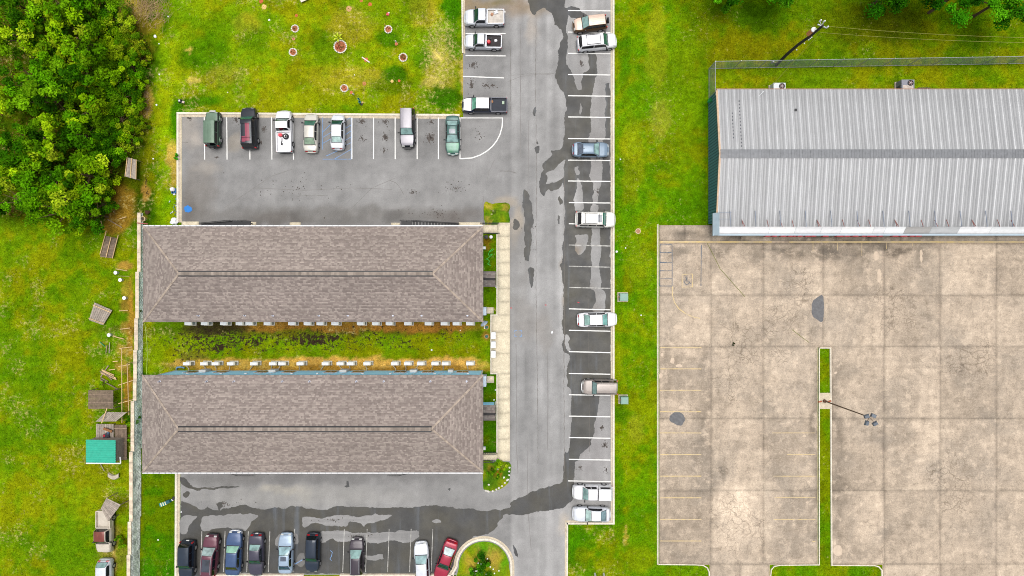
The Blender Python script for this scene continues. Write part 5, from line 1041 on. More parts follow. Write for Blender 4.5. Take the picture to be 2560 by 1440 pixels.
for i, x in enumerate(xs): condenser(x - 1, 909.5, True, 'white air conditioner, %s from the west end, facing the blue wall' % ordinal(i + 1), 'air conditioners along the blue wall', SB.location.y + SBX[3] - .35)

# mailboxes, dish, lids, bins and hose by the walkway
for i, (y, w) in enumerate(((839, 'top'), (862, 'middle'), (886, 'bottom'))):
    a = G(1233.5, y, 1.3); root = empty('mailbox_cluster', (a.x, a.y, 0), 0, 'white cluster mailbox, %s of three beside the walkway' % w, 'mailbox', 'cluster mailboxes beside the walkway')
    MB().box(-.26, .26, -.4, .4, .5, 1.3, .98).build('cabinet', MAT_WHITE, root); MB().box(-.1, .1, -.1, .1, .12, .5).build('pedestal', MAT_STEEL, root); MB().box(-.2, .2, -.2, .2, .09, .13).build('base', MAT_STEEL, root)
    for q in (-.2, .2): MB().box(.255, .275, q - .17, q + .17, .6, 1.25).build('door', MAT_TRIM, root)
p = G(1208.5, 808.5, 3.0); root = empty('satellite_dish', (p.x, p.y, 0), 0, 'grey satellite dish on a mast at the corner of the upper building', 'satellite dish')
rows = []
for i in range(7):
    r = .46 * i / 6; rows.append([(r * math.cos(t) * 1.05, r * math.sin(t), .18 * (r / .46) ** 2) for t in np.linspace(0, 2 * math.pi, 21)])
d = MB().grid(rows).build('reflector', M('dish_grey', C(168, 186, 204), .5), root, True); d.location = (0, .1, 3.0); d.rotation_euler = (1.0, .35, .45)
MB().tube((0, .2, 0), (0, .2, 3.0), .035, n=8).build('mast', MAT_STEEL, root); MB().bar((.05, .1, 2.8), (.1, -.55, 2.9), .05, .05).tube((.1, -.55, 2.85), (.12, -.6, 3.0), .06, n=8).build('feed_arm', MAT_WHITE, root)
for y, l in ((818, 'dark green round lid set in sandy soil below the satellite dish'), (841, 'dark green round lid set in brown soil beside the mailboxes')):
    p = G(1216.5, y); root = empty('septic_lid', p, 0, l, 'lid', 'green lids in the courtyard lawn'); MB().lathe((0, 0, 0), [(.29, 0), (.3, .03), (.24, .045)], 18).build('collar', M('sandy_collar', C(176, 140, 92), .95), root, True)
    MB().lathe((0, 0, 0), [(.19, .02), (.19, .09), (.15, .11)], 16).build('lid', M('lid_green', C(30, 96, 86), .6), root, True)
for x, l, m, in_ in ((1216, 'black round bin on the lawn strip below the upper ramp', MAT_BLACK, C(30, 30, 34)), (1228, 'black bin with white lid on the lawn strip below the upper ramp', MAT_BLACK, C(240, 240, 240))):
    p = G(x, 593.5); root = empty('round_bin', p, 0, l, 'bin'); MB().lathe((0, 0, 0), [(.2, 0), (.25, .6), (.22, .6), (.2, .1)], 16).build('tub', m, root, True); MB().lathe((0, 0, 0), [(.2, .5), (.2, .62), (.08, .65)], 16).build('lid', M('bin_lid_%d' % x, in_, .5), root, True)
pts = []; r_ = random.Random(4)
for i in range(60):
    t = i / 59; pts.append(G(1223 + 8 * math.sin(t * 19) * (1 - .6 * t) + 5 * math.sin(t * 7), 622 + 42 * t + 6 * math.cos(t * 23) * (1 - t), .05))
tag(MB().path(pts, .035, 6).build('garden_hose', M('bright_hose', C(80, 205, 80), .5), None, True), 'bright green hose tangled on the lawn strip below the bins', 'hose')
pts = [G(x, y, .05) for x, y in [(362, 808), (365, 830), (368, 860), (368.5, 890), (367, 920), (366, 936)]]
tag(MB().path(pts, .04, 6).build('garden_hose', M('yellow_hose', C(170, 200, 60), .5), None, True), 'yellow-green hose lying along the west end of the courtyard', 'hose')

# ------------------------------------------------------------------ vehicles
def paint_mat(name, rgb, patchrgb=None, rough=.3, metal=.15, plo=-.6, phi=.5, psc=1.2):
    if name in _M: return _M[name]
    m, nt, b = nodes(name)
    rgbn = N(nt, 'ShaderNodeRGB'); rgbn.outputs[0].default_value = (*rgb, 1); c = rgbn.outputs[0]
    if patchrgb is not None: c = mix(nt, c, patchrgb, noise_fac(nt, psc, 7, lo=plo, hi=phi, rough=.7))
    c = mul(nt, c, noise_fac(nt, 1.3, 6, lo=.9, hi=1.08)); c = mul(nt, c, noise_fac(nt, 14, 3, lo=.95, hi=1.05))
    nt.links.new(c, b.inputs['Base Color']); b.inputs['Roughness'].default_value = rough; b.inputs['Metallic'].default_value = metal; b.inputs['Coat Weight'].default_value = .25; b.inputs['Coat Roughness'].default_value = .12; b.inputs['Specular IOR Level'].default_value = .3
    _M[name] = m; return m
def glass_mat(name, rgb):
    if name in _M: return _M[name]
    m, nt, b = nodes(name)
    c = mix(nt, rgb, tuple(x * .35 for x in rgb), noise_fac(nt, 1.6, 4, lo=-.25, hi=.8)); nt.links.new(c, b.inputs['Base Color'])
    b.inputs['Roughness'].default_value = .06; b.inputs['Specular IOR Level'].default_value = .6; _M[name] = m; return m
G_TEAL = glass_mat('windshield_teal', C(152, 188, 184)); G_GREEN = glass_mat('windshield_green', C(60, 116, 96)); G_PALE = glass_mat('windshield_pale', C(196, 226, 220)); G_DARK = glass_mat('window_dark', C(22, 26, 30)); G_GREY = glass_mat('window_grey', C(96, 108, 126))  # pale windshields: reflected sky and lit dash painted into the glass colour
G_DKGREEN = glass_mat('windshield_dark_green', C(24, 78, 66)); G_OLIVE = glass_mat('windshield_olive', C(70, 74, 34))
M_RIM = M('alloy_rim', C(206, 206, 208), .35, .5); M_CHROME = M('chrome', C(214, 216, 220), .2, .7); M_TAIL = M('tail_light_red', C(206, 24, 30), .25); M_HEAD = M('head_light', C(226, 228, 224), .15); M_AMBER = M('amber_light', C(236, 140, 50), .3); M_PLATE = M('licence_plate', C(240, 240, 238), .5); M_PLASTIC = M('black_plastic', C(44, 44, 48), .6)
def lerpl(P, x):
    if x <= P[0][0]: return P[0][1]
    for (a, va), (b, vb) in zip(P[:-1], P[1:]):
        if x <= b: return va + (vb - va) * (x - a) / (b - a) if b > a else vb
    return P[-1][1]
TYPES = {
    'sedan': dict(H=1.43, af=.30, ar=.24, rw=.66, cab=(.27, .11, -.17, -.34), prof=[(-.5, .50), (-.49, .70), (-.475, .90), (-.45, .97), (-.34, 1.0), (0, .92), (.27, .94), (.40, .84), (.455, .76), (.485, .62), (.5, .48)]),
    'coupe': dict(H=1.36, af=.26, ar=.30, rw=.64, cab=(.20, .05, -.21, -.37), prof=[(-.5, .50), (-.49, .72), (-.475, .92), (-.45, .98), (-.37, .99), (0, .90), (.2, .94), (.38, .86), (.455, .78), (.49, .62), (.5, .48)]),
    'suv': dict(H=1.75, af=.26, ar=.10, rw=.74, cab=(.26, .15, -.42, -.475), prof=[(-.5, .50), (-.492, .85), (-.475, 1.0), (-.3, 1.04), (0, 1.02), (.26, 1.08), (.40, 1.0), (.46, .92), (.488, .72), (.5, .5)]),
    'pickup': dict(H=1.70, af=.22, ar=.06, rw=.72, cab=(.27, .16, -.02, -.045), prof=[(-.5, .55), (-.495, .78), (-.07, .78), (-.052, .80), (-.05, 1.03), (0, 1.04), (.27, 1.06), (.41, 1.0), (.465, .9), (.49, .7), (.5, .52)]),
    'jeep': dict(H=1.78, af=.10, ar=.05, rw=.80, cab=(.215, .185, -.445, -.475), prof=[(-.5, .6), (-.495, .95), (-.475, 1.0), (0, 1.0), (.215, 1.02), (.42, .99), (.47, .95), (.492, .7), (.5, .6)]),
    'hatch': dict(H=1.50, af=.30, ar=.18, rw=.68, cab=(.26, .09, -.36, -.465), prof=[(-.5, .50), (-.492, .80), (-.475, .95), (-.3, .97), (0, .93), (.26, .96), (.39, .86), (.455, .76), (.488, .60), (.5, .46)]),
}
def vehicle(label, cat, nose, rear, W, kind, paint, name='parked_car', H=None, cab=None, glass=G_TEAL, rglass=None, sglass=G_DARK, roof=None, hood=None, trunk=None, bumper=None, rbumper=None,
            windows=2, ribs=0, rails=None, sunroof=False, spare=False, bed=None, topper=False, rack=False, plate=(False, False), fenders=None, extra=None, rail_span=(.12, -.40), group='cars parked on the lots', rear_glass_dark=False):
    T = TYPES[kind]; H_ = H or T['H']; n_, r_ = G(*nose, .7), G(*rear, .7); L = (n_ - r_).length; c = (n_ + r_) / 2; az = math.atan2(n_.y - r_.y, n_.x - r_.x)
    root = empty(name, (c.x, c.y, .012), az, label, cat, group)
    prof = [(a * L, z) for a, z in T['prof']]; af, ar = T['af'], T['ar']; xc, xh, xr, xb = [v * L for v in (cab or T['cab'])]
    if kind == 'pickup':
        bx = xb - .06; prof = [(-.5 * L, .55), (-.495 * L, .78), (bx - .06, .78), (bx - .02, .80), (bx, 1.03)] + [(a * L, z) for a, z in T['prof'][5:]]; prof = [p for i, p in enumerate(prof) if i < 5 or p[0] > bx]
    zt = lambda x: lerpl(prof, x)
    def wid(x):
        u = 2 * x / L; f = 1 - af * max(0, (u - .52) / .48) ** 2.4 - ar * max(0, (-u - .6) / .4) ** 2.6; return W / 2 * f
    zb, cr = .24, .035
    def sec(x):
        w, t = wid(x), max(zt(x), zb + .2); return [(0, zb), (.84 * w, zb), (.96 * w, zb + .08), (1.0 * w, zb + .45 * (t - zb)), (.99 * w, zb + .72 * (t - zb)), (.955 * w, t - .06), (.90 * w, t - .012), (.5 * w, t + cr * .8), (0, t + cr)]
    xs = sorted(set([p[0] for p in prof] + [L * (i / 26 - .5) for i in range(27)] + [L * .47, L * .48, -L * .48, L * .495])); rows = []
    for x in xs:
        s_ = sec(x); rows.append([(x, y, z) for y, z in s_] + [(x, -y, z) for y, z in reversed(s_[1:-1])] + [(x, s_[0][0], s_[0][1])])
    mb = MB().grid(rows); k = len(rows[0]); mb.f.append(tuple(range(k - 1))); mb.f.append(tuple(len(mb.v) - 2 - i for i in range(k - 1)))
    mb.build('body', paint, root, True, 42, fix=True)
    zbel = lambda x: zt(x) - .035
    half = (xh - xr) / 2; midr = (xh + xr) / 2
    def cabpt(x, t, sd_):
        if x > xh: a = (xc - x) / (xc - xh)
        elif x < xr: a = (x - xb) / max(.01, xr - xb)
        else: a = 1
        a = min(1, max(0, a)); base = zbel(x) + .03; hr_ = H_ - .05 - (.03 * ((x - midr) / half) ** 2 if a >= 1 else .03); e = 1 - (1 - a) ** 1.25; ze = base + (hr_ - base) * e
        wb = wid(x) * .955; wt = wb * .90 + (W / 2 * T['rw'] - wb * .90) * min(1, a ** .9)
        if t <= .5:
            q = t / .5; y = wb + (wt - wb) * (q ** 1.15); z = zbel(x) - .02 + (ze - zbel(x) + .02) * q
        else:
            q = (t - .5) / .5; y = wt * (1 - q); z = ze + (.07 * a + .02) * (1 - (1 - q) ** 3)
        return Vector((x, sd_ * y, z))
    cs = [xb + (xr - xb) * q for q in (0, .2, .4, .6, .8)] + [xr + (xh - xr) * q / 8 for q in range(9)] + [xh + (xc - xh) * q for q in (.15, .35, .55, .75, .9, 1)]
    ts = [0, .15, .3, .42, .5, .54, .6, .72, .86, 1]; rows = []
    for x in cs: rows.append([cabpt(x, t, 1) for t in ts] + [cabpt(x, t, -1) for t in reversed(ts[:-1])])
    cb = MB().grid(rows)
    k = len(rows[0]); cb.f.append(tuple(range(k))); cb.build('cabin', roof if kind == 'jeep' else paint, root, True, 42, fix=True)
    def surf(fn, u0, u1, v0, v1, nu, nv, off, name_, mat, smooth=True):
        rows = []
        for i in range(nu + 1):
            row = []
            for j in range(nv + 1):
                u, v = u0 + (u1 - u0) * i / nu, v0 + (v1 - v0) * j / nv; e = 1e-3; p = fn(u, v); n = (fn(u + e, v) - fn(u - e, v)).cross(fn(u, v + e) - fn(u, v - e))
                n = n.normalized() if n.length > 1e-12 else Vector((0, 0, 1)); ctr = Vector((p.x * .9, 0, .7))
                if n.dot(p - ctr) < 0: n = -n
                row.append(p + n * off)
            rows.append(row)
        return MB().grid(rows).build(name_, mat, root, smooth)
    top = lambda x, s_: cabpt(x, .5 + .5 * (1 - min(1, abs(s_))), 1 if s_ >= 0 else -1)
    surf(top, xc + (xh - xc) * .05, xc + (xh - xc) * .93, -.93, .93, 6, 8, .012, 'windshield', glass)
    rg = rglass or glass
    surf(top, xc + (xh - xc) * .0, xc + (xh - xc) * 1.0, -.985, .985, 6, 8, .005, 'windshield_seal', M_PLASTIC); surf(top, xb + (xr - xb) * .05, xb + (xr - xb) * .99, -.95, .95, 5, 8, .005, 'rear_window_seal', M_PLASTIC)
    if roof: surf(top, xh, xr, -.97, .97, 8, 8, .007, 'roof_skin', roof)
    surf(top, xb + (xr - xb) * .12, xb + (xr - xb) * .92, -.88, .88, 5, 8, .012, 'rear_window', rg)
    xf = xc + (xh - xc) * .40; xe = xr + (xr - xb) * -.35 if kind != 'pickup' else xr + .03
    cuts = [xf + (xe - xf) * q / windows for q in range(windows + 1)]
    for sd_ in (1, -1):
        for a, b in zip(cuts[:-1], cuts[1:]):
            g_ = .035; surf(lambda x, t: cabpt(x, t, sd_), a - g_, b + g_, .13, .43, 6, 3, .010, 'side_window', sglass)
    btop = lambda x, s_: Vector((x, s_ * .9 * wid(x), zt(x) + (cr * .8 + (cr * .2) * (1 - abs(s_) * .9 / .5) if abs(s_) * .9 < .5 else cr * .8 - (cr * .8 + .012) * (abs(s_) * .9 - .5) / .4)))
    surf(btop, xc + .0, L * .47, -.965, .965, 10, 8, .006, 'hood_gap', M_PLASTIC); surf(btop, xc + .07, L * .462, -.935, .935, 10, 8, .013, 'hood', hood or paint)
    if kind in ('sedan', 'coupe'): surf(btop, xb - .0, -L * .467, -.93, .93, 4, 6, .006, 'trunk_gap', M_PLASTIC); surf(btop, xb - .04, -L * .462, -.9, .9, 4, 6, .013, 'trunk_lid', trunk or paint)
    # wheels
    rad = .32 if kind in ('sedan', 'coupe', 'hatch') else .38; fx, rx_ = L * .31, -L * .30
    for x in (fx, rx_):
        for sd_ in (1, -1):
            w = MB().tube((0, -sd_ * .22, 0), (0, 0, 0), rad, n=20).build('wheel', MAT_RUBBER, root, True); w.location = (x, sd_ * (W / 2 + .015), rad)
            MB().tube((0, -sd_ * .02, 0), (0, sd_ * .012, 0), rad * .64, rad * .56, n=16).build('rim', M_RIM, w)
            if kind == 'jeep' or fenders:
                fm = fenders or paint; rows = []
                for q in range(9):
                    t = math.pi * (.08 + .84 * q / 8); rr = rad + .10; rows.append([(x + rr * math.cos(t), sd_ * (W / 2 - .12), rad + rr * math.sin(t)), (x + rr * math.cos(t), sd_ * (W / 2 + .10), rad + rr * math.sin(t) - .02)])
                MB().grid(rows).build('fender_flare', fm, root, True)
    # bumpers
    def bump_(s_, mat, nm, z0, z1):
        e = s_ * L / 2; P = []
        for q in (-1, -.92, -.7, -.35, 0, .35, .7, .92, 1):
            wv = wid(e) * 1.04; P.append((e + s_ * (.05 - .10 * abs(q) ** 3), q * wv))
        P = [(e - s_ * .35, -wid(e - s_ * .35) * 1.015)] + P + [(e - s_ * .35, wid(e - s_ * .35) * 1.015)]
        rows = [[(x, y, z0) for x, y in P], [(x, y, z1) for x, y in P], [(x - s_ * .12, y * .93, z1 + .02) for x, y in P]]; MB().grid(rows).build(nm, mat, root, True)
    bump_(1, bumper or paint, 'front_bumper', .28, .56); bump_(-1, rbumper or bumper or paint, 'rear_bumper', .30, .60)
    boxy = kind in ('suv', 'pickup', 'jeep')
    for sd_ in (1, -1):
        surf(btop, L * .463, L * .487, sd_ * .5, sd_ * 1.0, 3, 4, .016, 'headlight', M_HEAD)
        if kind in ('sedan', 'coupe', 'hatch'): surf(btop, -L * .474, -L * .489, sd_ * .5, sd_ * 1.0, 3, 4, .016, 'taillight', M_TAIL)
        else:
            tl = MB().box(-.05, .06, -.06, .06, -.17, .17, .95).build('taillight', M_TAIL, root); tl.location = (-L * .488, sd_ * (wid(-L * .488) - .05), .88)
        mm = MB().box(-.09, .07, -.12, .12, -.07, .08, .8).build('mirror', M_PLASTIC, root); mm.location = (xc + (xh - xc) * .35, sd_ * (W / 2 + .10), zbel(xc) + .10)
    if plate[0]: MB().box(L / 2 + .03, L / 2 + .09, -.17, .17, .50, .62).build('license_plate', M_PLATE, root).rotation_euler = (0, 0, 0)
    if plate[1]: MB().box(-L / 2 - .10, -L / 2 - .03, -.17, .17, .52, .64).build('license_plate', M_PLATE, root)
    if ribs:
        for q in range(ribs):
            s0 = -.7 + 1.4 * q / (ribs - 1); P = [top(xh + (xr - xh) * (.15 + .75 * i / 6), s0) + Vector((0, 0, .010)) for i in range(7)]; MB().path(P, .016, 4).build('roof_rib', roof if roof else paint, root)
    if rails is not None:
        for sd_ in (1, -1):
            P = [top(L * (rail_span[0] + (rail_span[1] - rail_span[0]) * i / 6), sd_ * .86) + Vector((0, 0, .07 if 0 < i < 6 else .0)) for i in range(7)]; MB().path(P, .028, 6).build('roof_rail', rails, root, True)
    if rack:
        for q in (.06, -.28): P = [top(L * q, -.8 + 1.6 * i / 4) + Vector((0, 0, .07)) for i in range(5)]; MB().path(P, .022, 6).build('roof_crossbar', M_PLASTIC, root, True)
    if sunroof: surf(top, xh - .1, xh - .62, -.6, .6, 4, 6, .022, 'sunroof', G_GREY)
    if spare:
        t = MB().tube((0, 0, 0), (-.2, 0, 0), .34, n=20).build('spare_wheel', MAT_RUBBER, root, True); t.location = (-L / 2 - .04, -.05, .95); MB().tube((-.2, 0, 0), (-.22, 0, 0), .16, n=12).build('rim', M_RIM, t)
    if kind == 'pickup':
        x0, x1 = -L / 2 + .02, bx - .04; wi = W / 2 * .99; fm = bed or paint
        MB().box(x0 + .06, x1, -wi + .14, wi - .14, .80, .835).build('bed_floor', fm, root)
        for q in range(9): y = (-.7 + 1.4 * q / 8) * (wi - .2); MB().box(x0 + .1, x1 - .05, y - .02, y + .02, .834, .85).build('bed_rib', fm, root)
        for sd_ in (1, -1):
            MB().add([(x0, sd_ * wi * .97, .5), (x1, sd_ * wi * .99, .5), (x1, sd_ * wi * .97, 1.06), (x0, sd_ * wi * .94, 1.06), (x0, sd_ * (wi - .14), .78), (x1, sd_ * (wi - .14), .78), (x1, sd_ * (wi - .12), 1.06), (x0, sd_ * (wi - .14), 1.06)], [(0, 1, 2, 3), (4, 5, 6, 7), (3, 2, 6, 7), (0, 3, 7, 4), (1, 2, 6, 5)]).build('bed_side', paint, root, fix=True)
            MB().box(x0 + .1, x1 - .02, sd_ * (wi - .135) - .012, sd_ * (wi - .135) + .012, .80, 1.03).build('bed_liner_side', fm, root)
        MB().box(x0 - .03, x0 + .05, -wi * .9, wi * .9, .55, 1.05).build('tailgate', paint, root); MB().box(x1 - .05, x1 + .02, -wi + .15, wi - .15, .8, 1.07).build('bed_front', paint, root)
        if topper:
            P0 = [(x0 + .02, 1.07), (x1 + .02, 1.07), (x1 + .02, 1.66), (x0 + .22, 1.66)]; y0, y1 = wi * .97, wi * .76
            cpy = MB().add([(P0[0][0], -y0, 1.07), (P0[1][0], -y0, 1.07), (P0[2][0], -y1, 1.66), (P0[3][0], -y1, 1.66), (P0[0][0], y0, 1.07), (P0[1][0], y0, 1.07), (P0[2][0], y1, 1.66), (P0[3][0], y1, 1.66)], [(0, 1, 2, 3), (4, 5, 6, 7), (3, 2, 6, 7), (0, 3, 7, 4), (1, 2, 6, 5)]).build('camper_shell', paint, root, fix=True)
            for sd_ in (1, -1):
                f = lambda a, b: ((x0 + .2) + (x1 - x0 - .4) * a, sd_ * (y0 + (y1 - y0) * b + .012), 1.07 + .59 * b)
                MB().add([f(0.05, .3), f(1, .3), f(1, .82), f(.1, .82)], [(0, 1, 2, 3)]).build('shell_window', G_DARK, cpy)
            MB().add([(x0 + .03, -y0 * .85, 1.2), (x0 + .03, y0 * .85, 1.2), (x0 + .17, y1 * .95, 1.6), (x0 + .17, -y1 * .95, 1.6)], [(0, 1, 2, 3)]).build('shell_window', G_DARK, cpy)
    if extra: extra(root, dict(L=L, W=W, zt=zt, top=top, surf=surf, btop=btop, xc=xc, xh=xh, xr=xr, xb=xb, wid=wid))
    return root
def top_world(root, x, y, z): return root.matrix_basis @ Vector((x, y, z))
P_WHITE = paint_mat('white_car_paint', C(246, 246, 250), metal=0); P_WHITE2 = paint_mat('warm_white_paint', C(246, 244, 238), metal=0); P_SILVERW = paint_mat('silver_white_paint', C(226, 230, 238)); P_PALE = paint_mat('pale_silver_paint', C(214, 222, 236))
P_JBODY = paint_mat('jeep_dark_green', C(34, 52, 48)); P_JROOF = paint_mat('jeep_faded_green', C(104, 130, 110), rough=.6); P_BLACK = paint_mat('black_paint', C(44, 48, 56)); P_BEIGE = paint_mat('beige_paint', C(214, 210, 200)); P_SILV = paint_mat('silver_lilac_paint', C(170, 166, 174)); P_NAVY = paint_mat('navy_paint', C(34, 42, 66))
P_TEAL = paint_mat('faded_teal_paint', C(76, 112, 108), C(128, 158, 156)); P_TEALH = paint_mat('peeling_green_hood', C(110, 148, 134), C(40, 140, 84), plo=-.7, phi=.9, psc=1.1); P_TAN = paint_mat('tan_paint', C(226, 200, 182)); P_TANB = paint_mat('brown_lower_paint', C(104, 78, 50)); P_CAM = paint_mat('blue_grey_paint', C(126, 146, 166)); P_PEWT = paint_mat('pewter_paint', C(160, 150, 144))
P_DKB = paint_mat('dark_slate_paint', C(40, 52, 68)); P_MAR = paint_mat('maroon_paint', C(106, 58, 74)); P_BLUE = paint_mat('steel_blue_paint', C(66, 90, 130)); P_PLUM = paint_mat('plum_grey_paint', C(72, 70, 86)); P_SBLUE = paint_mat('silver_blue_paint', C(164, 184, 206)); P_DPL = paint_mat('dark_plum_paint', C(66, 58, 68)); P_RED = paint_mat('red_paint', C(172, 44, 70)); P_OLDMAR = paint_mat('rusty_maroon', C(126, 62, 52), C(150, 90, 70)); P_OLDW = paint_mat('rusty_white', C(222, 212, 196), C(196, 168, 140))
P_SPOT = paint_mat('peeling_white_roof', C(240, 238, 236), C(120, 118, 120), plo=-1.1, phi=.5, psc=3.0)

def ex_winch(root, d):
    MB().box(d['L'] / 2 + .0, d['L'] / 2 + .12, -.36, .36, .72, .86).build('bumper_plate', M_PLATE, root)
vehicle('dark green jeep with faded green hard top and rear spare wheel', 'jeep', (533, 280), (533, 367), 1.62, 'jeep', P_JBODY, 'parked_jeep', roof=P_JROOF, hood=P_JROOF, glass=G_DARK, bumper=MAT_BLACK, windows=2, ribs=6, spare=True, fenders=P_JROOF, extra=ex_winch)
def ex_roofmar(root, d):
    mr = paint_mat('peeled_maroon_roof', C(150, 62, 84), rough=.6); s_ = d['surf']; t = d['top']; L = d['L']
    s_(t, .07 * L, -.36 * L, -.7, .05, 6, 4, .016, 'roof_panel', mr); s_(t, -.25 * L, -.38 * L, .06, .7, 3, 3, .016, 'roof_panel', mr)
vehicle('black station wagon with a peeling maroon patch on its roof', 'car', (622, 269), (625, 372), 1.86, 'suv', P_BLACK, glass=G_GREEN, rglass=G_DARK, H=1.74, windows=3, rails=M_CHROME, rack=True, extra=ex_roofmar, rail_span=(.05, -.36))
vehicle('white pickup truck with a spare wheel and red box in its bed', 'pickup', (709.5, 277), (712, 381), 1.93, 'pickup', P_WHITE, 'pickup_truck', cab=(.29, .2, .035, .0), glass=G_GREEN, rglass=G_DARK, windows=1, bumper=P_WHITE, rbumper=MAT_BLACK)
vehicle('beige sedan parked between the white pickup and the blue hatching', 'car', (778, 284), (777, 381), 1.78, 'sedan', P_BEIGE, cab=(.30, .15, -.15, -.33), glass=G_GREEN, rglass=glass_mat('rear_glass_sage', C(150, 176, 150)))
vehicle('white sedan parked on the blue hatched bay', 'car', (845, 286), (844, 374), 1.72, 'sedan', P_SILVERW, cab=(.31, .16, -.16, -.33), glass=G_DKGREEN, rglass=G_PALE, roof=P_WHITE, trunk=P_WHITE)
def ex_push(root, d):
    L = d['L']; MB().bar((L / 2 + .2, -.42, .62), (L / 2 + .2, .42, .62), .08, .3).bar((L / 2 + .2, -.4, .5), (L / 2 - .1, -.4, .5), .06, .2).bar((L / 2 + .2, .4, .5), (L / 2 - .1, .4, .5), .06, .2).build('push_bumper', MAT_BLACK, root)
vehicle('silver and black wagon with a black push bumper, nose towards the lane', 'car', (1019, 368), (1018.5, 271), 1.86, 'suv', P_BLACK, roof=P_SILV, hood=P_SILV, glass=G_TEAL, rglass=G_GREY, ribs=8, windows=3, bumper=MAT_BLACK, H=1.72, cab=(.2, .06, -.44, -.48), extra=ex_push)
vehicle('faded teal sedan with sunroof and peeling green hood', 'car', (1132, 386), (1131.5, 289), 1.78, 'sedan', P_TEAL, hood=P_TEALH, cab=(.2, .02, -.2, -.36), glass=G_TEAL, rglass=G_TEAL, sunroof=True, plate=(True, False))
vehicle('silver pickup truck with an open white bed, topmost of the three pickups', 'pickup', (1161, 44.5), (1260.5, 44), 1.93, 'pickup', P_SILVERW, 'pickup_truck', cab=(.255, .14, -.035, -.06), glass=G_DKGREEN, rglass=G_DARK, windows=1, bed=M('bed_white_worn', C(212, 204, 194), .7, var=.2), rbumper=P_NAVY)
vehicle('small white pickup truck with black bed liner and a red drum', 'pickup', (1161.5, 104), (1254, 106), 1.72, 'pickup', P_SILVERW, 'pickup_truck', cab=(.25, .14, -.04, -.065), glass=G_DKGREEN, rglass=G_DARK, windows=1, bed=M('black_liner', C(56, 52, 54), .8), rbumper=MAT_BLACK)
vehicle('navy and white extended-cab pickup truck with dark bed beside the curved line', 'pickup', (1155.5, 263), (1268, 264), 1.86, 'pickup', P_NAVY, 'pickup_truck', cab=(.28, .18, -.10, -.125), glass=glass_mat('windshield_mint', C(120, 190, 166)), rglass=G_DARK, windows=2, roof=P_SPOT, hood=P_WHITE, bed=M('slate_liner', C(58, 62, 72), .8), rbumper=P_NAVY)
vehicle('tan compact wagon with a spare wheel on its rear door', 'car', (1433, 65), (1516, 55), 1.72, 'suv', P_TANB, roof=P_TAN, hood=P_TAN, cab=(.24, .06, -.42, -.47), glass=G_TEAL, rglass=G_DARK, ribs=5, windows=3, spare=True, H=1.68)
vehicle('white two-door wagon with a roof rack, nose over the kerb', 'car', (1541, 101), (1443, 111), 1.82, 'suv', P_WHITE, cab=(.26, .14, -.40, -.465), glass=G_GREEN, rglass=G_DARK, windows=2, rack=True, rails=M_PLASTIC, rail_span=(.06, -.3), H=1.68, rbumper=P_NAVY)
def ex_fin(root, d): 
    p = d['top'](-.2 * d['L'], 0); MB().box(p.x - .1, p.x + .1, -.03, .03, p.z, p.z + .06, .5).build('antenna_fin', M_PLASTIC, root)
vehicle('blue-grey sports coupe alone in the wet eastern bays', 'car', (1522, 374.5), (1431, 374), 1.86, 'coupe', P_CAM, cab=(.22, .07, -.22, -.37), glass=G_TEAL, rglass=G_GREY, windows=1, extra=ex_fin)
vehicle('white wagon with black rear glass and sunroof beside the damp patches', 'car', (1538, 549.5), (1439, 548), 1.98, 'suv', P_WHITE2, cab=(.25, .15, -.38, -.465), glass=glass_mat('windshield_sea', C(70, 140, 130)), rglass=G_DARK, windows=3, rack=True, sunroof=True, rails=M_PLASTIC, rail_span=(.02, -.35), H=1.82)
vehicle('white sedan parked across from the green transformer cabinet', 'car', (1542, 798), (1444, 800), 1.80, 'sedan', P_WHITE, cab=(.25, .11, -.20, -.35), glass=glass_mat('windshield_aqua', C(130, 190, 184)), rglass=glass_mat('rear_aqua', C(160, 200, 190)))
vehicle('pewter wagon with ribbed roof backed over the eastern kerb', 'car', (1455, 967), (1543.5, 968), 1.88, 'suv', P_PEWT, cab=(.22, .12, -.43, -.475), glass=G_TEAL, rglass=G_DARK, ribs=6, windows=3, H=1.82, rails=M_PLASTIC, bumper=M_CHROME)
vehicle('white pickup truck with a white camper shell', 'pickup', (1432, 1230), (1530, 1231), 1.80, 'pickup', P_WHITE, 'pickup_truck', cab=(.25, .13, -.1, -.12), glass=G_TEAL, rglass=G_DARK, windows=2, topper=True)
vehicle('white sports coupe at the end of the eastern bays', 'car', (1432, 1285), (1526, 1286.5), 1.84, 'coupe', P_SILVERW, cab=(.17, .02, -.22, -.38), glass=G_PALE, rglass=glass_mat('rear_slate', C(130, 158, 166)), windows=1, roof=P_WHITE)
vehicle('dark slate wagon beside the white kerb at the corner of the lower row', 'car', (467, 1446), (468.5, 1353), 1.78, 'suv', P_DKB, cab=(.2, .06, -.42, -.475), glass=G_DKGREEN, rglass=G_DARK, windows=3, H=1.66, plate=(False, True))
vehicle('maroon crossover with silver roof rails in the lower row', 'car', (530, 1337), (523, 1437), 1.84, 'suv', P_MAR, cab=(.22, .06, -.42, -.475), glass=glass_mat('windshield_ice', C(170, 192, 190)), rglass=G_DARK, windows=3, rails=M_CHROME, H=1.70, bumper=P_BLACK, extra=lambda r, d: d['surf'](d['top'], -.02 * d['L'], -.33 * d['L'], -.7, .7, 5, 4, .014, 'roof_glass', glass_mat('roof_glass', C(66, 72, 84))))
vehicle('steel blue sedan with white front bumper in the lower row', 'car', (587, 1328), (582, 1438), 1.92, 'sedan', P_BLUE, cab=(.19, .06, -.25, -.35), glass=glass_mat('windshield_mint2', C(150, 200, 176)), rglass=G_OLIVE, bumper=P_SILVERW, plate=(True, False))
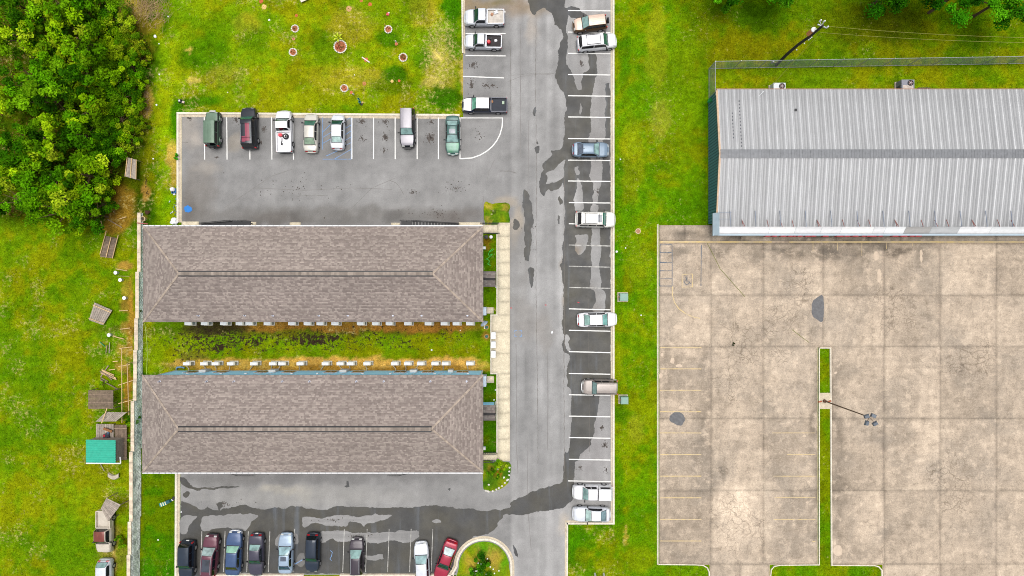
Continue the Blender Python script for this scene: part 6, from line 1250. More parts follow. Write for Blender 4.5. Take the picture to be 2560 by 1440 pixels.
vehicle('plum grey sedan with its red tail lights towards the lane', 'car', (640, 1440), (641.5, 1335), 1.82, 'sedan', P_PLUM, cab=(.18, .06, -.16, -.29), glass=G_DKGREEN, rglass=G_TEAL, plate=(False, True))
vehicle('silver blue sedan with a sunroof in the lower row', 'car', (715, 1334), (714, 1434), 1.78, 'sedan', P_SBLUE, cab=(.2, .01, -.24, -.37), glass=glass_mat('windshield_sky', C(160, 196, 204)), rglass=glass_mat('rear_navy', C(50, 84, 110)), sunroof=True)
vehicle('dark navy hatchback with red tail lights beside the empty blue-marked bay', 'car', (780, 1430), (783, 1334), 1.76, 'hatch', P_DKB, cab=(.2, .06, -.4, -.475), glass=G_DKGREEN, rglass=G_DARK)
vehicle('dark plum crossover with roof rails standing alone in the lower row', 'car', (892, 1346), (892, 1436), 1.76, 'hatch', P_DPL, cab=(.22, .02, -.42, -.475), glass=G_TEAL, rglass=G_DARK, rails=M_CHROME, H=1.58)
vehicle('white crossover parked next to the red sedan', 'car', (1052, 1356), (1057.5, 1454), 1.84, 'hatch', P_SILVERW, cab=(.2, .02, -.42, -.475), glass=glass_mat('windshield_ice2', C(170, 204, 206)), H=1.56)
vehicle('red sedan parked at an angle beside the round island', 'car', (1097, 1448), (1131, 1352), 1.76, 'sedan', P_RED, cab=(.19, .04, -.18, -.36), glass=G_DKGREEN, rglass=glass_mat('rear_ice', C(178, 204, 206)))
vehicle('rusty white and maroon old pickup truck in the western yard', 'pickup', (262, 1381), (262, 1275), 1.88, 'pickup', P_OLDW, 'pickup_truck', cab=(.26, .16, -.07, -.09), glass=G_DARK, roof=P_OLDMAR, windows=1, group='vehicles in the western yard')
vehicle('white car in the bottom corner of the western yard', 'car', (262, 1492), (262, 1399), 1.78, 'hatch', P_SILVERW, group='vehicles in the western yard')

# loads in the pickup beds
def at_px(px, py, h): return G(px, py, h)
p = G(714.5, 341, .95); root = empty('spare_wheel', (p.x, p.y, .86), 0, 'spare wheel lying in the bed of the white pickup', 'wheel'); MB().lathe((0, 0, 0), [(.28, 0), (.36, .04), (.36, .17), (.28, .2), (.2, .16)], 20).build('tyre', MAT_RUBBER, root, True); MB().lathe((0, 0, 0), [(.19, .02), (.19, .17), (.06, .14)], 14).build('rim', M_RIM, root, True)
p = G(701.5, 338, 1.0); root = empty('red_box', (p.x, p.y, .86), .05, 'red box beside the spare wheel in the pickup bed', 'box'); MB().box(-.2, .2, -.17, .17, 0, .28, .95).build('bin', M('red_plastic', C(222, 60, 76), .5), root); MB().box(-.21, .21, -.18, .18, .281, .32).build('lid', M('red_plastic', (0, 0, 0)), root)
p = G(704, 356, .9); tag(MB().path([p + Vector((.05, .5, 0)), p + Vector((.04, .1, .05)), p + Vector((-.1, -.1, 0)), p + Vector((.15, -.15, .04)), p + Vector((-.08, -.25, .02)), p + Vector((.16, -.3, .03))], .04, 6).build('car_jack', MAT_BLACK, None, True), 'black jack and bar lying in the white pickup bed', 'car jack')
p = G(1222, 106, 1.0); root = empty('red_drum', (p.x, p.y, .86), 0, 'red fuel drum in the black pickup bed', 'drum'); MB().lathe((0, 0, 0), [(.2, 0), (.22, .05), (.22, .4), (.18, .46)], 16).build('drum', M('red_drum', C(226, 50, 70), .4), root, True); MB().lathe((.05, .04, .46), [(.06, 0), (.06, .06)], 8).build('cap', M_AMBER, root)
def crumple(name, label, cat, px, py, h, r, mat, z0=None, sq=.6, seed=1, group=None):
    rr = random.Random(seed); p = G(px, py, h); b = bmesh.new(); bmesh.ops.create_icosphere(b, subdivisions=2, radius=r)
    for v in b.verts: v.co *= rr.uniform(.65, 1.2); v.co.z = max(-r * .3, v.co.z * sq)
    m = bpy.data.meshes.new(name); b.to_mesh(m); b.free(); o = link(name, m, mat); o.location = (p.x, p.y, (z0 if z0 is not None else 0) + r * .3); return tag(o, label, cat, group)
M_BAG = M('white_plastic', C(246, 247, 250), .45, var=.08)
crumple('white_sack', 'white sack in the black pickup bed', 'sack', 1239, 100.5, 1.0, .2, M_BAG, .86); crumple('tool_bundle', 'dark tool bundle near the cab in the black pickup bed', 'tools', 1226, 95, 1.0, .17, MAT_BLACK, .86, .5, 3)
crumple('white_sack', 'white sacks heaped in the white pickup bed', 'sack', 1240, 30, 1.0, .3, M_BAG, .86, .5, 7); crumple('brown_sack', 'brown sack in the corner of the white pickup bed', 'sack', 1230, 35, 1.0, .2, M('brown_sack', C(190, 140, 110), .8), .86, .5, 9)
p = G(1258, 256.5, 1.0); tag(MB().box(p.x - .15, p.x + .15, p.y - .2, p.y + .2, .86, 1.05, .9).build('pale_crate', M('sage_crate', C(170, 190, 166), .6)), 'pale green crate in the navy pickup bed', 'crate')
crumple('junk_heap', 'small heap of rope and tools beside the navy pickup cab', 'tools', 1229, 253, 1.0, .2, M('rope_brown', C(170, 120, 80), .8), .86, .4, 12); p = G(1227, 269, 1.0); tag(MB().box(p.x - .07, p.x + .07, p.y - .12, p.y + .12, .86, 1.0, .9).build('yellow_bottle', M('yellow_plastic', C(240, 210, 90), .5)), 'yellow bottle in the navy pickup bed', 'bottle')

# ------------------------------------------------------------------ block wall west of the buildings
def block_wall():
    secs = [(533, 680, 351.5, 358), (680, 795, 347, 358), (795, 873, 344.5, 357.5), (873, 950, 342, 357), (950, 997, 341, 356), (997, 1120, 335.5, 355), (1120, 1290, 331.5, 353.5), (1290, 1370, 328, 351), (1370, 1500, 325.5, 350)]
    p0 = G(354, 990); root = empty('block_wall', p0, 0, 'stepped grey block wall with pale cap west of the buildings', 'wall'); ox, oy = p0.x, p0.y
    mat_f = M('grey_block', C(150, 160, 160), .92, var=.28, scale=1.6); capm = M('wall_cap', C(226, 208, 184), .9, var=.3, scale=2)
    core = MB(); blocks = []; cols = []
    for ya, yb, xt, xb in secs:
        hgt = H * (1 - (1280 - xb) / (1280 - xt)); X = G(xb, 0).x; y0, y1 = G(0, yb).y, G(0, ya).y; th = .34
        core.box(X - th - ox, X - .02 - ox, y0 - oy, y1 - oy, 0, hgt - .02)
        n = max(1, round(hgt / .2)); ch = hgt / n
        for c in range(n):
            y = y0 - (.2 if c % 2 else 0)
            while y < y1:
                a, b = max(y0, y) + .008, min(y1, y + .4) - .008
                if b - a > .04:
                    z0, z1 = c * ch + .006, (c + 1) * ch - .006; xa = X - ox; blocks.append([(xa - .03, a - oy, z0), (xa + rng.uniform(0, .008), a - oy, z0), (xa, b - oy, z0), (xa - .03, b - oy, z0), (xa - .03, a - oy, z1), (xa, a - oy, z1), (xa, b - oy, z1), (xa - .03, b - oy, z1)])
                    t = rng.random(); cols.append(np.array([.72, .74, .72]) * (rng.uniform(.8, 1.12) if t > .08 else rng.uniform(.45, .7)))
                y += .4
        k = y0
        while k < y1 - .05:
            e = min(y1, k + 1.2); MB().box(X - th - .06 - ox, X + .03 - ox, k + .01 - oy, e - .01 - oy, hgt - .015, hgt + .05).build('cap_stone', capm, root); k = e
    core.build('wall_core', M('mortar', C(190, 194, 190), .95), root)
    n = len(blocks); V = np.array(blocks, np.float32).reshape(-1, 3); i = np.arange(n) * 8; q = [(0, 1, 5, 4), (1, 2, 6, 5), (2, 3, 7, 6), (4, 5, 6, 7), (3, 2, 1, 0)]
    F = np.concatenate([np.stack([i + a for a in f], 1) for f in q]); stuff(link('blocks', np_mesh('blocks', V, F, np.repeat(np.array(cols), 8, 0)), attr_mat('block_face', .95, ((1.2, .35), (9, .25)), .1, .5), root))
block_wall()

# ------------------------------------------------------------------ vegetation
MAT_LEAF = attr_mat('leaves', .8, ((3, .15),), .02, 0, .35)
MAT_BARK = M('bark', C(104, 84, 62), .95, var=.3, scale=6)
def leaf_mesh(name, P, size, cols, up=.75):
    n = len(P); nr = rng.normal(size=(n, 3)); nr[:, 2] = np.abs(nr[:, 2]) + up; nr /= np.linalg.norm(nr, axis=1, keepdims=True)
    a = np.cross(nr, rng.normal(size=(n, 3))); a /= np.linalg.norm(a, axis=1, keepdims=True); b = np.cross(nr, a); s_ = (size * rng.uniform(.6, 1.4, n))[:, None]
    V = np.stack([P - a * s_, P + b * s_ * .5 - nr * s_ * .12, P + a * s_, P - b * s_ * .5 - nr * s_ * .12], 1).reshape(-1, 3); i = np.arange(n) * 4
    return np_mesh(name, V, np.stack([i, i + 1, i + 2, i + 3], 1), np.repeat(cols, 4, 0))
def crown_points(clumps, n):
    k = rng.integers(0, len(clumps), n); c = np.array([q[:3] for q in clumps])[k]; r = np.array([q[3] for q in clumps])[k]
    d = rng.normal(size=(n, 3)); d /= np.linalg.norm(d, axis=1, keepdims=True); d *= (rng.random(n) ** .45)[:, None]; d[:, 2] *= .75; return c + d * r[:, None], k
def tree(name, label, px, py, h, R, n, pal, size=.14, group=None, cat='tree', lean=0, clump_n=26, low=.25):
    p = G(px, py, h * .6); root = empty(name, (p.x, p.y, 0), 0, label, cat, group); clumps = []
    for i in range(clump_n):
        t = random.random() * 6.283; rr = R * math.sqrt(random.random()) * .85; zf = low + (1 - low) * random.random() ** .6 * (1 - .45 * (rr / R) ** 2); clumps.append((rr * math.cos(t), rr * math.sin(t), h * zf * .92, R * random.uniform(.13, .32)))
    P, k = crown_points(clumps, n); P[:, 2] = np.maximum(P[:, 2], .08)
    tone = np.array([np.array(random.choice(pal)) * random.uniform(.82, 1.2) for _ in clumps]); cl = np.array([lin(t) for t in tone])[k] * rng.uniform(.66, 1.3, (n, 1)); zr = P[:, 2:3] / h
    link('crown', leaf_mesh('crown', P, size, cl), MAT_LEAF, root)
    tr = MB().path([(0, 0, 0), (R * .03, R * .02, h * .3), (-R * .02, 0, h * .6)], max(.04, R * .05), 8, max(.02, R * .03))
    for c in random.sample(clumps, min(9, len(clumps))): tr.tube((0, 0, h * .35), (c[0] * .85, c[1] * .85, c[2] * .9), R * .022, R * .008, 6)
    tr.build('trunk', MAT_BARK, root, True); return root
GR = [(144, 190, 14), (104, 162, 10), (178, 214, 24), (84, 134, 8), (196, 224, 40), (126, 178, 14)]
GD = [(80, 144, 8), (56, 112, 6), (104, 170, 12), (136, 192, 20)]
GY = [(140, 170, 18), (116, 156, 14), (164, 180, 30), (100, 146, 16)]
thicket = [  # px, py, height, radius, palette, label
    (268, 20, 4.5, 2.6, GD, 'dark green tree at the top corner of the thicket'), (300, 52, 3.6, 2.3, GR, 'bright bushy tree in the thicket beside the dry stalks'), (262, 85, 3.4, 2.4, GR, 'leafy tree at the west side of the thicket, above the round bright one'),
    (330, 108, 2.4, 2.0, GY, 'loose olive shrub in the thicket near the white bag'), (292, 128, 4.2, 2.6, GR, 'round bright tree in the middle of the upper thicket'), (258, 150, 3.8, 2.2, GD, 'dark tree in the thicket behind the bare brown gap'), (350, 140, 1.8, 1.7, GY, 'low shrub on the thicket edge by the litter'),
    (330, 165, 3.2, 2.3, GD, 'dark shrub at the east edge of the thicket'), (285, 190, 4.4, 2.8, GR, 'large bright tree in the thicket opposite the upper lawn'), (258, 215, 3.6, 2.2, GR, 'light green tree on the thicket border below the bare gap'), (340, 205, 2.4, 1.9, GR, 'spreading shrub at the thicket edge level with the planter by the teal pot'),
    (305, 240, 3.8, 2.6, GD, 'dark leafy tree in the lower thicket'), (265, 265, 4.2, 2.6, GR, 'bright tree in the lower thicket beside the yellow clearing'), (335, 262, 2.6, 2.0, GR, 'shrub at the thicket edge level with the grill'), (350, 312, 1.6, 1.6, GY, 'low weedy shrub on the open grass below the thicket'),
    (300, 300, 3.0, 2.4, GR, 'green shrub in the lower thicket beside the mown path'), (262, 325, 3.4, 2.3, GD, 'dark shrub mass above the wooden panel'), (325, 345, 2.4, 2.0, GR, 'bushy shrub above the wooden panel'), (285, 365, 3.2, 2.2, GD, 'dark green shrub overhanging the wooden panel'),
    (258, 400, 3.8, 2.3, GD, 'dark drooping tree beside the wooden panel'), (262, 455, 3.4, 2.0, GR, 'tree beside the brown soil below the wooden panel'), (258, 510, 3.2, 1.8, GD, 'lowest dark tree of the thicket')]
for px, py, h, R, pal, lab in thicket: tree('thicket_tree' if h > 3 else 'thicket_shrub', lab, px - 4, py, h * .68, R * .9, int(2700 * R * R / 4 + 1200), pal, .088, 'trees and shrubs of the western thicket', 'tree' if h > 3 else 'shrub')
r2 = random.Random(11); far = []
for iy in range(7):
    for ix in range(3): far.append((205 - ix * 78 + r2.uniform(-18, 18), 10 + iy * 84 + r2.uniform(-20, 20)))
for i, (x, y) in enumerate(far):
    h = r2.uniform(4.5, 7); tree('woodland_tree', '%s tree of the woodland west of the thicket, %s row from the top' % (['tall', 'middle', 'outer'][i % 3], ordinal(i // 3 + 1)), x, y, h, r2.uniform(2.6, 3.5), 3600, GR if i % 2 else GD, .17, 'woodland west of the thicket')
# undergrowth between the trees
n = 26000; X = rng.uniform(-64, (385 - 1280) * S, n); Y = rng.uniform((720 - 545) * S, 38, n); px = X / S + 1280; py = 720 - Y / S
lim = np.interp(py, [-40, 0, 60, 110, 160, 230, 300, 380, 450, 545], [330, 330, 345, 372, 375, 365, 352, 330, 292, 268]); k = px < lim + (fbm(px, py, 30, 5) - .5) * 60; X, Y, px, py = X[k], Y[k], px[k], py[k]
k = fbm(px, py, 26, 15) > .42; X, Y, px, py = X[k], Y[k], px[k], py[k]
pal = np.array([lin(c) for c in [(100, 150, 16), (124, 164, 20), (80, 124, 12), (150, 140, 50), (140, 110, 64)]]); cl = pal[rng.integers(0, 5, len(X))] * rng.uniform(.6, 1.3, (len(X), 1))
Z = rng.random(len(X)) ** 1.5 * (.2 + 1.0 * fbm(px, py, 40, 25)) + .03
stuff(link('undergrowth', leaf_mesh('undergrowth', np.stack([X, Y, Z], 1), .13, cl), MAT_LEAF), 'tangled green and brown undergrowth of the thicket')
# dry stalks at the top of the thicket
mb = MB()
for i in range(420):
    q = G(random.gauss(372, 26), random.gauss(25, 22), 0); t = random.gauss(.6, .5); L = random.uniform(.5, 1.3); mb.tube(q, q + Vector((math.cos(t) * L * .8, math.sin(t) * L * .8, random.uniform(.1, .8))), .018, .006, 3, False)
for i in range(120):
    q = G(random.gauss(366, 8), random.gauss(250, 30), 0); t = random.random() * 6.28; L = random.uniform(.4, .9); mb.tube(q, q + Vector((math.cos(t) * L * .8, math.sin(t) * L * .8, random.uniform(.1, .4))), .018, .006, 3, False)
stuff(mb.build('dry_stalks', M('dry_stalk', C(196, 164, 124), .9, var=.25)), 'dry brown stalks at the edge of the thicket')
# trees at the north edge
for px, py, h, R, lab in ((1815, -52, 7, 3.2, 'green tree at the top edge above the lawn strip'), (1950, -56, 7.5, 3.6, 'green tree at the top edge near the utility pole'), (2238, -34, 7.5, 3.7, 'large green tree at the top edge beyond the utility pole'), (2400, -20, 8, 3.9, 'large green tree in the top corner above the fence'), (2520, -10, 8, 3.8, 'outermost green tree of the north edge above the fence')):
    tree('lawn_tree', lab, px, py, h, R, 6500, [(64, 140, 12), (84, 164, 16), (110, 190, 24), (48, 116, 10)], .14, 'trees along the north edge of the lawn')
# island shrub with white flowers, bed shrubs, yard shrubs
sh = tree('flowering_shrub', 'leafy shrub with white flowers on the rounded island', 1208, 1422, 1.2, 1.9, 5200, [(60, 124, 14), (84, 150, 18), (110, 176, 24), (44, 100, 14)], .07, cat='shrub', clump_n=20)
mb = MB()
for i in range(16): t = random.random() * 6.28; r = random.uniform(.8, 2.3); mb.lathe((r * math.cos(t) * .9, r * math.sin(t) * .6 + .1, .4 + .5 * random.random()), [(.03, 0), (.1, .05), (.06, .1)], 6)
stuff(mb.build('flowers', M('white_petal', C(250, 250, 246), .6), sh))
tree('bed_shrub', 'larger dark round shrub in the rounded bed', 1227, 1180, 1.1, .62, 700, GD, .08, cat='shrub', clump_n=10); tree('bed_shrub', 'smaller dark round shrub in the rounded bed', 1244.5, 1189, .8, .42, 420, GD, .07, cat='shrub', clump_n=8); tree('bed_shrub', 'spreading green shrub at the top of the rounded bed', 1254, 1164, .7, .95, 900, GR, .08, cat='shrub', clump_n=12)
tree('yard_shrub', 'green shrub between the old pickup and the block wall', 303, 1353, 1.0, .9, 800, GR, .09, cat='shrub', clump_n=12); tree('yard_shrub', 'small feathery shrub leaning over the block wall', 333, 1054, 1.6, .95, 700, GD, .09, cat='shrub', clump_n=12); tree('yard_shrub', 'dark ground shrub beside the wooden deck', 326, 1095, .6, .5, 350, GD, .08, cat='shrub', clump_n=7)
tree('yard_shrub', 'yellow-green shrub beside the lumber pile', 256, 961, .8, .5, 400, [(170, 210, 30), (140, 190, 20)], .08, cat='shrub', clump_n=7); tree('weed_tuft', 'pale leafy weed in the patchy square bed', 1232, 530, .4, .42, 260, [(196, 196, 140), (120, 150, 50), (170, 180, 90)], .08, cat='weed', clump_n=8); tree('weed_tuft', 'bright weed on the bare soil beside the upper kerb', 439, 391, .5, .45, 260, [(70, 160, 20), (90, 170, 30)], .09, cat='weed', clump_n=7); tree('weed_tuft', 'dark weed growing from the concrete lot', 1833, 861, .3, .26, 120, [(50, 70, 24)], .06, cat='weed', clump_n=5)
tree('weed_tuft', 'thin weeds over the wall cap beside the upper building', 344, 778, .9, .5, 260, [(110, 120, 40), (90, 110, 30)], .07, cat='weed', clump_n=7)

# white edging stones of the rounded bed
stm = []
for s_ in range(4):
    b = bmesh.new(); bmesh.ops.create_icosphere(b, subdivisions=1, radius=.14)
    for v in b.verts: v.co *= random.uniform(.75, 1.25); v.co.z *= .7
    m = bpy.data.meshes.new('stone'); b.to_mesh(m); b.free(); m.materials.append(M('white_stone', C(238, 234, 224), .85, var=.15)); stm.append(m)
root = empty('stone_edging', G(1245, 1200), 0, 'row of white stones edging the rounded bed', 'stone edging'); o0 = root.location.copy()
for x, y in [(1274, 1168), (1273, 1178), (1273, 1187), (1270, 1198), (1267, 1200), (1262, 1206), (1255, 1214), (1247, 1219), (1241, 1223), (1232, 1227), (1222, 1228), (1218, 1227), (1214, 1226), (1260, 1193), (1244, 1172), (1222, 1211)]:
    o = bpy.data.objects.new('stone', random.choice(stm)); COL.objects.link(o); o.parent = root; q = G(x, y) - o0; o.location = (q.x, q.y, .12); o.rotation_euler = (0, 0, random.random() * 6)

# ------------------------------------------------------------------ stone ring planters and ash spots on the upper lawn
M_SOIL = M('red_mulch', C(186, 112, 76), .95, var=.35, scale=7)
def planter(px, py, r, n, label, plants):
    root = empty('stone_planter', G(px, py), 0, label, 'planter', 'stone ring planters on the upper lawn')
    MB().lathe((0, 0, 0), [(r * .95, 0), (r * .85, .08), (r * .3, .12)], 18).build('soil', M_SOIL, root, True)
    for i in range(n):
        t = 2 * math.pi * i / n; o = bpy.data.objects.new('stone', random.choice(stm)); COL.objects.link(o); o.parent = root; k = 1.15 * math.pi * r / n / .14; o.scale = (k, k * .8, k); o.location = (r * math.cos(t), r * math.sin(t), .06); o.rotation_euler = (0, 0, t + 1.57 + random.uniform(-.3, .3))
    if plants:
        nn = plants; t = rng.random(nn) * 6.28; rr = r * .7 * np.sqrt(rng.random(nn)); P = np.stack([rr * np.cos(t), rr * np.sin(t), .12 + .25 * rng.random(nn)], 1)
        stuff(link('leaves', leaf_mesh('leaves', P, .07, np.array([lin(random.choice([(60, 90, 30), (120, 140, 40), (170, 60, 50), (90, 70, 50)])) for _ in range(nn)])), MAT_LEAF, root))
for a in ((738, 72, .42, 12, 'white stone ring planter beside the big planter, upper of two', 30), (733, 131, .44, 12, 'white stone ring planter beside the big planter, lower of two', 26), (851, 117, .76, 20, 'big stone ring planter with red mulch and yellow plant', 90), (971, 74, .44, 12, 'stone ring planter with a tan stalk near the pink ball', 20), (1008, 144, .48, 13, 'stone ring planter near the dry patches', 70), (861, 221, .43, 12, 'stone ring planter paved with pale stones above the teal pots', 14)): planter(*a)
root = empty('banana_plant', G(848, 98), .3, 'yellow-green banana plant behind the big planter', 'plant')
for i in range(6):
    t = i * 1.05 + .3; rows = []
    for q in range(5):
        f = q / 4; w = .1 * math.sin(math.pi * (f * .9 + .08)); rr = .12 + f * .55; z = .35 + .3 * math.sin(f * 2.4); d = Vector((math.cos(t), math.sin(t), 0)); n = Vector((-d.y, d.x, 0)); rows.append([tuple(d * rr + n * w + Vector((0, 0, z))), tuple(d * rr - n * w + Vector((0, 0, z)))])
    MB().grid(rows).build('leaf', M('banana_leaf', C(196, 214, 30), .5), root, True)
MB().tube((0, 0, 0), (0, 0, .4), .06, .04, 8).build('stem', M('banana_stem', C(150, 160, 50), .7), root)
for i, (x, y, r, c, lab) in enumerate([(653, 3, .27, (196, 100, 62), 'reddish ash patch at the top edge of the lawn'), (660, 17, .32, (226, 190, 120), 'tan bare patch below the reddish one at the lawn top'), (872, 22, .36, (206, 164, 112), 'round tan bare patch on the upper lawn'), (903, 2, .2, (200, 120, 70), 'small reddish bare patch at the lawn top edge'), (925, 11, .25, (200, 110, 60), 'reddish bare patch near the round tan one'), (991, 110, .22, (206, 124, 86), 'red mulch spot with white stones between the eastern planters'), (915, 149, .27, (206, 110, 70), 'red mulch spot under the white plank'), (878, 231, .2, (206, 116, 80), 'red mulch spot below the paved planter'), (911, 209, .25, (190, 130, 80), 'faint reddish bare patch right of the paved planter'), (998, 202, .17, (216, 110, 76), 'small terracotta spot beside the dark green grass'), (741, 39, .2, (200, 110, 70), 'small terracotta spot above the western planters'), (734, 97, .2, (206, 140, 110), 'small terracotta spot between the western planters'), (980, 203, .2, (226, 196, 120), 'small tan bare spot beside the terracotta one')]):
    p = G(x, y); mb = MB(); k = 12; rows = [[(p.x + r * f * random.uniform(.85, 1.15) * math.cos(6.283 * j / k), p.y + r * f * random.uniform(.85, 1.15) * math.sin(6.283 * j / k), .012 + .05 * (1 - f)) for j in range(k)] for f in (.15, .6, 1)]
    for row in rows: row.append(row[0])
    struct(mb.grid(rows).build('bare_patch', M('bare_%d_%d' % c[:2], C(*c), .95, var=.25, scale=6), fix=True), lab)
M_PLANK = M('white_plank', C(236, 222, 212), .8)
tag(MB().bar(G(905, 143, .1), G(924, 156, .1), .14, .06).build('plank', M_PLANK), 'white plank lying over a red mulch spot', 'plank')
tag(MB().prism([G(*q).xy for q in [(748, -10), (774, -8), (773, 1), (755, 9)]], .25, .31).build('white_panel', M_PLANK), 'white panel at the top edge of the upper lawn', 'panel')  # flat loose white panel, not a table
crumple('pink_ball', 'pink ball on the upper lawn', 'ball', 969, 35, .15, .2, M('pink_ball', C(236, 100, 110), .5), 0, .95, 3); crumple('litter', 'white scrap beside the pink ball', 'litter', 972, 31.5, .1, .1, M_BAG, 0, .5, 5)
root = empty('garden_pots', G(902, 258), 0, 'pair of teal garden pots below the upper lawn', 'pots'); M_TEALP = M('teal_pot', C(20, 128, 128), .5)
for (x, y, r, h, m) in ((-.02, 0, .17, .5, M_TEALP), (-.2, .42, .13, .4, M_TEALP), (.12, -.16, .15, .12, MAT_BLACK)): MB().lathe((x, y, 0), [(r * .7, 0), (r, h), (r * .8, h), (r * .7, h * .4)], 14).build('pot', m, root, True)
MB().bar((.1, 0, .1), (.35, .12, .1), .2, .06).build('saucer', M('tan_saucer', C(206, 176, 110), .8), root)
def mini_statue(px, py, label, col):
    p = G(px, py); mb = MB().lathe((p.x, p.y, 0), [(.1, 0), (.09, .2), (.05, .3), (.07, .38), (.02, .46)], 8); tag(mb.build('garden_ornament', M('orn_%d' % col[0], C(*col), .6), None, True), label, 'ornament')
mini_statue(990, 105, 'white garden ornament beside a mulch spot', (240, 236, 232)); mini_statue(884, 236, 'white garden ornament beside the paved planter', (238, 230, 226)); mini_statue(871, 224, 'white ornament just east of the paved planter', (236, 232, 228)); mini_statue(963, 64, 'tan stalk ornament beside the planter near the pink ball', (206, 180, 70))
# charcoal grill
root = empty('barbecue_grill', G(458, 257), .1, 'black barbecue grill on the lawn by the lot corner', 'grill')
MB().box(-.2, .2, -.2, .2, .5, .8, .85).build('firebox', MAT_BLACK, root); MB().box(-.08, .08, -.1, .1, .801, .83).build('lid_vent', M_BAG, root)
for x in (-.16, .16):
    for y in (-.16, .16): MB().tube((x, y, 0), (x, y, .5), .025, n=6).build('leg', MAT_STEEL, root)
MB().bar((.2, -.1, .6), (.5, -.22, .6), .24, .04).build('side_shelf', MAT_STEEL, root); MB().lathe((.42, -.22, .62), [(.1, 0), (.12, .12), (.03, .16)], 10).build('charcoal_tin', M('tin', C(222, 190, 170), .5), root, True)

# ------------------------------------------------------------------ western yard
def plank_panel(name, label, cat, quad, z, n, mat, rails=(), railmat=None, tilt=0., group=None, thick=.03):
    "quad: 4 pixel corners; boards run from edge 0-1 to edge 3-2"
    Q = [G(q[0], q[1], z) for q in quad]; ctr = sum(Q, Vector()) / 4; root = empty(name, (ctr.x, ctr.y, 0), 0, label, cat, group); Q = [q - Vector((ctr.x, ctr.y, 0)) for q in Q]
    Q[2].z += tilt; Q[3].z += tilt
    for i in range(n):
        a, b = (i + .04) / n, (i + .94) / n; j = random.uniform(-.02, .02); P = [Q[0].lerp(Q[1], a), Q[0].lerp(Q[1], b), Q[3].lerp(Q[2], b), Q[3].lerp(Q[2], a)]
        e = (P[3] - P[0]).normalized() * j; dz = Vector((0, 0, random.uniform(-.006, .006))); P = [p - e + dz for p in P[:2]] + [p + e + dz for p in P[2:]]
        MB().add(P + [p - Vector((0, 0, thick)) for p in P], [(0, 1, 2, 3), (7, 6, 5, 4), (0, 4, 5, 1), (1, 5, 6, 2), (2, 6, 7, 3), (3, 7, 4, 0)]).build('board', mat, root, fix=True)
    for f in rails:
        a, b = Q[0].lerp(Q[3], f), Q[1].lerp(Q[2], f); d = (b - a).normalized() * .05; MB().bar(a - d + Vector((0, 0, .05)), b + d + Vector((0, 0, .05)), .09, .06).build('rail', railmat or MAT_PALEWOOD, root)
    if z > .35:
        for q in Q: MB().tube((q.x * .96, q.y * .96, 0), (q.x * .96, q.y * .96, q.z - thick), .05, n=6).build('post', MAT_WOOD, root)
    return root
M_DKWOOD = M('dark_board', C(128, 110, 94), .9, var=.3, scale=4, tint=.2)
MAT_GREYW = M('grey_board', C(168, 156, 144), .9, var=.25, scale=4, tint=.15)
plank_panel('lean_to_roof', 'wooden slatted panel with pale rails beside the thicket', 'wooden panel', [(341.6, 399.6), (317.6, 393), (312.4, 441), (340.5, 448.5)][::1], .7, 13, MAT_GREYW, (), None, .1)
root = bpy.data.objects['lean_to_roof']
for a, b in (((318, 393), (313, 441)), ((329, 396), (326, 445)), ((341, 399), (340, 448))):
    A, B_ = G(*a, .82), G(*b, .82); o = root.location; MB().bar(A - Vector((o.x, o.y, 0)), B_ - Vector((o.x, o.y, 0)), .08, .05).build('rail', MAT_PALEWOOD, root)
plank_panel('wooden_pallet', 'dark wooden pallet frame with long pale rails in the yard', 'pallet', [(262, 589), (294, 595.6), (281, 645.6), (250, 642)][1:] + [(262, 589)], .25, 17, M_DKWOOD, (), None)
root = bpy.data.objects['wooden_pallet']; o = root.location
for a, b in (((266, 577), (250, 636)), ((278, 592), (265, 644)), ((296, 587), (281, 646))): MB().bar(G(*a, .36) - Vector((o.x, o.y, 0)), G(*b, .36) - Vector((o.x, o.y, 0)), .08, .06).build('rail', MAT_PALEWOOD, root)
plank_panel('board_panel', 'pale board panel lying tilted in the yard, cut by the picture edge', 'wooden panel', [(236, 756), (281, 775.6), (258, 813), (222, 800)], .3, 9, MAT_GREYW, (.15, .9), MAT_PALEWOOD)  # loose panel of boards, not a raft
plank_panel('shed_roof', 'weathered plank roof of a low shed in the yard', 'shed', [(283, 975.5), (283, 1022), (222, 1022), (222, 975.5)], 1.4, 16, M_DKWOOD, (), None, .1)
plank_panel('lean_to_roof', 'grey plank roof sloping above the junk porch', 'shed', [(264, 1030), (317, 1031), (288, 1054), (236, 1055)], 1.5, 9, MAT_GREYW, (), None, -.15)
plank_panel('wooden_deck', 'dark wooden deck with pale rails beside the turquoise roof', 'deck', [(286, 1062), (317, 1062), (317, 1150), (288, 1150)], .45, 12, M_DKWOOD, (.1, .5, .92), MAT_WOOD)
plank_panel('board_panel', 'grey plank panel lying askew above the old pickup', 'wooden panel', [(252, 1270), (266, 1245), (302, 1262), (269.5, 1304)], 1.9, 11, MAT_GREYW, (), None)  # another panel of boards, no raft either
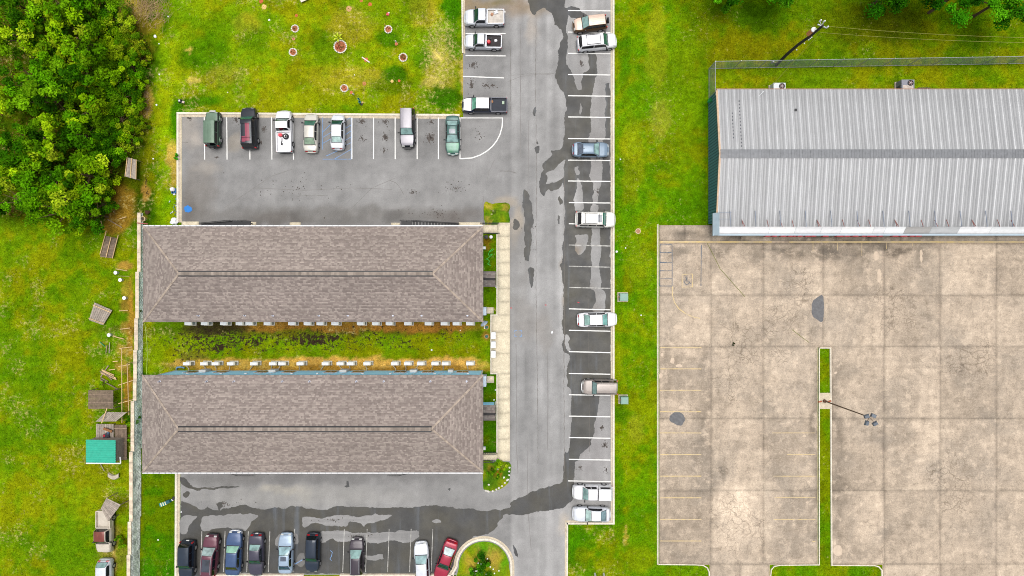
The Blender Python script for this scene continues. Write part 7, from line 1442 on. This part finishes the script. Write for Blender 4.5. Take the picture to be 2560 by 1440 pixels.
def turquoise():
    a, b = G(216, 1156, 1.7), G(290, 1100, 1.9); root = empty('metal_shed', ((a.x + b.x) / 2, (a.y + b.y) / 2, 0), 0, 'shed with turquoise corrugated roof at the picture edge', 'shed'); w, d = (b.x - a.x) / 2, (b.y - a.y) / 2
    rows = []
    for i in range(41): y = -d + 2 * d * i / 40; rows.append([(-w, y, 1.75 + .05 * (i // 2 % 2)), (w, y, 1.95 + .05 * (i // 2 % 2))])
    MB().grid(rows).build('roof', M('turquoise_metal', C(46, 178, 150), .5, var=.1), root, True, fix=True); MB().box(-w + .1, w - .1, -d + .1, d - .1, 0, 1.7).build('wall', MAT_GREYW, root)
    MB().bar((-w, -d - .08, 1.72), (w + .5, -d - .08, 1.8), .14, .14).build('gutter', MAT_TRIM, root); MB().bar((w + .5, -d - .1, 1.8), (w + .45, -d + .7, 1.8), .1, .1).build('downspout', MAT_TRIM, root)
turquoise()
plank_panel('porch_floor', 'cluttered porch floor between the plank roofs and the turquoise shed', 'porch', [(240, 1060), (284, 1060), (284, 1099), (240, 1099)], .4, 10, MAT_GREYW)
crumple('junk_heap', 'dark heap of clothes and junk on the porch', 'junk', 265, 1092, .6, .45, M('dark_junk', C(60, 56, 66), .9), .4, .4, 5); crumple('red_bag', 'red bag on the junk porch', 'bag', 258, 1090, .8, .16, M('red_cloth', C(200, 40, 60), .8), .6, .6, 8); crumple('blue_bag', 'blue grey bag on the junk porch', 'bag', 268, 1083, .7, .17, M('blue_cloth', C(70, 100, 130), .8), .5, .6, 10)
tag(MB().bar(G(259, 1071, .8), G(280, 1079, .6), .28, .14).build('brown_tarp', M('brown_canvas', C(150, 104, 66), .85)), 'rolled brown tarp on the junk porch', 'tarp')
for i, (x0, y0, x1, y1, m, lab) in enumerate([(241, 500, 0, 0, None, '')][:0] + [
    (252, 942, 271, 914, MAT_WOOD, 'grey board crossing the top of the lumber pile'), (254, 924, 285, 938, MAT_PALEWOOD, 'pale board at the top of the lumber pile'), (252, 932, 291, 949, MAT_PALEWOOD, 'long pale board in the middle of the lumber pile'), (250, 928, 284, 944, MAT_WOOD, 'brown board in the lumber pile under the pale one'), (252, 944, 270, 954, MAT_WOOD, 'short grey board below the lumber pile'), (251, 949, 296, 974, MAT_WOOD, 'long grey board lying away from the lumber pile'), (255, 926, 290, 946, MAT_PALEWOOD, 'yellow board at the edge of the lumber pile'), (258, 930, 280, 950, M_DKWOOD, 'dark board in the lumber pile'),
    (268, 863, 265, 882, MAT_WOOD, 'short grey stick on the grass above the lumber pile'), (274, 856, 273, 883, MAT_GREYW, 'pale grey stick beside the short one above the lumber pile'), (282, 904, 294, 903, MAT_PALEWOOD, 'broad light board scrap below the bed trellis start'), (272, 925, 288, 923, MAT_PALEWOOD, 'thin light scrap above the lumber pile'), (289, 672, 318, 677, MAT_PALEWOOD, 'yellow stick on the upper soil bed'), (296, 690, 324, 691, M('olive_stick', C(150, 150, 70), .8), 'olive stick between the white buckets'), (298, 777, 320, 776, MAT_PALEWOOD, 'stick across the third soil bed'), (299, 547, 316, 542, MAT_PALEWOOD, 'light stick on the brown soil below the thicket'), (269, 548, 305, 569, MAT_WOOD, 'long grey stick on the brown soil below the thicket'), (252, 552, 258, 573, MAT_PALEWOOD, 'short pale stick at the yard edge below the thicket'), (283, 528, 286, 530, MAT_PALEWOOD, 'tiny pale stick under the thicket'), (300, 823, 325, 820, MAT_PALEWOOD, 'thin stick across the fourth soil bed'), (250, 855, 262, 866, M('green_cane', C(30, 140, 90), .6), 'green cane at the yard edge'), (282, 840, 311, 848, MAT_PALEWOOD, 'light stick behind the white bucket by the fourth bed'), (268, 1044 - 24, 254, 1058, MAT_PALEWOOD, 'pale pole leaning on the grey plank roof'), (251, 1160, 261, 1178, MAT_GREYW, 'grey stick leaning below the turquoise shed')]):
    z = .08 + .03 * (i % 4) + (1.5 if 'roof' in lab else 0); tag(MB().bar(G(x0, y0, z), G(x1, y1, z + .05), .13 if i < 8 else .09, .04).build('board', m), lab, 'board', 'loose boards in the western yard')
for a, b, z, lab in (((304, 871), (305, 1057), 1.0, 'long pale trellis pole beside the soil beds, west of two'), ((318, 909), (322.5, 1041), 1.0, 'long pale trellis pole beside the soil beds, east of two')):
    A, B_ = G(*a, z), G(*b, z); root = empty('trellis_pole', (A.x, A.y, 0), 0, lab, 'pole', 'trellis poles in the yard'); o = root.location; MB().tube(A - o, B_ - o, .05, n=6).build('rail', MAT_PALEWOOD, root, True)
    for f in (.0, .35, .7, .98): q = A.lerp(B_, f) - o; MB().tube((q.x, q.y, 0), (q.x, q.y, z), .04, n=6).build('post', MAT_PALEWOOD, root)
for i, (a, b, lab) in enumerate((((299, 871), (331, 867), 'first cross pole above the soil beds'), ((296, 916), (325, 911), 'second cross pole above the soil beds'), ((296, 963), (332, 951), 'third cross pole above the soil beds'), ((296, 1009), (333, 999), 'lowest cross pole above the soil beds'))): tag(MB().bar(G(*a, .9), G(*b, .9), .08, .06).build('cross_pole', MAT_PALEWOOD), lab, 'pole', 'cross poles of the yard trellis')
for i, (x, y, lab) in enumerate(((294.5, 682, 'white bucket beside the yellow stick'), (306, 700, 'white bucket beside the olive stick'), (316, 745, 'white bucket at the corner of the third soil bed'), (278, 837, 'white bucket beside the fourth soil bed'))):
    root = empty('white_bucket', G(x, y), random.random(), lab, 'bucket', 'white buckets in the western yard'); MB().lathe((0, 0, 0), [(.17, 0), (.22, .42), (.23, .43), (.1, .45)], 14).build('pail', M_BAG, root, True); MB().path([(.2, 0, .44), (.3, .05, .46), (.2, .1, .44)], .02, 5).build('handle', MAT_STEEL, root)
root = empty('round_planter', G(361, 548), 0, 'round planter tub with pale rim at the top of the block wall', 'planter'); MB().lathe((0, 0, 0), [(.28, 0), (.32, .35), (.26, .37), (.24, .25)], 18).build('tub', M('pale_tub', C(226, 200, 150), .7), root, True); MB().lathe((0, 0, .24), [(.23, 0), (.23, .03), (.05, .06)], 14).build('soil', M('dark_soil', C(90, 76, 62), .95), root, True)
crumple('dark_bush_stump', 'dark brown stump beside the round planter tub', 'stump', 367, 530, .2, .3, M('stump', C(70, 44, 26), .95), 0, .6, 4)
tag(MB().bar(G(342, 557, .7), G(370, 560, .6), .1, .06).build('red_board', M('reddish_board', C(176, 90, 90), .8)), 'reddish board lying over the top of the block wall', 'board', 'loose boards in the western yard')
mb = MB(); rows = []
for i in range(9): t = i / 8; q = G(269 + 27 * t, 1188 + 7 * math.sin(t * 3.1), .3); rows.append([(q.x, q.y + .3, .05), (q.x, q.y + .2, .28), (q.x, q.y - .2, .28), (q.x, q.y - .3, .05)])
tag(mb.grid(rows).build('folded_tarp', M('grey_tarp', C(196, 186, 168), .8, var=.2), None, True), 'curved grey tarp on the grass below the turquoise shed', 'tarp')
# rubbish along the kerb of the upper lot
root = empty('blue_crate', G(437, 478), .1, 'blue crate at the kerb west of the upper lot', 'crate')
M_BLUEC = M('blue_plastic', C(40, 110, 170), .5)
for a in ((-.28, .28, -.3, -.26), (-.28, .28, .26, .3), (-.28, -.24, -.259, .259), (.24, .28, -.259, .259)): MB().box(a[0], a[1], a[2], a[3], .0, .3).build('side', M_BLUEC, root)
MB().box(-.27, .27, -.29, .29, 0, .03).build('bottom', M_BLUEC, root)
crumple('white_bag', 'white bag heaped on the blue crate', 'bag', 431, 473, .3, .3, M_BAG, .25, .7, 2); crumple('white_bag', 'small white bag just below the blue crate', 'bag', 434, 485, .2, .15, M_BAG, 0, .7, 3)
crumple('white_tarp', 'white tarp bundle at the corner of the upper building', 'tarp', 434, 553, .2, .5, M_BAG, 0, .5, 6)
k = 0
for x, y, c in [(424, 504, 0), (440, 498, 1), (437, 512, 2), (441, 514, 0), (436, 524, 1), (432, 530, 0), (440, 529, 2), (441, 508, 3), (428, 532, 0), (438, 536, 2), (434, 518, 1)]:
    q = G(x, y, .08); t = random.random() * 6.28; d = Vector((math.cos(t), math.sin(t), 0)) * .13
    tag(MB().tube(q - d, q + d * .6, .05, .05, 8).tube(q + d * .6, q + d, .045, .02, 8).build('bottle', M('bottle_%d' % c, [C(220, 230, 236), C(60, 150, 140), C(90, 110, 120), C(40, 60, 90)][c], .3), None, True), 'discarded bottle among the rubbish along the upper kerb', 'bottle', 'bottles littered along the kerb')
for x, y, lab, r in [(388, 91, 'white plastic bag at the edge of the thicket', .2), (397, 109, 'small white scrap below the plastic bag at the thicket', .09), (420, 41, 'white scrap at the top of the lawn edge', .09), (398, 186, 'blue-white can on the lawn edge by the thicket', .1), (391, 262, 'white box scrap on the grass path', .12), (673, 50, 'white scrap on the upper lawn west of the planters', .14), (569, 231, 'white scrap on the lawn above the parked wagon', .08), (1542, 629, 'round white scrap beside the eastern kerb', .15), (1564, 620, 'small white scrap on the lawn strip', .09), (1603, 788, 'white scrap beside the concrete lot', .1), (1551, 398, 'white scrap beside the coupe', .1), (383, 397, 'white stick-like scrap on the grass path', .11), (1380, 831, 'white paper scrap on the drive', .16), (1079, 875, 'white ball in the courtyard grass', .11), (1151, 826, 'white scrap under the courtyard air conditioners', .08), (395, 1350, 'white scrap on the bright green strip', .1), (886, 187, 'small white scrap on the dry lawn', .08), (453, 1280, 'white scrap by the lower kerb', .1), (1240, 875, 'white lamp cap beside the mailboxes', .08), (1240, 718, 'white round lamp beside the upper porch', .1), (1239, 975, 'white round lamp beside the lower lawn strip', .1), (1235, 1000, 'second white round lamp by the lower porch', .1)]:
    crumple('litter', lab, 'litter', x, y, .05, r, M_BAG, 0, .6, int(x), 'white litter on the grass')
# folding chair and toys on the green strip by the lower kerb
root = empty('striped_folding_chair', G(411, 1258), .35, 'teal and white striped folding chair on the green strip', 'chair'); ch_t, ch_w = M('teal_cloth', C(30, 140, 140), .8), M('cream_cloth', C(230, 226, 190), .8)
for i in range(6): MB().box(-.45 + i * .15, -.32 + i * .15, -.22, .22, .28 + i * .012, .30 + i * .012).build('cloth_strip', (ch_t, ch_w)[i % 2], root)
for x in (-.42, .4):
    for y in (-.22, .22): MB().tube((x, y, 0), (x, y, .3), .02, n=5).build('leg', MAT_STEEL, root)
root = empty('teal_cooler', G(424, 1252), .3, 'teal cooler with a white lid item on the green strip', 'cooler'); MB().box(-.24, .24, -.17, .17, 0, .36, .95).build('tub', M_TEALP, root); MB().box(-.25, .25, -.18, .18, .361, .42).build('lid', M('dark_teal', C(20, 90, 100), .5), root)
crumple('black_bag', 'black bag at the kerb beside the teal cooler', 'bag', 433, 1247, .2, .24, MAT_BLACK, 0, .7, 21); crumple('white_bag', 'white bag wedged between cooler and black bag', 'bag', 429, 1251, .2, .12, M_BAG, 0, .7, 22)
# striped barrier at the bottom edge of the lawn
root = empty('striped_barrier', G(1498, 1439), 0, 'white barrier with red top board at the bottom edge of the lawn', 'barrier'); MB().box(-.5, .5, -.05, .05, .55, .75).build('board', M('orange_red', C(226, 90, 60), .6), root)
for q in (-.55, .55): MB().box(q - .1, q + .1, -.12, .35, 0, .7, .8).build('foot', M_BAG, root)

# ------------------------------------------------------------------ grass blades, too many to count, over every lawn
def grass():
    n = 260000; X = rng.uniform(-63.5, 63.5, n); Y = rng.uniform(-37, 37, n); px = X / S + 1280; py = 720 - Y / S
    ok = ~inside(ASP, px, py)
    for x0, y0, x1, y1 in ((1646, 561, 2044, 1411), (2078, 561, 2700, 1411), (2044, 561, 2078, 869), (1774, 1400, 1925, 1500), (2205, 1400, 2700, 1500), (1640, 561, 2700, 870), (350, 560, 1211, 810), (350, 926, 1211, 1186), (1770, 240, 2700, 600), (1243, 555, 1280, 1155), (1226, 786, 1280, 937), (443, 281, 1160, 560), (1527, -80, 1537, 1312), (1409, 1300, 1537, 1312), (1409, 1300, 1420, 1520), (326, 530, 360, 1500), (1208, 560, 1245, 585), (1208, 1130, 1245, 1152), (-100, -100, 300, 380), (438, 1180, 452, 1440), (440, 1430, 1140, 1440), (500, 806, 1200, 822), (440, 900, 1200, 940)): ok &= ~((px > x0) & (px < x1) & (py > y0) & (py < y1))
    X, Y, px, py = X[ok], Y[ok], px[ok], py[ok]
    c, dry, mud = ground_cols(X, Y); k = (mud < .3) & (c[:, 1] > c[:, 0] * .93) & (rng.random(len(X)) < np.clip(.25 + fbm(px, py, 18, 77) * .9, 0, 1)); X, Y, c = X[k], Y[k], c[k]; m = len(X)
    t = rng.random(m) * 6.283; s_ = rng.uniform(.03, .085, m); hh = rng.uniform(.03, .10, m); dx, dy = np.cos(t), np.sin(t); ln = rng.uniform(.02, .12, m); t2 = rng.random(m) * 6.283
    V = np.stack([np.stack([X - dx * s_, Y - dy * s_, np.full(m, .004)], 1), np.stack([X + dx * s_, Y + dy * s_, np.full(m, .004)], 1), np.stack([X + np.cos(t2) * ln, Y + np.sin(t2) * ln, hh], 1)], 1).reshape(-1, 3)
    cc = c * rng.uniform(.7, 1.4, (m, 1)) * np.array([1.02, 1.03, .8]); i = np.arange(m) * 3
    stuff(link('grass', np_mesh('grass', V, np.stack([i, i + 1, i + 2], 1), np.repeat(cc, 3, 0)), MAT_LEAF), 'short mown grass covering the lawns')
grass()
